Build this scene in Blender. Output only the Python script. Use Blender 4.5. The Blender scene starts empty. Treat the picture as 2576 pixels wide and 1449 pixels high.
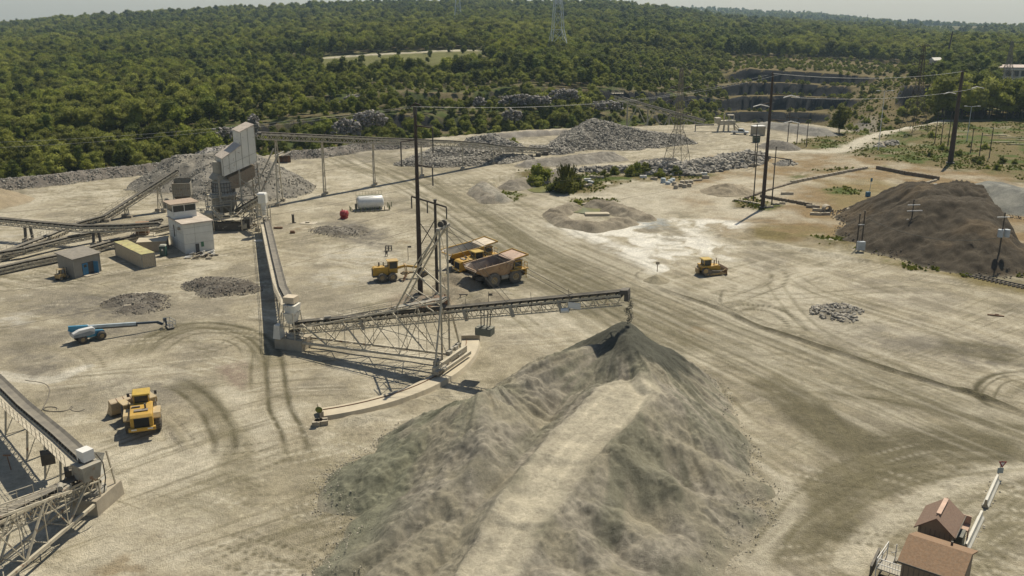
import bpy, bmesh, math, random
import numpy as np
from mathutils import Vector, Matrix
random.seed(7)
RNG = np.random.default_rng(11)
SC = bpy.context.scene
COL = SC.collection
# ------------------------------------------------------------------ camera
FPX, CX, CY, CAMH = 2350.0, 1288.0, 724.5, 47.0
PITCH = math.atan(710 / FPX)
cam_d = bpy.data.cameras.new('camera')
cam_d.sensor_width = 36.0
cam_d.lens = 36.0 * FPX / 2576.0
cam_d.clip_start = 1.0
cam_d.clip_end = 20000.0
cam = bpy.data.objects.new('camera', cam_d)
COL.objects.link(cam)
cam.location = (0, 0, CAMH)
cam.rotation_euler = (math.pi / 2 - PITCH, 0, 0)
SC.camera = cam
# ------------------------------------------------------------------ light
SUN_EL, SUN_AZ = math.radians(58), math.atan2(.52, .855)
sun_dir = Vector((math.sin(SUN_AZ) * math.cos(SUN_EL), math.cos(SUN_AZ) * math.cos(SUN_EL), math.sin(SUN_EL)))
sl = bpy.data.lights.new('sun', 'SUN')
sl.energy = 5.0
sl.angle = math.radians(.53)
sl.color = (1.0, .915, .76)
so = bpy.data.objects.new('sun', sl)
COL.objects.link(so)
so.rotation_euler = sun_dir.to_track_quat('Z', 'Y').to_euler()
W = bpy.data.worlds.new('World')
SC.world = W
W.use_nodes = True
wn = W.node_tree
bg = wn.nodes['Background']
sky = wn.nodes.new('ShaderNodeTexSky')
sky.sky_type = 'NISHITA'
sky.sun_disc = False
sky.sun_elevation = SUN_EL
sky.sun_rotation = SUN_AZ
sky.altitude = 200
sky.air_density = 1.0
sky.dust_density = .5
sky.ozone_density = 1.0
hs = wn.nodes.new('ShaderNodeHueSaturation')
hs.inputs['Saturation'].default_value = .85
wn.links.new(sky.outputs[0], hs.inputs['Color'])
wn.links.new(hs.outputs[0], bg.inputs['Color'])
bg.inputs['Strength'].default_value = .074
SC.view_settings.view_transform = 'Standard'
SC.view_settings.look = 'None'
SC.view_settings.exposure = 0.12
SC.view_settings.gamma = 1.0
SC.render.engine = 'CYCLES'
SC.cycles.max_bounces = 6
SC.cycles.diffuse_bounces = 3
SC.cycles.volume_bounces = 0
SC.cycles.transparent_max_bounces = 8

# ------------------------------------------------------------------ photo-plan helpers (plan points measured on the photo -> metres)
COSP, SINP = math.cos(PITCH), math.sin(PITCH)
def G(px, py, z=0.0):
    u = (px - CX) / FPX; v = (py - CY) / FPX
    d = (u, COSP - v * SINP, -SINP - v * COSP)
    t = (z - CAMH) / d[2]
    return Vector((d[0] * t, d[1] * t, z))
def AY(px, py, Y):
    u = (px - CX) / FPX; v = (py - CY) / FPX
    d = (u, COSP - v * SINP, -SINP - v * COSP); t = Y / d[1]
    return Vector((d[0] * t, Y, CAMH + d[2] * t))
def depr(row): return PITCH + math.atan((row - CY) / FPX)
def zrow(Y, row): return CAMH - Y * math.tan(depr(row))
def Yrow(row): return CAMH / math.tan(depr(row))

# ------------------------------------------------------------------ numpy noise
_T = RNG.random((256, 256)).astype(np.float32)
def vn(x, y, s=0):
    x = np.asarray(x, dtype=np.float64) + s * 17.31; y = np.asarray(y, dtype=np.float64) + s * 9.77
    ix = np.floor(x).astype(np.int64); iy = np.floor(y).astype(np.int64)
    fx = x - ix; fy = y - iy
    fx = fx * fx * (3 - 2 * fx); fy = fy * fy * (3 - 2 * fy)
    a = _T[ix & 255, iy & 255]; b = _T[(ix + 1) & 255, iy & 255]
    c = _T[ix & 255, (iy + 1) & 255]; d = _T[(ix + 1) & 255, (iy + 1) & 255]
    return (a * (1 - fx) + b * fx) * (1 - fy) + (c * (1 - fx) + d * fx) * fy
def fbm(x, y, o=4, s=0):
    r = 0; a = .5; t = 0
    for k in range(o):
        r = r + a * vn(x * 2 ** k, y * 2 ** k, s + k); t += a; a *= .55
    return r / t
def sst(a, b, x):
    t = np.clip((x - a) / (b - a), 0, 1); return t * t * (3 - 2 * t)

# ------------------------------------------------------------------ materials
MATS = {}
def nodes_of(name):
    m = bpy.data.materials.new(name); m.use_nodes = True
    nt = m.node_tree; b = nt.nodes['Principled BSDF']
    return m, nt, b
def mat(name, col, rough=.7, metal=0.0, var=.25, scale=1.2, dust=.35, bump=.15, dustcol=(.36, .32, .24), rust=0.0):
    """weathered paint: patchy colour, settled dust on top faces, optional rust"""
    if name in MATS: return MATS[name]
    m, nt, b = nodes_of(name); N = nt.nodes.new; L = nt.links.new
    geo = N('ShaderNodeNewGeometry'); tc = N('ShaderNodeTexCoord')
    no = N('ShaderNodeTexNoise'); no.inputs['Scale'].default_value = scale; no.inputs['Detail'].default_value = 6; no.inputs['Roughness'].default_value = .65
    L(tc.outputs['Object'], no.inputs['Vector'])
    mr = N('ShaderNodeMapRange'); mr.inputs[1].default_value = .3; mr.inputs[2].default_value = .7; mr.inputs[3].default_value = 1 - var; mr.inputs[4].default_value = 1 + var * .6
    L(no.outputs[0], mr.inputs[0])
    mul = N('ShaderNodeVectorMath'); mul.operation = 'SCALE'; mul.inputs[0].default_value = col
    L(mr.outputs[0], mul.inputs['Scale'])
    cur = mul.outputs[0]
    if rust > 0:
        n2 = N('ShaderNodeTexNoise'); n2.inputs['Scale'].default_value = scale * 2.3; n2.inputs['Detail'].default_value = 8
        L(tc.outputs['Object'], n2.inputs['Vector'])
        r2 = N('ShaderNodeMapRange'); r2.inputs[1].default_value = .68 - rust * .35; r2.inputs[2].default_value = .78 - rust * .3; L(n2.outputs[0], r2.inputs[0])
        mx = N('ShaderNodeMix'); mx.data_type = 'RGBA'; L(r2.outputs[0], mx.inputs[0]); L(cur, mx.inputs[6]); mx.inputs[7].default_value = (.19, .085, .035, 1)
        cur = mx.outputs[2]
    if dust > 0:
        sx = N('ShaderNodeSeparateXYZ'); L(geo.outputs['Normal'], sx.inputs[0])
        n3 = N('ShaderNodeTexNoise'); n3.inputs['Scale'].default_value = scale * 1.7; n3.inputs['Detail'].default_value = 5
        L(tc.outputs['Object'], n3.inputs['Vector'])
        a = N('ShaderNodeMapRange'); a.inputs[1].default_value = -.2; a.inputs[2].default_value = .95; a.inputs[3].default_value = .35; a.inputs[4].default_value = 1.0; L(sx.outputs[2], a.inputs[0])
        c = N('ShaderNodeMapRange'); c.inputs[1].default_value = .3; c.inputs[2].default_value = .65; c.inputs[3].default_value = dust * .4; c.inputs[4].default_value = min(1, dust * 1.25); L(n3.outputs[0], c.inputs[0])
        pr = N('ShaderNodeMath'); pr.operation = 'MULTIPLY'; L(a.outputs[0], pr.inputs[0]); L(c.outputs[0], pr.inputs[1])
        mx = N('ShaderNodeMix'); mx.data_type = 'RGBA'; L(pr.outputs[0], mx.inputs[0]); L(cur, mx.inputs[6]); mx.inputs[7].default_value = dustcol + (1,)
        cur = mx.outputs[2]
    L(cur, b.inputs['Base Color'])
    b.inputs['Roughness'].default_value = rough; b.inputs['Metallic'].default_value = metal
    if bump:
        bp = N('ShaderNodeBump'); bp.inputs['Strength'].default_value = bump; bp.inputs['Distance'].default_value = .05
        L(no.outputs[0], bp.inputs['Height']); L(bp.outputs[0], b.inputs['Normal'])
    MATS[name] = m
    return m

# ------------------------------------------------------------------ mesh builder
class MB:
    def __init__(s): s.v = []; s.f = []; s.sm = []
    def add(s, vs, fs, smooth=False):
        o = len(s.v); s.v += [tuple(v) for v in vs]; s.f += [tuple(i + o for i in f) for f in fs]; s.sm += [smooth] * len(fs); return s
    def box(s, c, d, rz=0.0, taper=1.0, ry=0.0):
        x, y, z = d[0] / 2, d[1] / 2, d[2] / 2
        cr, sr = math.cos(rz), math.sin(rz); vs = []
        for dz in (-z, z):
            k = taper if dz > 0 else 1.0
            for a, b in ((-x, -y), (x, -y), (x, y), (-x, y)):
                a *= k; b *= k; zz = dz
                if ry: a, zz = a * math.cos(ry) + zz * math.sin(ry), -a * math.sin(ry) + zz * math.cos(ry)
                vs.append((c[0] + a * cr - b * sr, c[1] + a * sr + b * cr, c[2] + zz))
        return s.add(vs, [(3, 2, 1, 0), (4, 5, 6, 7), (0, 1, 5, 4), (1, 2, 6, 5), (2, 3, 7, 6), (3, 0, 4, 7)])
    def beam(s, p, q, w=.15, h=None, up=(0, 0, 1)):
        p = Vector(p); q = Vector(q); h = h or w; d = q - p
        if d.length < 1e-5: return s
        d.normalize(); u = Vector(up)
        if abs(d.dot(u)) > .98: u = Vector((1, 0, 0))
        x = d.cross(u).normalized(); y = x.cross(d)
        vs = [e + x * a * w / 2 + y * b * h / 2 for e in (p, q) for a, b in ((-1, -1), (1, -1), (1, 1), (-1, 1))]
        return s.add(vs, [(3, 2, 1, 0), (4, 5, 6, 7), (0, 1, 5, 4), (1, 2, 6, 5), (2, 3, 7, 6), (3, 0, 4, 7)])
    def tube(s, p, q, r, r2=None, n=10, cap=True):
        p = Vector(p); q = Vector(q); r2 = r if r2 is None else r2; d = (q - p).normalized()
        u = Vector((0, 0, 1)) if abs(d.z) < .95 else Vector((1, 0, 0))
        x = d.cross(u).normalized(); y = d.cross(x)
        vs = []
        for e, rr in ((p, r), (q, r2)):
            for i in range(n):
                a = 2 * math.pi * i / n; vs.append(e + x * math.cos(a) * rr + y * math.sin(a) * rr)
        s.add(vs, [(i, (i + 1) % n, n + (i + 1) % n, n + i) for i in range(n)], True)
        if cap: s.add(vs, [tuple(range(n))[::-1], tuple(range(n, 2 * n))])
        return s
    def path(s, pts, r, n=5):
        for a, b in zip(pts, pts[1:]): s.tube(a, b, r, n=n, cap=False)
        return s
    def lathe(s, c, axis, prof, n=20):
        """prof: list of (dist along axis, radius)"""
        c = Vector(c); d = Vector(axis).normalized()
        u = Vector((0, 0, 1)) if abs(d.z) < .95 else Vector((1, 0, 0))
        x = d.cross(u).normalized(); y = d.cross(x); vs = []
        for t, r in prof:
            for i in range(n):
                a = 2 * math.pi * i / n; vs.append(c + d * t + x * math.cos(a) * r + y * math.sin(a) * r)
        fs = []
        for k in range(len(prof) - 1):
            for i in range(n): fs.append((k * n + i, k * n + (i + 1) % n, (k + 1) * n + (i + 1) % n, (k + 1) * n + i))
        s.add(vs, fs, True)
        return s
    def prism(s, prof, axis_o, ax, ay, ext):
        """closed polygon prof [(a,b)] in plane (ax,ay) at axis_o extruded by vector ext"""
        o = Vector(axis_o); ax = Vector(ax); ay = Vector(ay); e = Vector(ext); n = len(prof)
        vs = [o + ax * a + ay * b for a, b in prof] + [o + ax * a + ay * b + e for a, b in prof]
        fs = [tuple(range(n))[::-1], tuple(range(n, 2 * n))] + [(i, (i + 1) % n, n + (i + 1) % n, n + i) for i in range(n)]
        return s.add(vs, fs)
    def quad(s, a, b, c, d): return s.add([a, b, c, d], [(0, 1, 2, 3)])
    def rod(s, p, q, r=.06): return s.tube(p, q, r, n=5, cap=False)
    def mesh(s, name, m=None, off=(0, 0, 0), bevel=0):
        me = bpy.data.meshes.new(name)
        ox, oy, oz = off
        me.from_pydata([(v[0] - ox, v[1] - oy, v[2] - oz) for v in s.v], [], s.f)
        me.polygons.foreach_set('use_smooth', s.sm)
        bm = bmesh.new(); bm.from_mesh(me); bmesh.ops.recalc_face_normals(bm, faces=bm.faces)
        bm.to_mesh(me); bm.free()
        if m: me.materials.append(m)
        return me
ORD = 'first second third fourth fifth sixth seventh eighth ninth tenth eleventh twelfth thirteenth fourteenth fifteenth sixteenth'.split()
def tag(o, label=None, cat=None, group=None, kind=None):
    if label: o['label'] = label
    if cat: o['category'] = cat
    if group: o['group'] = group
    if kind: o['kind'] = kind
    return o
def thing(name, label, cat, loc=(0, 0, 0), rz=0.0, group=None, scale=1.0):
    o = bpy.data.objects.new(name, None); COL.objects.link(o)
    o.empty_display_size = .3
    o.location = loc; o.rotation_euler = (0, 0, rz); o.scale = (scale,) * 3
    o['_l'] = tuple(loc)
    return tag(o, label, cat, group)
def part(name, mb, m, parent, label=None, world=False, kind=None, bevel=0.0):
    """world=True: builder coordinates are world metres, parent unrotated"""
    off = (0, 0, 0)
    if world:
        r = parent
        off = [0, 0, 0]
        while r is not None:
            for i in range(3): off[i] += r.location[i]
            r = r.parent
    me = mb.mesh(name, m, off) if isinstance(mb, MB) else mb
    o = bpy.data.objects.new(name, me); COL.objects.link(o); o.parent = parent
    if label: o['label'] = label
    if kind: o['kind'] = kind
    if bevel:
        b = o.modifiers.new('bevel', 'BEVEL'); b.width = bevel; b.segments = 2; b.limit_method = 'ANGLE'; b.angle_limit = .6
    return o
def single(name, mb, m, label, cat, loc=(0, 0, 0), group=None, world=True, kind=None, bevel=0.0):
    me = mb.mesh(name, m, loc if world else (0, 0, 0)) if isinstance(mb, MB) else mb
    o = bpy.data.objects.new(name, me); COL.objects.link(o); o.location = loc
    if bevel:
        b = o.modifiers.new('bevel', 'BEVEL'); b.width = bevel; b.segments = 2; b.limit_method = 'ANGLE'; b.angle_limit = .6
    return tag(o, label, cat, group, kind)
def copy_tree(o, parent=None):
    c = o.copy(); COL.objects.link(c); c.parent = parent
    for ch in list(o.children): copy_tree(ch, c)
    return c
def grid_mesh(name, P, ni, nj, m, cols=None, smooth=True, facemask=None, extra=None):
    """P (ni*nj,3) -> grid mesh quickly"""
    me = bpy.data.meshes.new(name)
    idx = np.arange(ni * nj).reshape(ni, nj)
    q = np.stack([idx[:-1, :-1], idx[:-1, 1:], idx[1:, 1:], idx[1:, :-1]], -1).reshape(-1, 4)
    if facemask is not None: q = q[facemask.reshape(-1)]
    used = np.unique(q); rem = np.full(ni * nj, -1, np.int64); rem[used] = np.arange(len(used))
    q = rem[q]; P = P[used]
    me.vertices.add(len(P)); me.vertices.foreach_set('co', P.astype(np.float32).ravel())
    me.loops.add(q.size); me.loops.foreach_set('vertex_index', q.astype(np.int32).ravel())
    me.polygons.add(len(q)); me.polygons.foreach_set('loop_start', np.arange(0, q.size, 4, dtype=np.int32))
    me.polygons.foreach_set('use_smooth', np.full(len(q), smooth))
    if cols is not None:
        c = np.ones((len(P), 4), np.float32); c[:, :3] = cols[used]
        at = me.color_attributes.new('col', 'FLOAT_COLOR', 'POINT'); at.data.foreach_set('color', c.ravel())
    for k, a in (extra or {}).items():
        at = me.attributes.new(k, 'FLOAT', 'POINT'); at.data.foreach_set('value', a[used].astype(np.float32))
    me.update(); me.validate()
    if m: me.materials.append(m)
    return me
# ================================================================== terrain
# profile knots along a bearing: (distance, ground row or height)
def zz(Y, r): return zrow(Y, r) if not isinstance(r, tuple) else r[0]
def left(E, f1, t1, f2, t2, r9, r10, r11, r12, r13, r15):
    Y = Yrow(E)
    return [(20, (0,)), (Y, (0,)), (Y + 14, (-8,)), (Y + 55, f1), (Y + 61, t1), (Y + 105, f2), (Y + 112, t2),
            (Y + 150, t2 - 14), (Y + 190, t2 - 26), (max(Y + 235, 590), r9), (max(Y + 260, 640), r10), (780, r11), (1200, r12 + 14), (1900, r13 + 20), (2600, (-10,)), (4600, r15 + 12), (6600, r15 + 42)]
PROF = {
 -700: left(505, 430, 395, 370, 345, 235, 220, 180, 120, 80, 90),
 0: left(452, 418, 385, 360, 340, 225, 210, 172, 112, 74, 80),
 200: left(432, 395, 352, 335, 312, 222, 206, 168, 104, 44, 76),
 400: left(415, 380, 332, 315, 292, 218, 200, 164, 98, 32, 72),
 620: left(398, 368, 318, 300, 272, 215, 195, 150, 82, 17, 50),
 800: left(376, 350, 300, 276, 246, 205, 180, 138, 72, 8, 30),
 1000: left(356, 335, 290, 262, 232, 196, 166, 126, 64, 3, 20),
 1180: left(338, 325, 296, 262, 236, 186, 152, 120, 60, 0, 20),
 1330: left(328, 318, 286, 255, 218, 180, 160, 122, 62, 3, 18),
 1500: [(20, (0,)), (380, (0,)), (396, (-9,)), (440, 304), (445, 286), (486, 262), (492, 226), (530, 212), (570, 196), (610, 182), (660, 168), (790, 138), (1200, 72), (1900, 22), (2600, (-10,)), (4600, 26), (6600, 58)],
 1640: [(20, (0,)), (385, (0,)), (401, (-11,)), (460, 305), (465, 290), (510, 262), (516, 232), (560, 218), (600, 202), (640, 190), (690, 170), (800, 142), (1200, 84), (1900, 36), (2600, (-10,)), (4600, 25), (6600, 57)],
 1800: [(20, (0,)), (395, (0,)), (409, (-12,)), (575, 304), (580, 286), (605, 278), (610, 250), (640, 242), (645, 214), (680, 206), (685, 190), (810, 148), (1200, 96), (1900, 62), (2600, (-10,)), (4600, 29), (6600, 61)],
 1850: [(20, (0,)), (398, (0,)), (413, (-13,)), (595, 308), (597, 281), (625, 277), (627, 242), (655, 238), (657, 206), (690, 202), (692, 172), (830, 145), (1200, 98), (1900, 67), (2600, (-10,)), (4600, 33), (6600, 65)],
 2020: [(20, (0,)), (390, (0,)), (410, (-13,)), (595, 308), (597, 282), (625, 278), (627, 244), (655, 240), (657, 211), (690, 207), (692, 180), (830, 150), (1200, 104), (1900, 77), (2600, (-10,)), (4600, 41), (6600, 73)],
 2090: [(20, (0,)), (375, (0,)), (395, (-9,)), (520, 300), (545, 284), (600, 274), (602, 246), (655, 243), (657, 216), (690, 213), (692, 187), (830, 154), (1200, 108), (1900, 82), (2600, (-8,)), (4600, 51), (6600, 83)],
 2160: [(20, (0,)), (362, (0,)), (380, (-6,)), (440, 300), (470, 284), (520, 262), (550, 248), (610, 232), (640, 222), (690, 212), (694, 196), (830, 158), (1200, 111), (1900, 88), (2600, (-5,)), (4600, 60), (6600, 92)],
 2225: [(20, (0,)), (372, (0,)), (392, (-5,)), (470, 276), (486, 252), (520, 236), (550, 220), (590, 208), (630, 198), (690, 188), (740, 176), (850, 158), (1200, 114), (1900, 96), (2600, (-5,)), (4600, 67), (6600, 99)],
 2250: [(20, (0,)), (382, (0,)), (400, (-5,)), (470, 274), (475, 214), (520, 206), (550, 201), (590, 196), (630, 190), (690, 183), (740, 174), (850, 158), (1200, 114), (1900, 99), (2600, (-5,)), (4600, 68), (6600, 100)],
 2310: [(20, (0,)), (392, (0,)), (410, (-3,)), (480, 264), (485, 214), (520, 207), (550, 202), (590, 196), (630, 190), (690, 183), (740, 174), (850, 158), (1200, 116), (1900, 106), (2600, (-5,)), (4600, 71), (6600, 103)],
 2345: [(20, (0,)), (400, (0,)), (430, (0,)), (480, (2,)), (500, (3,)), (530, (4,)), (560, (4,)), (590, (4,)), (630, (5,)), (690, (5,)), (740, (5,)), (850, (5,)), (1200, 118), (1900, 113), (2600, (-5,)), (4600, 74), (6600, 106)],
 2500: [(20, (0,)), (400, (0,)), (430, (0,)), (480, (0,)), (500, (0,)), (530, (0,)), (560, (0,)), (590, (0,)), (630, (0,)), (690, (1,)), (740, (2,)), (850, (3,)), (1200, 122), (1900, 105), (2600, (-5,)), (4600, 90), (6600, 122)],
 3300: [(20, (0,)), (400, (0,)), (430, (0,)), (480, (0,)), (500, (0,)), (530, (0,)), (560, (0,)), (590, (0,)), (630, (0,)), (690, (1,)), (740, (2,)), (850, (3,)), (1200, 130), (1900, 122), (2600, (-5,)), (4600, 105), (6600, 137)],
}
_px = sorted(PROF)
_U = np.array([(p - CX) / 2315.0 for p in _px])
_KY = np.array([[k[0] for k in PROF[p]] for p in _px], float)
_KZ = np.array([[zz(k[0], k[1]) for k in PROF[p]] for p in _px], float)
_KZ[:, 0] = 0
def terrain(x, y, detail=True):
    x = np.atleast_1d(np.asarray(x, float)); y = np.atleast_1d(np.asarray(y, float))
    u = np.clip(x / np.maximum(y, 15), _U[0], _U[-1])
    # wobble so that the benches and the berm line are not straight
    far0 = sst(300, 430, y)
    u2 = u + far0 * .010 * (fbm(x / 35, y / 35, 3, 5) - .5)
    yy = y + far0 * 16 * (fbm(x / 22, y / 22, 4, 8) - .5) * (1 + sst(700, 2500, y) * 3)
    i = np.clip(np.searchsorted(_U, u2) - 1, 0, len(_U) - 2)
    t = np.clip((u2 - _U[i]) / (_U[i + 1] - _U[i]), 0, 1)
    KY = _KY[i] * (1 - t)[:, None] + _KY[i + 1] * t[:, None]
    KZ = _KZ[i] * (1 - t)[:, None] + _KZ[i + 1] * t[:, None]
    k = np.clip((KY <= yy[:, None]).sum(1) - 1, 0, KY.shape[1] - 2)
    r = np.arange(len(x))
    y0, y1, z0, z1 = KY[r, k], KY[r, k + 1], KZ[r, k], KZ[r, k + 1]
    s = np.clip((yy - y0) / (y1 - y0), 0, 1)
    z = z0 * (1 - s) + z1 * s
    if detail:
        wild = sst(0, 30, y - KY[:, 1])
        z = z + wild * (2.6 * (fbm(x / 26, y / 26, 4, 3) - .5) + 10 * sst(900, 2500, y) * (fbm(x / 300, y / 300, 3, 4) - .5))
    return z
def T1(x, y): return float(terrain(x, y)[0])
def edgeY(x, y):
    u = np.clip(np.asarray(x) / np.maximum(y, 15), _U[0], _U[-1]); return np.interp(u, _U, _KY[:, 1])

rows = list(np.arange(1600, 330, -2.1)) + list(np.arange(330, 296, -1.2))
Ys = [12, 25, 40, 50] + [Yrow(r) for r in rows if Yrow(r) > 55]
y = Ys[-1]
while y < 6500:
    y += 2.0 if 560 < y < 705 else max(2.4, (y - 300) * .0085); Ys.append(y)
Ys = np.array(Ys)
us = np.concatenate([np.linspace(-1.6, -.62, 22)[:-1], np.linspace(-.62, .62, 800), np.linspace(.62, 1.6, 22)[1:]])
YY, UU = np.meshgrid(Ys, us, indexing='ij')
GX = (UU * YY).ravel(); GY = YY.ravel()
GZ = terrain(GX, GY)
NI, NJ = len(Ys), len(us)

# --- colour of the ground (albedo, what the soil itself is) -------------------------------------------------
C_DUST = np.array([.372, .328, .234]); C_PALE = np.array([.505, .460, .355]); C_WHITE = np.array([.72, .69, .60])
C_DAMP = np.array([.165, .146, .088]); C_GREY = np.array([.200, .180, .142]); C_OCHRE = np.array([.275, .200, .105])
C_GRASS = np.array([.080, .105, .022]); C_DRY = np.array([.165, .135, .060]); C_ROCK = np.array([.21, .20, .185])
col = np.repeat(C_DUST[None], len(GX), 0)
dz = np.zeros(len(GX))
def mixc(c, m, k=None):
    global col
    m = np.clip(m, 0, 1)[:, None]; col = col * (1 - m) + np.asarray(c)[None] * m
def D2(pts, z=0): return [G(a, b, z) for a, b in pts]
def segdist(pts, closed=False, xs=None, ys=None):
    xs = GX if xs is None else xs; ys = GY if ys is None else ys
    P = [(p[0], p[1]) for p in pts]; best = np.full(len(xs), 1e9); tt = np.zeros(len(xs)); L = 0
    for a, b in zip(P, P[1:]):
        dx, dy = b[0] - a[0], b[1] - a[1]; l2 = dx * dx + dy * dy + 1e-9
        t = np.clip(((xs - a[0]) * dx + (ys - a[1]) * dy) / l2, 0, 1)
        d = np.hypot(xs - a[0] - t * dx, ys - a[1] - t * dy)
        m = d < best; best = np.where(m, d, best); tt = np.where(m, L + t * math.sqrt(l2), tt); L += math.sqrt(l2)
    return best, tt, L
def inpoly(pts, soft=2.0):
    P = [(p[0], p[1]) for p in pts]; ins = np.zeros(len(GX), bool); n = len(P)
    for i in range(n):
        x1, y1 = P[i]; x2, y2 = P[(i + 1) % n]
        c = ((y1 > GY) != (y2 > GY)) & (GX < (x2 - x1) * (GY - y1) / (y2 - y1 + 1e-12) + x1)
        ins ^= c
    d, _, _ = segdist(P + [P[0]])
    w = (fbm(GX / 5, GY / 5, 4, 21) - .5) * soft * 2.2
    return sst(-soft, soft, np.where(ins, d, -d) + w)
def smooth_path(pts, n=8):
    out = []
    P = [Vector(p) for p in pts]
    for i in range(len(P) - 1):
        p0 = P[max(i - 1, 0)]; p1 = P[i]; p2 = P[i + 1]; p3 = P[min(i + 2, len(P) - 1)]
        for k in range(n):
            t = k / n
            out.append(.5 * ((2 * p1) + (p2 - p0) * t + (2 * p0 - 5 * p1 + 4 * p2 - p3) * t * t + (3 * p1 - p0 - 3 * p2 + p3) * t ** 3))
    out.append(P[-1]); return out
def near(pts, w):
    P = [(p[0], p[1]) for p in pts]
    return (GX > min(p[0] for p in P) - w) & (GX < max(p[0] for p in P) + w) & (GY > min(p[1] for p in P) - w) & (GY < max(p[1] for p in P) + w)
def track(pts, gauge=2.0, w=.45, c=C_DAMP, a=.6, ridge=.05, seed=1, tread=False):
    """pair of wheel ruts along a path given in photo-plan points"""
    pts = smooth_path(D2(pts)); m = near(pts, gauge + w * 4)
    xs, ys = GX[m], GY[m]
    d, t, L = segdist(pts, xs=xs, ys=ys)
    d = d + .25 * (fbm(xs / 3, ys / 3, 2, seed) - .5)
    fade = sst(0, 8, t) * sst(0, 8, L - t)
    k = np.exp(-((d - gauge / 2) / w) ** 2) if gauge > 0 else np.exp(-(d / w) ** 2)
    br = .45 + .75 * fbm(xs / 2.5, ys / 2.5, 3, seed + 3)
    A = np.clip(k * fade * a * br, 0, 1)
    if tread: A = A * (.62 + .38 * np.sin(t * 9))
    cc = col[m]; cc = cc * (1 - A[:, None]) + np.asarray(c)[None] * A[:, None]; col[m] = cc
    ed = np.exp(-((d - gauge / 2 - w * 1.6) / (w * .8)) ** 2)
    dz[m] += (ridge * ed - ridge * .9 * k) * fade * br
def swath(pts, w, c, a=.5, seed=1, streak=0.0, soft=.5):
    pts = smooth_path(D2(pts)); m = near(pts, w * 2.5)
    xs, ys = GX[m], GY[m]
    d, t, L = segdist(pts, xs=xs, ys=ys)
    d = d + w * .9 * (fbm(xs / 6, ys / 6, 4, seed) - .5)
    k = sst(w * (1 + soft), w * (1 - soft), d) * sst(0, w * 1.2, t) * sst(0, w * 1.2, L - t)
    if streak: k = k * (1 - streak + 2 * streak * vn(t / 14, d * 1.5, seed) * (.6 + .8 * vn(t / 5, d * 4, seed + 1)))
    A = np.clip(k * a, 0, 1)[:, None]; col[m] = col[m] * (1 - A) + np.asarray(c)[None] * A
def patch(pts, c, a=1.0, soft=2.0, seed=3, mott=.5, sc=4.0):
    k = inpoly(D2(pts), soft)
    k = k * (1 - mott + 2 * mott * sst(.3, .7, fbm(GX / sc, GY / sc, 5, seed)))
    mixc(c, k * a)
def spot(px, py, r, c, a=.8, seed=1, asp=1.0):
    g = G(px, py); m = (abs(GX - g[0]) < r * 3) & (abs(GY - g[1]) < r * 3 * asp)
    d = np.hypot(GX[m] - g[0], (GY[m] - g[1]) / asp) / r + .9 * (fbm(GX[m] / (r * .5), GY[m] / (r * .5), 4, seed) - .5)
    A = (sst(1.25, .5, d) * a * sst(.38, .6, fbm(GX[m] / 2.2, GY[m] / 1.5, 4, seed + 9)))[:, None]; col[m] = col[m] * (1 - A) + np.asarray(c)[None] * A
yard = GY < edgeY(GX, GY) + 4
def rot0(x, y, a): return x * math.cos(a) + y * math.sin(a), -x * math.sin(a) + y * math.cos(a)
# broad patchiness + streaks that follow the haul road direction
b1 = fbm(GX / 30, GY / 30, 5, 31); b2 = fbm(GX / 7, GY / 7, 5, 33)
mixc(C_PALE, sst(.46, .66, b1 * .5 + b2 * .5) * .75)
mixc(C_GREY, sst(.50, .34, b1 * .45 + b2 * .55) * .5)
b3 = fbm(GX / 2.4 + 2 * b2, GY / 2.4, 5, 35); b4 = fbm(GX / 16 + 3 * b2, GY / 5, 5, 36)
mixc(C_DAMP, sst(.44, .30, b3 * .55 + b4 * .45) * .45)
mixc(C_PALE * 1.05, sst(.58, .70, b3 * .5 + b4 * .5) * .6)
# thin scrape lines left by blades and tyres, bending with the traffic
wx_ = GX + 9 * (fbm(GX / 40, GY / 40, 2, 37) - .5); wy_s = GY + 9 * (fbm(GX / 40, GY / 40, 2, 38) - .5)
for an_, k_ in ((.15, 71), (-.5, 72), (.7, 73)):
    ql, qc = rot0(wx_, wy_s, an_)
    msk = sst(.52, .62, fbm(GX / 22, GY / 22, 3, k_))
    ln_s = vn(ql / 16, qc / .55, k_ + 5) * .6 + vn(ql / 7, qc / .3, k_ + 6) * .4
    mixc(C_DAMP, msk * sst(.62, .80, ln_s) * .5); mixc(C_PALE * 1.08, msk * sst(.34, .20, ln_s) * .5)
rd = (G(2400, 1000) - G(1150, 480)); ra = math.atan2(rd.y, rd.x)
def rot(x, y, a): return x * math.cos(a) + y * math.sin(a), -x * math.sin(a) + y * math.cos(a)
al, ac = rot(GX, GY, ra)
ac2 = ac + 3.5 * (fbm(GX / 28, GY / 28, 2, 41) - .5)
st = .5 * vn(al / 30, ac2 / .9, 43) + .3 * vn(al / 12, ac2 / .42, 44) + .2 * vn(al / 50, ac2 / 3, 45)
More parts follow.
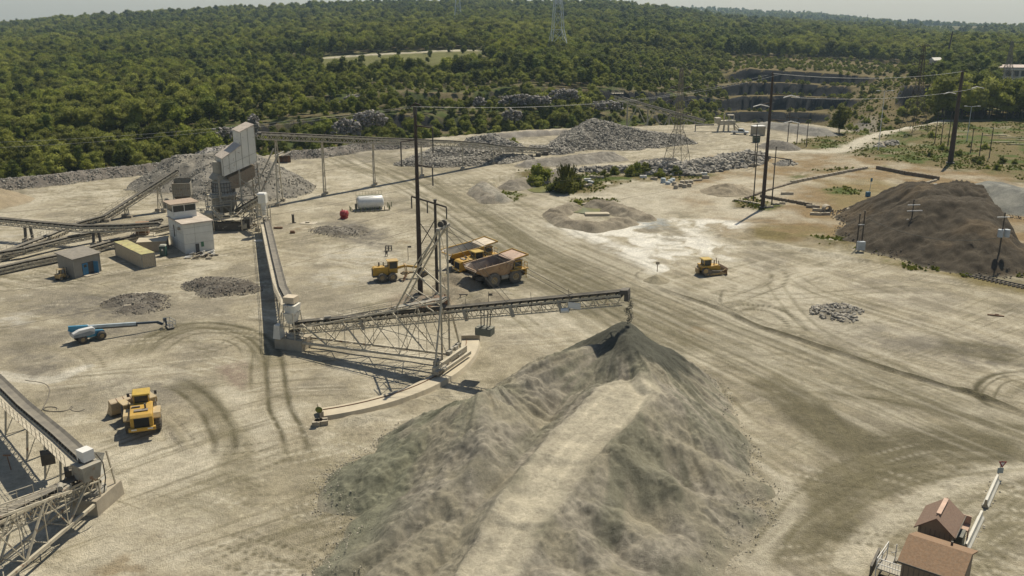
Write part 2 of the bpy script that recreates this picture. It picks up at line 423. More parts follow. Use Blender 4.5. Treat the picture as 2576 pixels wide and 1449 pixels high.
# ---- main haul road, a broad damp band from the plant down to the right
road = [(900, 400), (1060, 455), (1180, 520), (1330, 620), (1500, 700), (1700, 790), (1950, 895), (2200, 1000), (2420, 1090), (2700, 1200)]
dr, tr, Lr = segdist(smooth_path(D2(road)))
mixc(C_DAMP, sst(17, 4, dr + 5 * (b2 - .5)) * sst(.32, .62, st) * .85)
right = sst(-15, 15, GX - (-.1 * (GY - 150)))
mixc(C_PALE * 1.05, right * sst(.50, .72, st) * .55 * sst(70, 20, dr))
mixc(C_DAMP * 1.1, sst(.46, .25, st) * .42 * right * sst(100, 30, dr))
mixc(C_DAMP * 1.1, sst(110, 84, GY) * sst(-2, 8, GX) * sst(.42, .6, b2) * .3)
# ---- scrub / ochre land on the right of the yard
patch([(1660, 425), (1800, 395), (1980, 384), (2120, 392), (2300, 400), (2640, 420), (2700, 700), (2440, 652), (2100, 612), (1850, 600), (1780, 560), (1700, 500)], C_OCHRE * .92, .8, 4, 51, .6, 7)
patch([(1740, 470), (1900, 440), (2010, 470), (1960, 540), (1850, 590), (1760, 560)], C_PALE, .6, 5, 52, .4, 7)
patch([(2060, 455), (2200, 450), (2300, 470), (2250, 520), (2100, 530)], C_DRY * 1.4, .5, 3, 53, .5, 6)
patch([(1400, 440), (1600, 450), (1800, 480), (1700, 540), (1500, 520), (1380, 480)], C_PALE * .95, .5, 5, 54, .4, 8)
patch([(1880, 560), (2100, 580), (2400, 650), (2700, 720), (2700, 770), (2300, 680), (2050, 625), (1880, 600)], C_DRY * 1.25, .6, 3, 55, .6, 5)
swath([(2150, 605), (2300, 640), (2480, 690), (2640, 730)], 2.0, C_DAMP * .9, .5, 56)
# ---- white dried slurry with flow fingers
wh = inpoly(D2([(1385, 562), (1470, 556), (1580, 566), (1665, 548), (1790, 552), (1905, 562), (1850, 578), (1765, 588), (1840, 628), (1838, 652), (1770, 640), (1716, 655), (1690, 688), (1645, 682), (1580, 650), (1510, 615), (1430, 582)]), 2.5)
fl = fbm(GX / 5 + 2.5 * fbm(GX / 9, GY / 9, 3, 61), GY / 9, 5, 62)
mixc(C_WHITE, wh * sst(.42, .56, fl) * .92)
mixc(C_GREY, wh * sst(.40, .3, fl) * .5)
spot(1628, 560, 6, (.30, .32, .31), .8, 5, 1.2)
for a in ((40, 800, 3.0), (12, 812, 3), (60, 808, 2), (70, 600, 8), (150, 586, 7), (900, 640, 8), (860, 700, 7), (1480, 600, 5)):
    spot(a[0], a[1], a[2], C_WHITE * .8, .32, int(a[0]) % 17)
swath([(-20, 940), (69, 953), (132, 956), (175, 940), (240, 915)], .9, C_WHITE * .85, .6, 63, .6, .9)
patch([(10, 905), (60, 885), (130, 890), (175, 915), (150, 945), (60, 948)], C_GREY, .7, 1.5, 64, .4, 1.2)
patch([(80, 770), (180, 745), (300, 740), (390, 745), (385, 790), (300, 800), (200, 810), (100, 795)], C_GREY, .75, 2, 65, .5, .9)
patch([(0, 840), (120, 815), (330, 800), (420, 830), (300, 860), (150, 880), (0, 900)], C_GREY * 1.05, .45, 3, 66, .6, 3)
patch([(210, 960), (420, 930), (560, 960), (520, 1010), (380, 1030), (190, 1030), (130, 990)], C_GREY * 1.0, .5, 3, 67, .6, 1.6)
patch([(545, 925), (610, 910), (630, 950), (618, 985), (570, 972)], (.26, .20, .155), .6, 1, 68, .4, .7)
patch([(800, 562), (880, 556), (960, 580), (1000, 640), (920, 620), (840, 590)], C_GREY, .8, 2, 69, .5, 1.2)
patch([(960, 730), (1080, 745), (1150, 760), (1130, 800), (1000, 790)], (.27, .21, .16), .5, 2, 70, .4, 1.5)
patch([(330, 450), (760, 470), (700, 520), (420, 520)], C_GREY, .55, 3, 71, .4, 2)
patch([(840, 380), (1010, 372), (1020, 410), (870, 408)], C_GREY * 1.1, .4, 3, 72, .5, 4)
patch([(2060, 800), (2200, 810), (2420, 850), (2300, 900), (2120, 870)], C_GREY, .5, 4, 73, .5, 3)
patch([(2320, 860), (2480, 850), (2576, 880), (2576, 920), (2400, 910)], C_GREY * .8, .5, 3, 74, .7, 1.5)
for a in ((1190, 645), (760, 575), (1010, 610), (1760, 830), (1100, 620), (560, 600), (690, 760), (300, 1430), (940, 700)):
    spot(a[0], a[1], 2.2, C_OCHRE * .8, .5, a[0] % 13)
# ---- damp fan at the lower right where trucks turn
swath([(1900, 940), (2000, 1005), (2060, 1062), (2150, 1105), (2260, 1112), (2400, 1100), (2600, 1122)], 2.6, C_DAMP * .8, .8, 81, .5)
swath([(2000, 1000), (2080, 1075), (2200, 1130), (2350, 1120), (2600, 1135)], 3.2, C_DAMP * .8, .75, 181, .4)
swath([(1930, 1420), (2010, 1330), (2110, 1240), (2230, 1190), (2380, 1170)], 3.4, C_DAMP * .9, .7, 182, .5)
swath([(2040, 1300), (2120, 1330), (2180, 1290)], 2.4, C_DAMP * .85, .75, 183, .4)
swath([(2330, 860), (2450, 880), (2600, 900)], 3.0, C_DAMP * .8, .6, 184, .6)
swath([(2080, 930), (2250, 990), (2450, 1030)], 2.5, C_DAMP * .95, .5, 185, .6)
swath([(2043, 985), (2203, 1004), (2333, 1030), (2600, 1085)], 1.2, C_DAMP * .85, .7, 82, .6)
swath([(2050, 1060), (2120, 1110), (2190, 1150), (2300, 1190)], 3.2, C_DAMP * .85, .65, 83, .5)
swath([(2000, 1300), (2090, 1240), (2180, 1200), (2330, 1180)], 3.0, C_DAMP * 1.0, .55, 84, .4)
swath([(1880, 1430), (1960, 1340), (2040, 1270)], 2.2, C_DAMP * 1.0, .5, 85, .4)
swath([(2120, 1449), (2200, 1340), (2350, 1240), (2500, 1190), (2640, 1180)], 1.4, C_PALE * 1.05, .6, 86, .3)
swath([(1960, 1180), (1990, 1280), (1930, 1360), (1860, 1449)], 1.6, C_PALE, .5, 87, .3)
swath([(2450, 1449), (2530, 1330), (2576, 1260)], 1.5, C_DAMP * 1.1, .5, 88, .4)
swath([(1180, 640), (1060, 700), (960, 740), (860, 760)], 2.5, C_PALE, .4, 89, .5)
swath([(1195, 520), (1300, 600), (1420, 690), (1600, 800), (1760, 900)], 3.4, C_DAMP * 1.05, .45, 90, .6)
swath([(1150, 560), (1260, 640), (1330, 690), (1460, 790), (1600, 900)], 2.4, C_DAMP * 1.15, .3, 91, .6)
swath([(720, 1100), (860, 1200), (840, 1320), (760, 1449)], 6, C_DAMP * 1.25, .4, 92, .4)
swath([(420, 1200), (560, 1260), (700, 1300)], 5, C_DAMP * 1.3, .35, 93, .4)
swath([(330, 900), (380, 850), (480, 818), (570, 826), (650, 855), (690, 930)], 2.6, C_DAMP * 1.05, .5, 94, .5)
swath([(450, 950), (520, 1000), (580, 1080), (600, 1160), (560, 1230)], 2.0, C_DAMP * 1.1, .45, 95, .5)
swath([(1130, 905), (1010, 880), (900, 905), (850, 960)], 2.5, C_PALE, .5, 96, .4)
# ---- wheel tracks
def TR(pts, **k): k['a'] = min(1.3, k.get('a', .6) * 1.35); track(pts, **k)
TR([(1626, 709), (1704, 740), (1830, 781), (1900, 815), (2021, 855), (2125, 889), (2247, 930), (2377, 970), (2455, 989), (2640, 1062)], gauge=0, w=.55, a=.95, ridge=-.28, c=C_DAMP * .55)
TR([(1620, 716), (1600, 690), (1640, 670)], gauge=0, w=.3, a=.8, c=C_DAMP * .6)
TR([(1826, 781), (1812, 760), (1816, 735), (1830, 720)], gauge=0, w=.25, a=.9, c=C_DAMP * .6)
TR([(1990, 690), (2050, 730), (2150, 760), (2300, 800)], gauge=2.4, w=.3, a=.6, seed=40)
TR([(1700, 720), (1850, 740), (2000, 745), (2200, 730), (2400, 720)], gauge=2.4, w=.3, a=.5, seed=41)
TR([(2576, 1040), (2400, 985), (2200, 905), (2050, 830), (1980, 760), (1940, 700)], gauge=2.5, w=.35, a=.5, seed=42)
TR([(1900, 1449), (1960, 1330), (2060, 1230), (2200, 1160), (2400, 1130)], gauge=2.5, w=.4, a=.7, seed=43, tread=True)
TR([(1960, 1449), (2040, 1340), (2160, 1250), (2330, 1190), (2600, 1160)], gauge=2.5, w=.4, a=.6, seed=44)
TR([(2030, 985), (2080, 1060), (2130, 1130), (2160, 1200), (2120, 1290)], gauge=2.3, w=.45, a=.8, seed=45, tread=True)
TR([(1200, 560), (1330, 640), (1480, 720), (1700, 830), (1900, 930), (2050, 1010)], gauge=2.6, w=.4, a=.6, seed=46)
TR([(1120, 500), (1230, 590), (1350, 680), (1500, 780), (1650, 880), (1800, 990), (1900, 1090)], gauge=2.6, w=.4, a=.6, seed=47)
TR([(1000, 650), (1100, 680), (1250, 760), (1380, 850)], gauge=2.2, w=.3, a=.5, seed=48)
TR([(1860, 795), (1855, 774), (1934, 777), (1984, 801), (2006, 826), (1998, 848)], gauge=2.3, w=.55, a=.95, c=C_DAMP * .7, seed=4, tread=True)
TR([(1920, 660), (1952, 682), (1960, 703), (1937, 722), (1870, 745), (1830, 768)], gauge=2.6, w=.5, a=.7, c=C_DAMP * .8, seed=6, tread=True)
TR([(1990, 716), (2000, 740), (1980, 770)], gauge=2.2, w=.35, a=.5, c=C_PALE, seed=7)
TR([(2640, 930), (2507, 942), (2459, 970), (2466, 1002), (2500, 1024), (2640, 1065)], gauge=0, w=.45, a=.9, c=C_DAMP * .7, seed=8)
TR([(2640, 945), (2530, 955), (2490, 985), (2500, 1010), (2640, 1050)], gauge=1.4, w=.2, a=.6, c=C_DAMP * .8, seed=9)
TR([(347, 886), (399, 845), (486, 820), (573, 825), (642, 846), (682, 890), (693, 952), (703, 1025), (731, 1080), (760, 1180)], gauge=2.3, w=.35, a=.8, seed=10, c=C_DAMP * .8)
TR([(380, 905), (410, 872), (469, 841), (538, 831), (608, 845), (653, 879), (649, 935), (656, 1004)], gauge=2.0, w=.3, a=.65, seed=11, c=C_DAMP * .85)
TR([(480, 880), (503, 862), (555, 855), (600, 875), (608, 907)], gauge=0, w=.25, a=.7, seed=12, c=C_DAMP * .8)
TR([(406, 952), (469, 980), (521, 1022), (549, 1067), (565, 1120), (540, 1180)], gauge=2.3, w=.45, a=.8, seed=13, c=C_DAMP * .75)
TR([(518, 1000), (530, 1020), (548, 1045), (556, 1065)], gauge=0, w=.35, a=.5, seed=14, c=C_DAMP * .8)
TR([(389, 1029), (434, 1074), (469, 1119), (493, 1150)], gauge=0, w=.5, a=.55, ridge=-.22, seed=15, c=C_DAMP * .8)
TR([(390, 1040), (420, 1080), (452, 1120), (478, 1156)], gauge=0, w=.6, a=.4, ridge=-.2, seed=16, c=C_GREY)
TR([(60, 740), (120, 720), (190, 718), (260, 735)], gauge=2, w=.3, a=.4, seed=17)
for k in range(26):
    o = random.uniform(-13, 13); s0 = random.uniform(0, .55); s1 = s0 + random.uniform(.25, .5)
    pr = smooth_path(D2(road), 6); n = len(pr); seg = pr[int(s0 * n):int(min(1, s1) * n)]
    if len(seg) < 4: continue
    m = near(seg, 20); xs, ys = GX[m], GY[m]
    nx, ny = -(seg[-1].y - seg[0].y), (seg[-1].x - seg[0].x); l = math.hypot(nx, ny); nx /= l; ny /= l
    sh = [(p.x + nx * (o + i * .06), p.y + ny * (o + i * .06)) for i, p in enumerate(seg)]
    d, t, L = segdist(sh, xs=xs, ys=ys); f = sst(0, 10, t) * sst(0, 10, L - t)
    A = (np.exp(-((d - 1.05) / .3) ** 2) * f * random.uniform(.35, .8) * (.4 + .8 * vn(xs / 3, ys / 3, k)))[:, None]
    c_ = C_DAMP * .8 if k % 3 else C_PALE
    col[m] = col[m] * (1 - A) + c_[None] * A
for k in range(90):   # loader tracks fanning round the foot of the stockpile and in front
    px, py = random.choice([(random.uniform(480, 840), random.uniform(1060, 1449)), (random.uniform(1900, 2500), random.uniform(1150, 1449)), (random.uniform(60, 700), random.uniform(700, 900))])
    if 1900 < px < 2500 and random.random() < .3: an = random.uniform(-.9, -.5)
    else: an = random.uniform(-.7, .9)
    g = G(px, py); L = random.uniform(6, 16); bend = random.uniform(-.12, .12)
    pts = []
    x, y_, a_ = g.x, g.y, an
    for i in range(8): pts.append((x, y_)); x += math.cos(a_) * L / 8; y_ += math.sin(a_) * L / 8; a_ += bend
    m = near(pts, 3); xs, ys = GX[m], GY[m]
    if not len(xs): continue
    d, t, LL = segdist(pts, xs=xs, ys=ys); f = sst(0, 3, t) * sst(0, 3, LL - t)
    A = (np.exp(-((d - .95) / .28) ** 2) * f * random.uniform(.4, .85) * (.55 + .45 * np.sin(t * 7)))[:, None]
    c_ = C_DAMP * .85 if k % 3 else C_PALE * 1.1
    col[m] = col[m] * (1 - A) + c_[None] * A
    dz[m] -= A[:, 0] * .05
# ---- green: verge, grass fields, patches round the poles
grassm = np.zeros(len(GX))
def grass(pts, a=1.0, soft=2.5, seed=5, sc=5.0, thr=(.32, .52)):
    k = inpoly(D2(pts), soft) * sst(thr[0], thr[1], fbm(GX / sc, GY / sc, 5, seed)) * a
    np.maximum(grassm, k, out=grassm)
grass([(1985, 368), (2020, 352), (2100, 335), (2200, 322), (2330, 298), (2400, 292), (2400, 300), (2330, 304), (2210, 332), (2150, 352), (2110, 370), (2060, 377), (1995, 375)], 1, 2, 6, 5, (.15, .4))
grass([(2150, 384), (2180, 362), (2240, 336), (2330, 316), (2420, 304), (2800, 290), (2800, 470), (2560, 452), (2440, 430), (2330, 418), (2220, 404)], 1, 5, 7, 9, (.08, .36))
grass([(1385, 450), (1430, 428), (1560, 440), (1750, 428), (1800, 440), (1760, 452), (1560, 462), (1480, 488), (1400, 486)], 1, 2.5, 8, 4, (.25, .5))
grass([(1285, 438), (1345, 425), (1400, 440), (1390, 480), (1330, 470)], 1, 2, 9, 3, (.2, .45))
grass([(1230, 470), (1320, 490), (1300, 505), (1225, 495)], .8, 1.5, 10, 3)
grass([(1838, 508), (1900, 498), (1975, 520), (1930, 530), (1850, 522)], 1, 1.2, 11, 2, (.2, .45))
grass([(1815, 408), (1860, 394), (1925, 398), (1910, 412), (1850, 418)], 1, 1.2, 12, 3, (.2, .45))
grass([(1990, 590), (2120, 600), (2200, 608), (2330, 630), (2345, 650), (2270, 648), (2140, 622), (2040, 606)], 1, 1.3, 13, 3, (.3, .5))
grass([(2190, 650), (2330, 668), (2450, 690), (2440, 697), (2300, 682)], .9, 1, 14, 2.5, (.4, .55))
grass([(2500, 680), (2640, 690), (2640, 706), (2510, 692)], .9, 1, 15, 2.5, (.3, .5))
grass([(2070, 476), (2130, 470), (2170, 480), (2140, 492), (2080, 488)], 1, 1.6, 16, 3, (.1, .4))
grass([(1985, 440), (2060, 425), (2230, 418), (2240, 424), (2060, 436), (1990, 456)], .8, 1.2, 17, 2.5, (.35, .55))
grass([(1400, 545), (1440, 500), (1560, 500), (1540, 515), (1460, 520)], .8, 1.2, 18, 2.5, (.4, .6))
tint = fbm(GX / 6, GY / 6, 4, 77)[:, None]
gcol = C_GRASS[None] * (1 - sst(.34, .56, tint)) + C_DRY[None] * sst(.34, .56, tint)
A = np.clip(grassm, 0, 1)[:, None]; col = col * (1 - A) + gcol * A
swath([(1860, 386), (1990, 380), (2090, 382), (2132, 374), (2162, 357), (2200, 341), (2262, 325), (2330, 309), (2420, 298)], 2.6, C_PALE, 1, 97, 0, .3)
swath([(2132, 374), (2180, 366), (2215, 352)], 3.5, C_PALE * .85, .6, 98, .2)
# ---- beyond the yard: undergrowth, benches, bare rock
wild = sst(0, 10, GY - edgeY(GX, GY))
und = C_GRASS[None] * .75 * (1 - sst(.35, .6, b2))[:, None] + np.array([.14, .115, .06])[None] * sst(.35, .6, b2)[:, None]
U_ = GX / GY; PXU = CX + 2315 * U_
pitm = wild * sst(1740, 1840, PXU) * sst(2360, 2300, PXU) * sst(900, 830, GY)
und = und * (1 - pitm[:, None]) + (np.array([.145, .115, .05])[None] * (.6 + .7 * b2[:, None])) * pitm[:, None]
clr = wild * sst(600, 700, PXU) * sst(1280, 1150, PXU)
ci = clr * sst(545, 575, GY) * sst(775, 745, GY - 20 * (b1 - .5))
und = und * (1 - ci[:, None]) + (np.array([.135, .135, .046])[None] * (.75 + .5 * b2[:, None])) * ci[:, None]
pl = ci * np.exp(-((GY - 742) / 7) ** 2) * .9
und = und * (1 - pl[:, None]) + C_PALE[None] * pl[:, None]
gl = sst(1870, 1930, PXU) * sst(2230, 2150, PXU) * sst(470, 430, GY)
und = und * (1 - gl[:, None]) + (C_GREY * 1.1)[None] * gl[:, None]
rightfar = sst(2320, 2380, PXU)
und = und * (1 - rightfar[:, None]) + gcol * .9 * rightfar[:, None]
col = col * (1 - wild[:, None]) + und * wild[:, None]
col *= (.90 + .2 * fbm(GX / 1.3, GY / 1.3, 3, 99))[:, None]
dz += (1 - wild) * (.10 * (fbm(GX / 2.2, GY / 2.2, 4, 101) - .5) + .22 * (fbm(GX / 9, GY / 9, 3, 102) - .5)) * sst(30, 60, GY)
dz += .25 * grassm * (fbm(GX / 1.2, GY / 1.2, 3, 103))
# low berms and windrows that belong to the soil
def ridge(pts, h, w, s=1, rough=.5):
    pts = smooth_path(D2(pts)); m = near(pts, w * 3); xs, ys = GX[m], GY[m]
    d, t, L = segdist(pts, xs=xs, ys=ys); d = d + w * .5 * (fbm(xs / (w * 1.2), ys / (w * 1.2), 3, s) - .5)
    dz[m] += h * np.clip(1 - d / w, 0, 1) ** .8 * (1 - rough + 2 * rough * fbm(xs / (w * .9), ys / (w * .9), 4, s + 1)) * sst(0, w, t) * sst(0, w, L - t)
ridge([(1200, 480), (1235, 462), (1300, 448), (1370, 436), (1420, 432)], 1.6, 3.4, 111)
ridge([(1860, 578), (1950, 590), (2080, 612), (2200, 628), (2330, 660), (2440, 690)], .7, 2.4, 112)
ridge([(1800, 590), (1850, 606), (1950, 618), (2080, 640), (2200, 662)], .6, 1.8, 113)
ridge([(1040, 760), (1090, 700), (1150, 690), (1190, 705)], .9, 2.2, 114)
ridge([(1150, 765), (1220, 742), (1300, 735)], .8, 2.4, 115)
ridge([(1230, 870), (1290, 885)], .6, 2, 116)
ridge([(850, 1065), (960, 1045), (1060, 1010), (1150, 985)], .5, 1.4, 117)

def ground_shader(name, rockmix=True, fine=1.0):
    m, nt, b = nodes_of(name); N = nt.nodes.new; L = nt.links.new
    at = N('ShaderNodeAttribute'); at.attribute_name = 'col'
    tc = N('ShaderNodeTexCoord')
    def noise(sc, det=5, rough=.6, vec=None):
        n = N('ShaderNodeTexNoise'); n.inputs['Scale'].default_value = sc; n.inputs['Detail'].default_value = det; n.inputs['Roughness'].default_value = rough
        L(vec or tc.outputs['Object'], n.inputs['Vector']); return n
    n1 = noise(1.6 * fine, 7, .7); n2 = noise(.32, 6, .65); n3 = noise(7 * fine, 3)
    def rng(n, a, c, lo, hi):
        r = N('ShaderNodeMapRange'); r.inputs[1].default_value = a; r.inputs[2].default_value = c; r.inputs[3].default_value = lo; r.inputs[4].default_value = hi; L(n, r.inputs[0]); return r.outputs[0]
    m1 = N('ShaderNodeMath'); m1.operation = 'MULTIPLY'; L(rng(n1.outputs[0], .28, .72, .74, 1.22), m1.inputs[0]); L(rng(n2.outputs[0], .3, .7, .82, 1.16), m1.inputs[1])
    m2 = N('ShaderNodeMath'); m2.operation = 'MULTIPLY'; L(m1.outputs[0], m2.inputs[0]); L(rng(n3.outputs[0], .3, .7, .88, 1.12), m2.inputs[1])
    sc = N('ShaderNodeVectorMath'); sc.operation = 'SCALE'; L(at.outputs['Color'], sc.inputs[0]); L(m2.outputs[0], sc.inputs['Scale'])
    cur = sc.outputs[0]
    if rockmix:
        geo = N('ShaderNodeNewGeometry'); sx = N('ShaderNodeSeparateXYZ'); L(geo.outputs['True Normal'], sx.inputs[0])
        mp = N('ShaderNodeMapping'); mp.inputs['Scale'].default_value = (.10, .10, .55); L(tc.outputs['Object'], mp.inputs[0])
        rk = noise(1.0, 8, .7, mp.outputs[0])
        cr = N('ShaderNodeValToRGB'); e = cr.color_ramp.elements; e[0].position = .36; e[0].color = (.022, .022, .024, 1); e[1].position = .62; e[1].color = (.024, .025, .027, 1); e2 = e.new(.76); e2.color = (.20, .175, .145, 1)  # near-black stops put the backlit cliffs' shade into the rock colour
        L(rk.outputs[0], cr.inputs[0])
        k = rng(sx.outputs[2], .80, .60, 0, 1)
        mx = N('ShaderNodeMix'); mx.data_type = 'RGBA'; L(k, mx.inputs[0]); L(cur, mx.inputs[6]); L(cr.outputs[0], mx.inputs[7]); cur = mx.outputs[2]
    L(cur, b.inputs['Base Color']); b.inputs['Roughness'].default_value = .95; b.inputs['Specular IOR Level'].default_value = .15
    bp = N('ShaderNodeBump'); bp.inputs['Strength'].default_value = .8; bp.inputs['Distance'].default_value = .35 / fine
    add = N('ShaderNodeMath'); add.operation = 'ADD'; L(n1.outputs[0], add.inputs[0]); L(n3.outputs[0], add.inputs[1])
    L(add.outputs[0], bp.inputs['Height']); L(bp.outputs[0], b.inputs['Normal'])
    return m
M_GROUND = ground_shader('ground_soil')
PP = np.stack([GX, GY, GZ + dz], -1)
fm_y = np.repeat((YY[:-1, :-1] + YY[1:, 1:])[..., None] / 2, 1, -1)[..., 0]
fm_x = (GX.reshape(NI, NJ)[:-1, :-1] + GX.reshape(NI, NJ)[1:, 1:]) / 2
isyard = fm_y < edgeY(fm_x.ravel(), fm_y.ravel()).reshape(fm_y.shape) + 3
for nm, msk in (('ground', isyard), ('hillside', ~isyard)):
    me = grid_mesh(nm, PP, NI, NJ, M_GROUND, col, True, msk)
    o = bpy.data.objects.new(nm, me); COL.objects.link(o); o['kind'] = 'structure'
# ================================================================== trees
def leaf_mat(name, c, c2, trans=.35):
    m, nt, b = nodes_of(name); N = nt.nodes.new; L = nt.links.new
    oi = N('ShaderNodeObjectInfo'); tc = N('ShaderNodeTexCoord')
    no = N('ShaderNodeTexNoise'); no.inputs['Scale'].default_value = .9; no.inputs['Detail'].default_value = 3; L(tc.outputs['Object'], no.inputs['Vector'])
    r = N('ShaderNodeMapRange'); r.inputs[1].default_value = .3; r.inputs[2].default_value = .7; L(no.outputs[0], r.inputs[0])
    a = N('ShaderNodeMath'); a.operation = 'MULTIPLY_ADD'; L(oi.outputs['Random'], a.inputs[0]); a.inputs[1].default_value = .72; L(r.outputs[0], a.inputs[2])
    h = N('ShaderNodeMath'); h.operation = 'MULTIPLY'; h.inputs[1].default_value = .6; L(a.outputs[0], h.inputs[0])
    mx = N('ShaderNodeMix'); mx.data_type = 'RGBA'; L(h.outputs[0], mx.inputs[0]); mx.inputs[6].default_value = c + (1,); mx.inputs[7].default_value = c2 + (1,)
    # each tree its own brightness
    w = N('ShaderNodeTexWhiteNoise'); w.noise_dimensions = '1D'; L(oi.outputs['Random'], w.inputs['W'])
    r2 = N('ShaderNodeMapRange'); r2.inputs[3].default_value = .5; r2.inputs[4].default_value = 1.35; L(w.outputs['Value'], r2.inputs[0])
    sc = N('ShaderNodeVectorMath'); sc.operation = 'SCALE'; L(mx.outputs[2], sc.inputs[0]); L(r2.outputs[0], sc.inputs['Scale'])
    L(sc.outputs[0], b.inputs['Base Color']); b.inputs['Roughness'].default_value = .75; b.inputs['Specular IOR Level'].default_value = .2
    tr = N('ShaderNodeBsdfTranslucent'); L(sc.outputs[0], tr.inputs['Color'])
    ms = N('ShaderNodeMixShader'); ms.inputs[0].default_value = trans
    L(b.outputs[0], ms.inputs[1]); L(tr.outputs[0], ms.inputs[2]); L(ms.outputs[0], nt.nodes['Material Output'].inputs['Surface'])
    return m
M_LEAF = leaf_mat('leaves_mixed', (.110, .150, .016), (.285, .285, .045), .45)
M_LEAF_D = leaf_mat('leaves_dark', (.072, .104, .016), (.195, .215, .034), .4)
M_LEAF_Y = leaf_mat('leaves_olive', (.165, .185, .026), (.28, .285, .060), .45)
M_LEAF_S = leaf_mat('leaves_silver', (.22, .25, .17), (.32, .35, .26))
M_BARK = mat('bark', (.10, .08, .06), .9, var=.3, dust=0)
def crown_mesh(name, m, r=4.6, h=9.0, base=3.0, nl=15, q=1150, qs=.62, seed=0, conic=0.0):
    rg = np.random.default_rng(seed); V = []; F = []
    lobes = []
    for k in range(nl):
        t = rg.random(); z = base + (h) * (.12 + .8 * t)
        rr = r * (1 - conic * t) * math.sqrt(max(.08, 1 - (2 * t - .85) ** 2 * .75)) * .68 * rg.random() ** .5
        a = rg.random() * 6.283; s = r * rg.uniform(.30, .50) * (1 - .5 * conic * t)
        lobes.append((rr * math.cos(a), rr * math.sin(a), z, s, s * rg.uniform(.7, .95)))
    lobes.append((0, 0, base + h * .8, r * .42 * (1 - .5 * conic), r * .42))
    bm = bmesh.new(); bmesh.ops.create_icosphere(bm, subdivisions=1, radius=1)
    iv = np.array([v.co[:] for v in bm.verts]); fi = [tuple(v.index for v in f.verts) for f in bm.faces]; bm.free()
    for (x, y, z, s, sz) in lobes:
        o = len(V); jit = 1 + .25 * (rg.random((len(iv), 1)) - .5)
        V += list(iv * jit * np.array([s, s, sz]) * .80 + np.array([x, y, z])); F += [tuple(i + o for i in f) for f in fi]
    w = np.array([l[3] ** 2 for l in lobes]); w /= w.sum()
    for k in range(q):
        x, y, z, s, sz = lobes[rg.choice(len(lobes), p=w)]
        n = rg.normal(size=3); n[2] = n[2] * .9 + .25; n /= np.linalg.norm(n)
        p = np.array([x, y, z]) + n * np.array([s, s, sz]) * rg.uniform(.80, 1.18)
        n2 = n + rg.normal(size=3) * .55; n2 /= np.linalg.norm(n2)
        a = np.cross(n2, rg.normal(size=3)); a /= np.linalg.norm(a); b = np.cross(n2, a)
        e = qs * rg.uniform(.5, 1.25); o = len(V)
        V += [p + a * e * .55, p + b * e * .4 + a * .1 * e, p - a * e * .5, p - b * e * .45]
        F.append((o, o + 1, o + 2, o + 3))
    me = bpy.data.meshes.new(name); me.from_pydata([tuple(v) for v in V], [], F); me.materials.append(m); return me
def trunk_mesh(name, h=6.5, r=.22, seed=0):
    rg = random.Random(seed); b = MB(); b.tube((0, 0, -.6), (0, 0, h), r, r * .45, 7)
    for k in range(5):
        a = rg.uniform(0, 6.28); z = h * rg.uniform(.4, .95); l = rg.uniform(1.6, 3)
        b.tube((0, 0, z), (math.cos(a) * l, math.sin(a) * l, z + l * .8), r * .4, r * .12, 5)
    return b.mesh(name, M_BARK)
CROWNS = [crown_mesh('crown_round', M_LEAF, seed=1), crown_mesh('crown_wide', M_LEAF, r=5.6, h=8, base=2.6, nl=18, q=1400, seed=2),
          crown_mesh('crown_tall', M_LEAF_D, r=3.6, h=11, base=2.4, nl=16, q=1100, seed=3), crown_mesh('crown_olive', M_LEAF_Y, r=4.8, h=8.6, base=2.5, seed=4, q=1150),
          crown_mesh('crown_dark', M_LEAF_D, r=4.9, h=9, base=2.6, seed=5), crown_mesh('crown_conic', M_LEAF_D, r=3.0, h=12, base=1.5, nl=16, q=1000, seed=6, conic=.75),
          crown_mesh('crown_shrub', M_LEAF, r=2.4, h=2.9, base=-.2, nl=9, q=520, qs=.42, seed=7)]
TRUNKS = [trunk_mesh('trunk', 8, .24, k) for k in range(3)]
def make_tree(name, x, y, z, s, kind, label, cat='tree', group=None, rz=None, crownlab=None):
    t = thing(name, label, cat, (x, y, z), rz if rz is not None else random.uniform(0, 6.28), group, s)
    c = part('crown', CROWNS[kind], None, t)
    if kind != 6: part('trunk', TRUNKS[kind % 3], None, t)
    else: part('trunk', STEM, None, t)
    return t
_b = MB()
for k in range(5):
    _a = k * 1.26; _b.tube((0, 0, -.3), (math.cos(_a) * .7, math.sin(_a) * .7, 1.6), .05, .02, 5)
STEM = _b.mesh('stem', M_BARK)
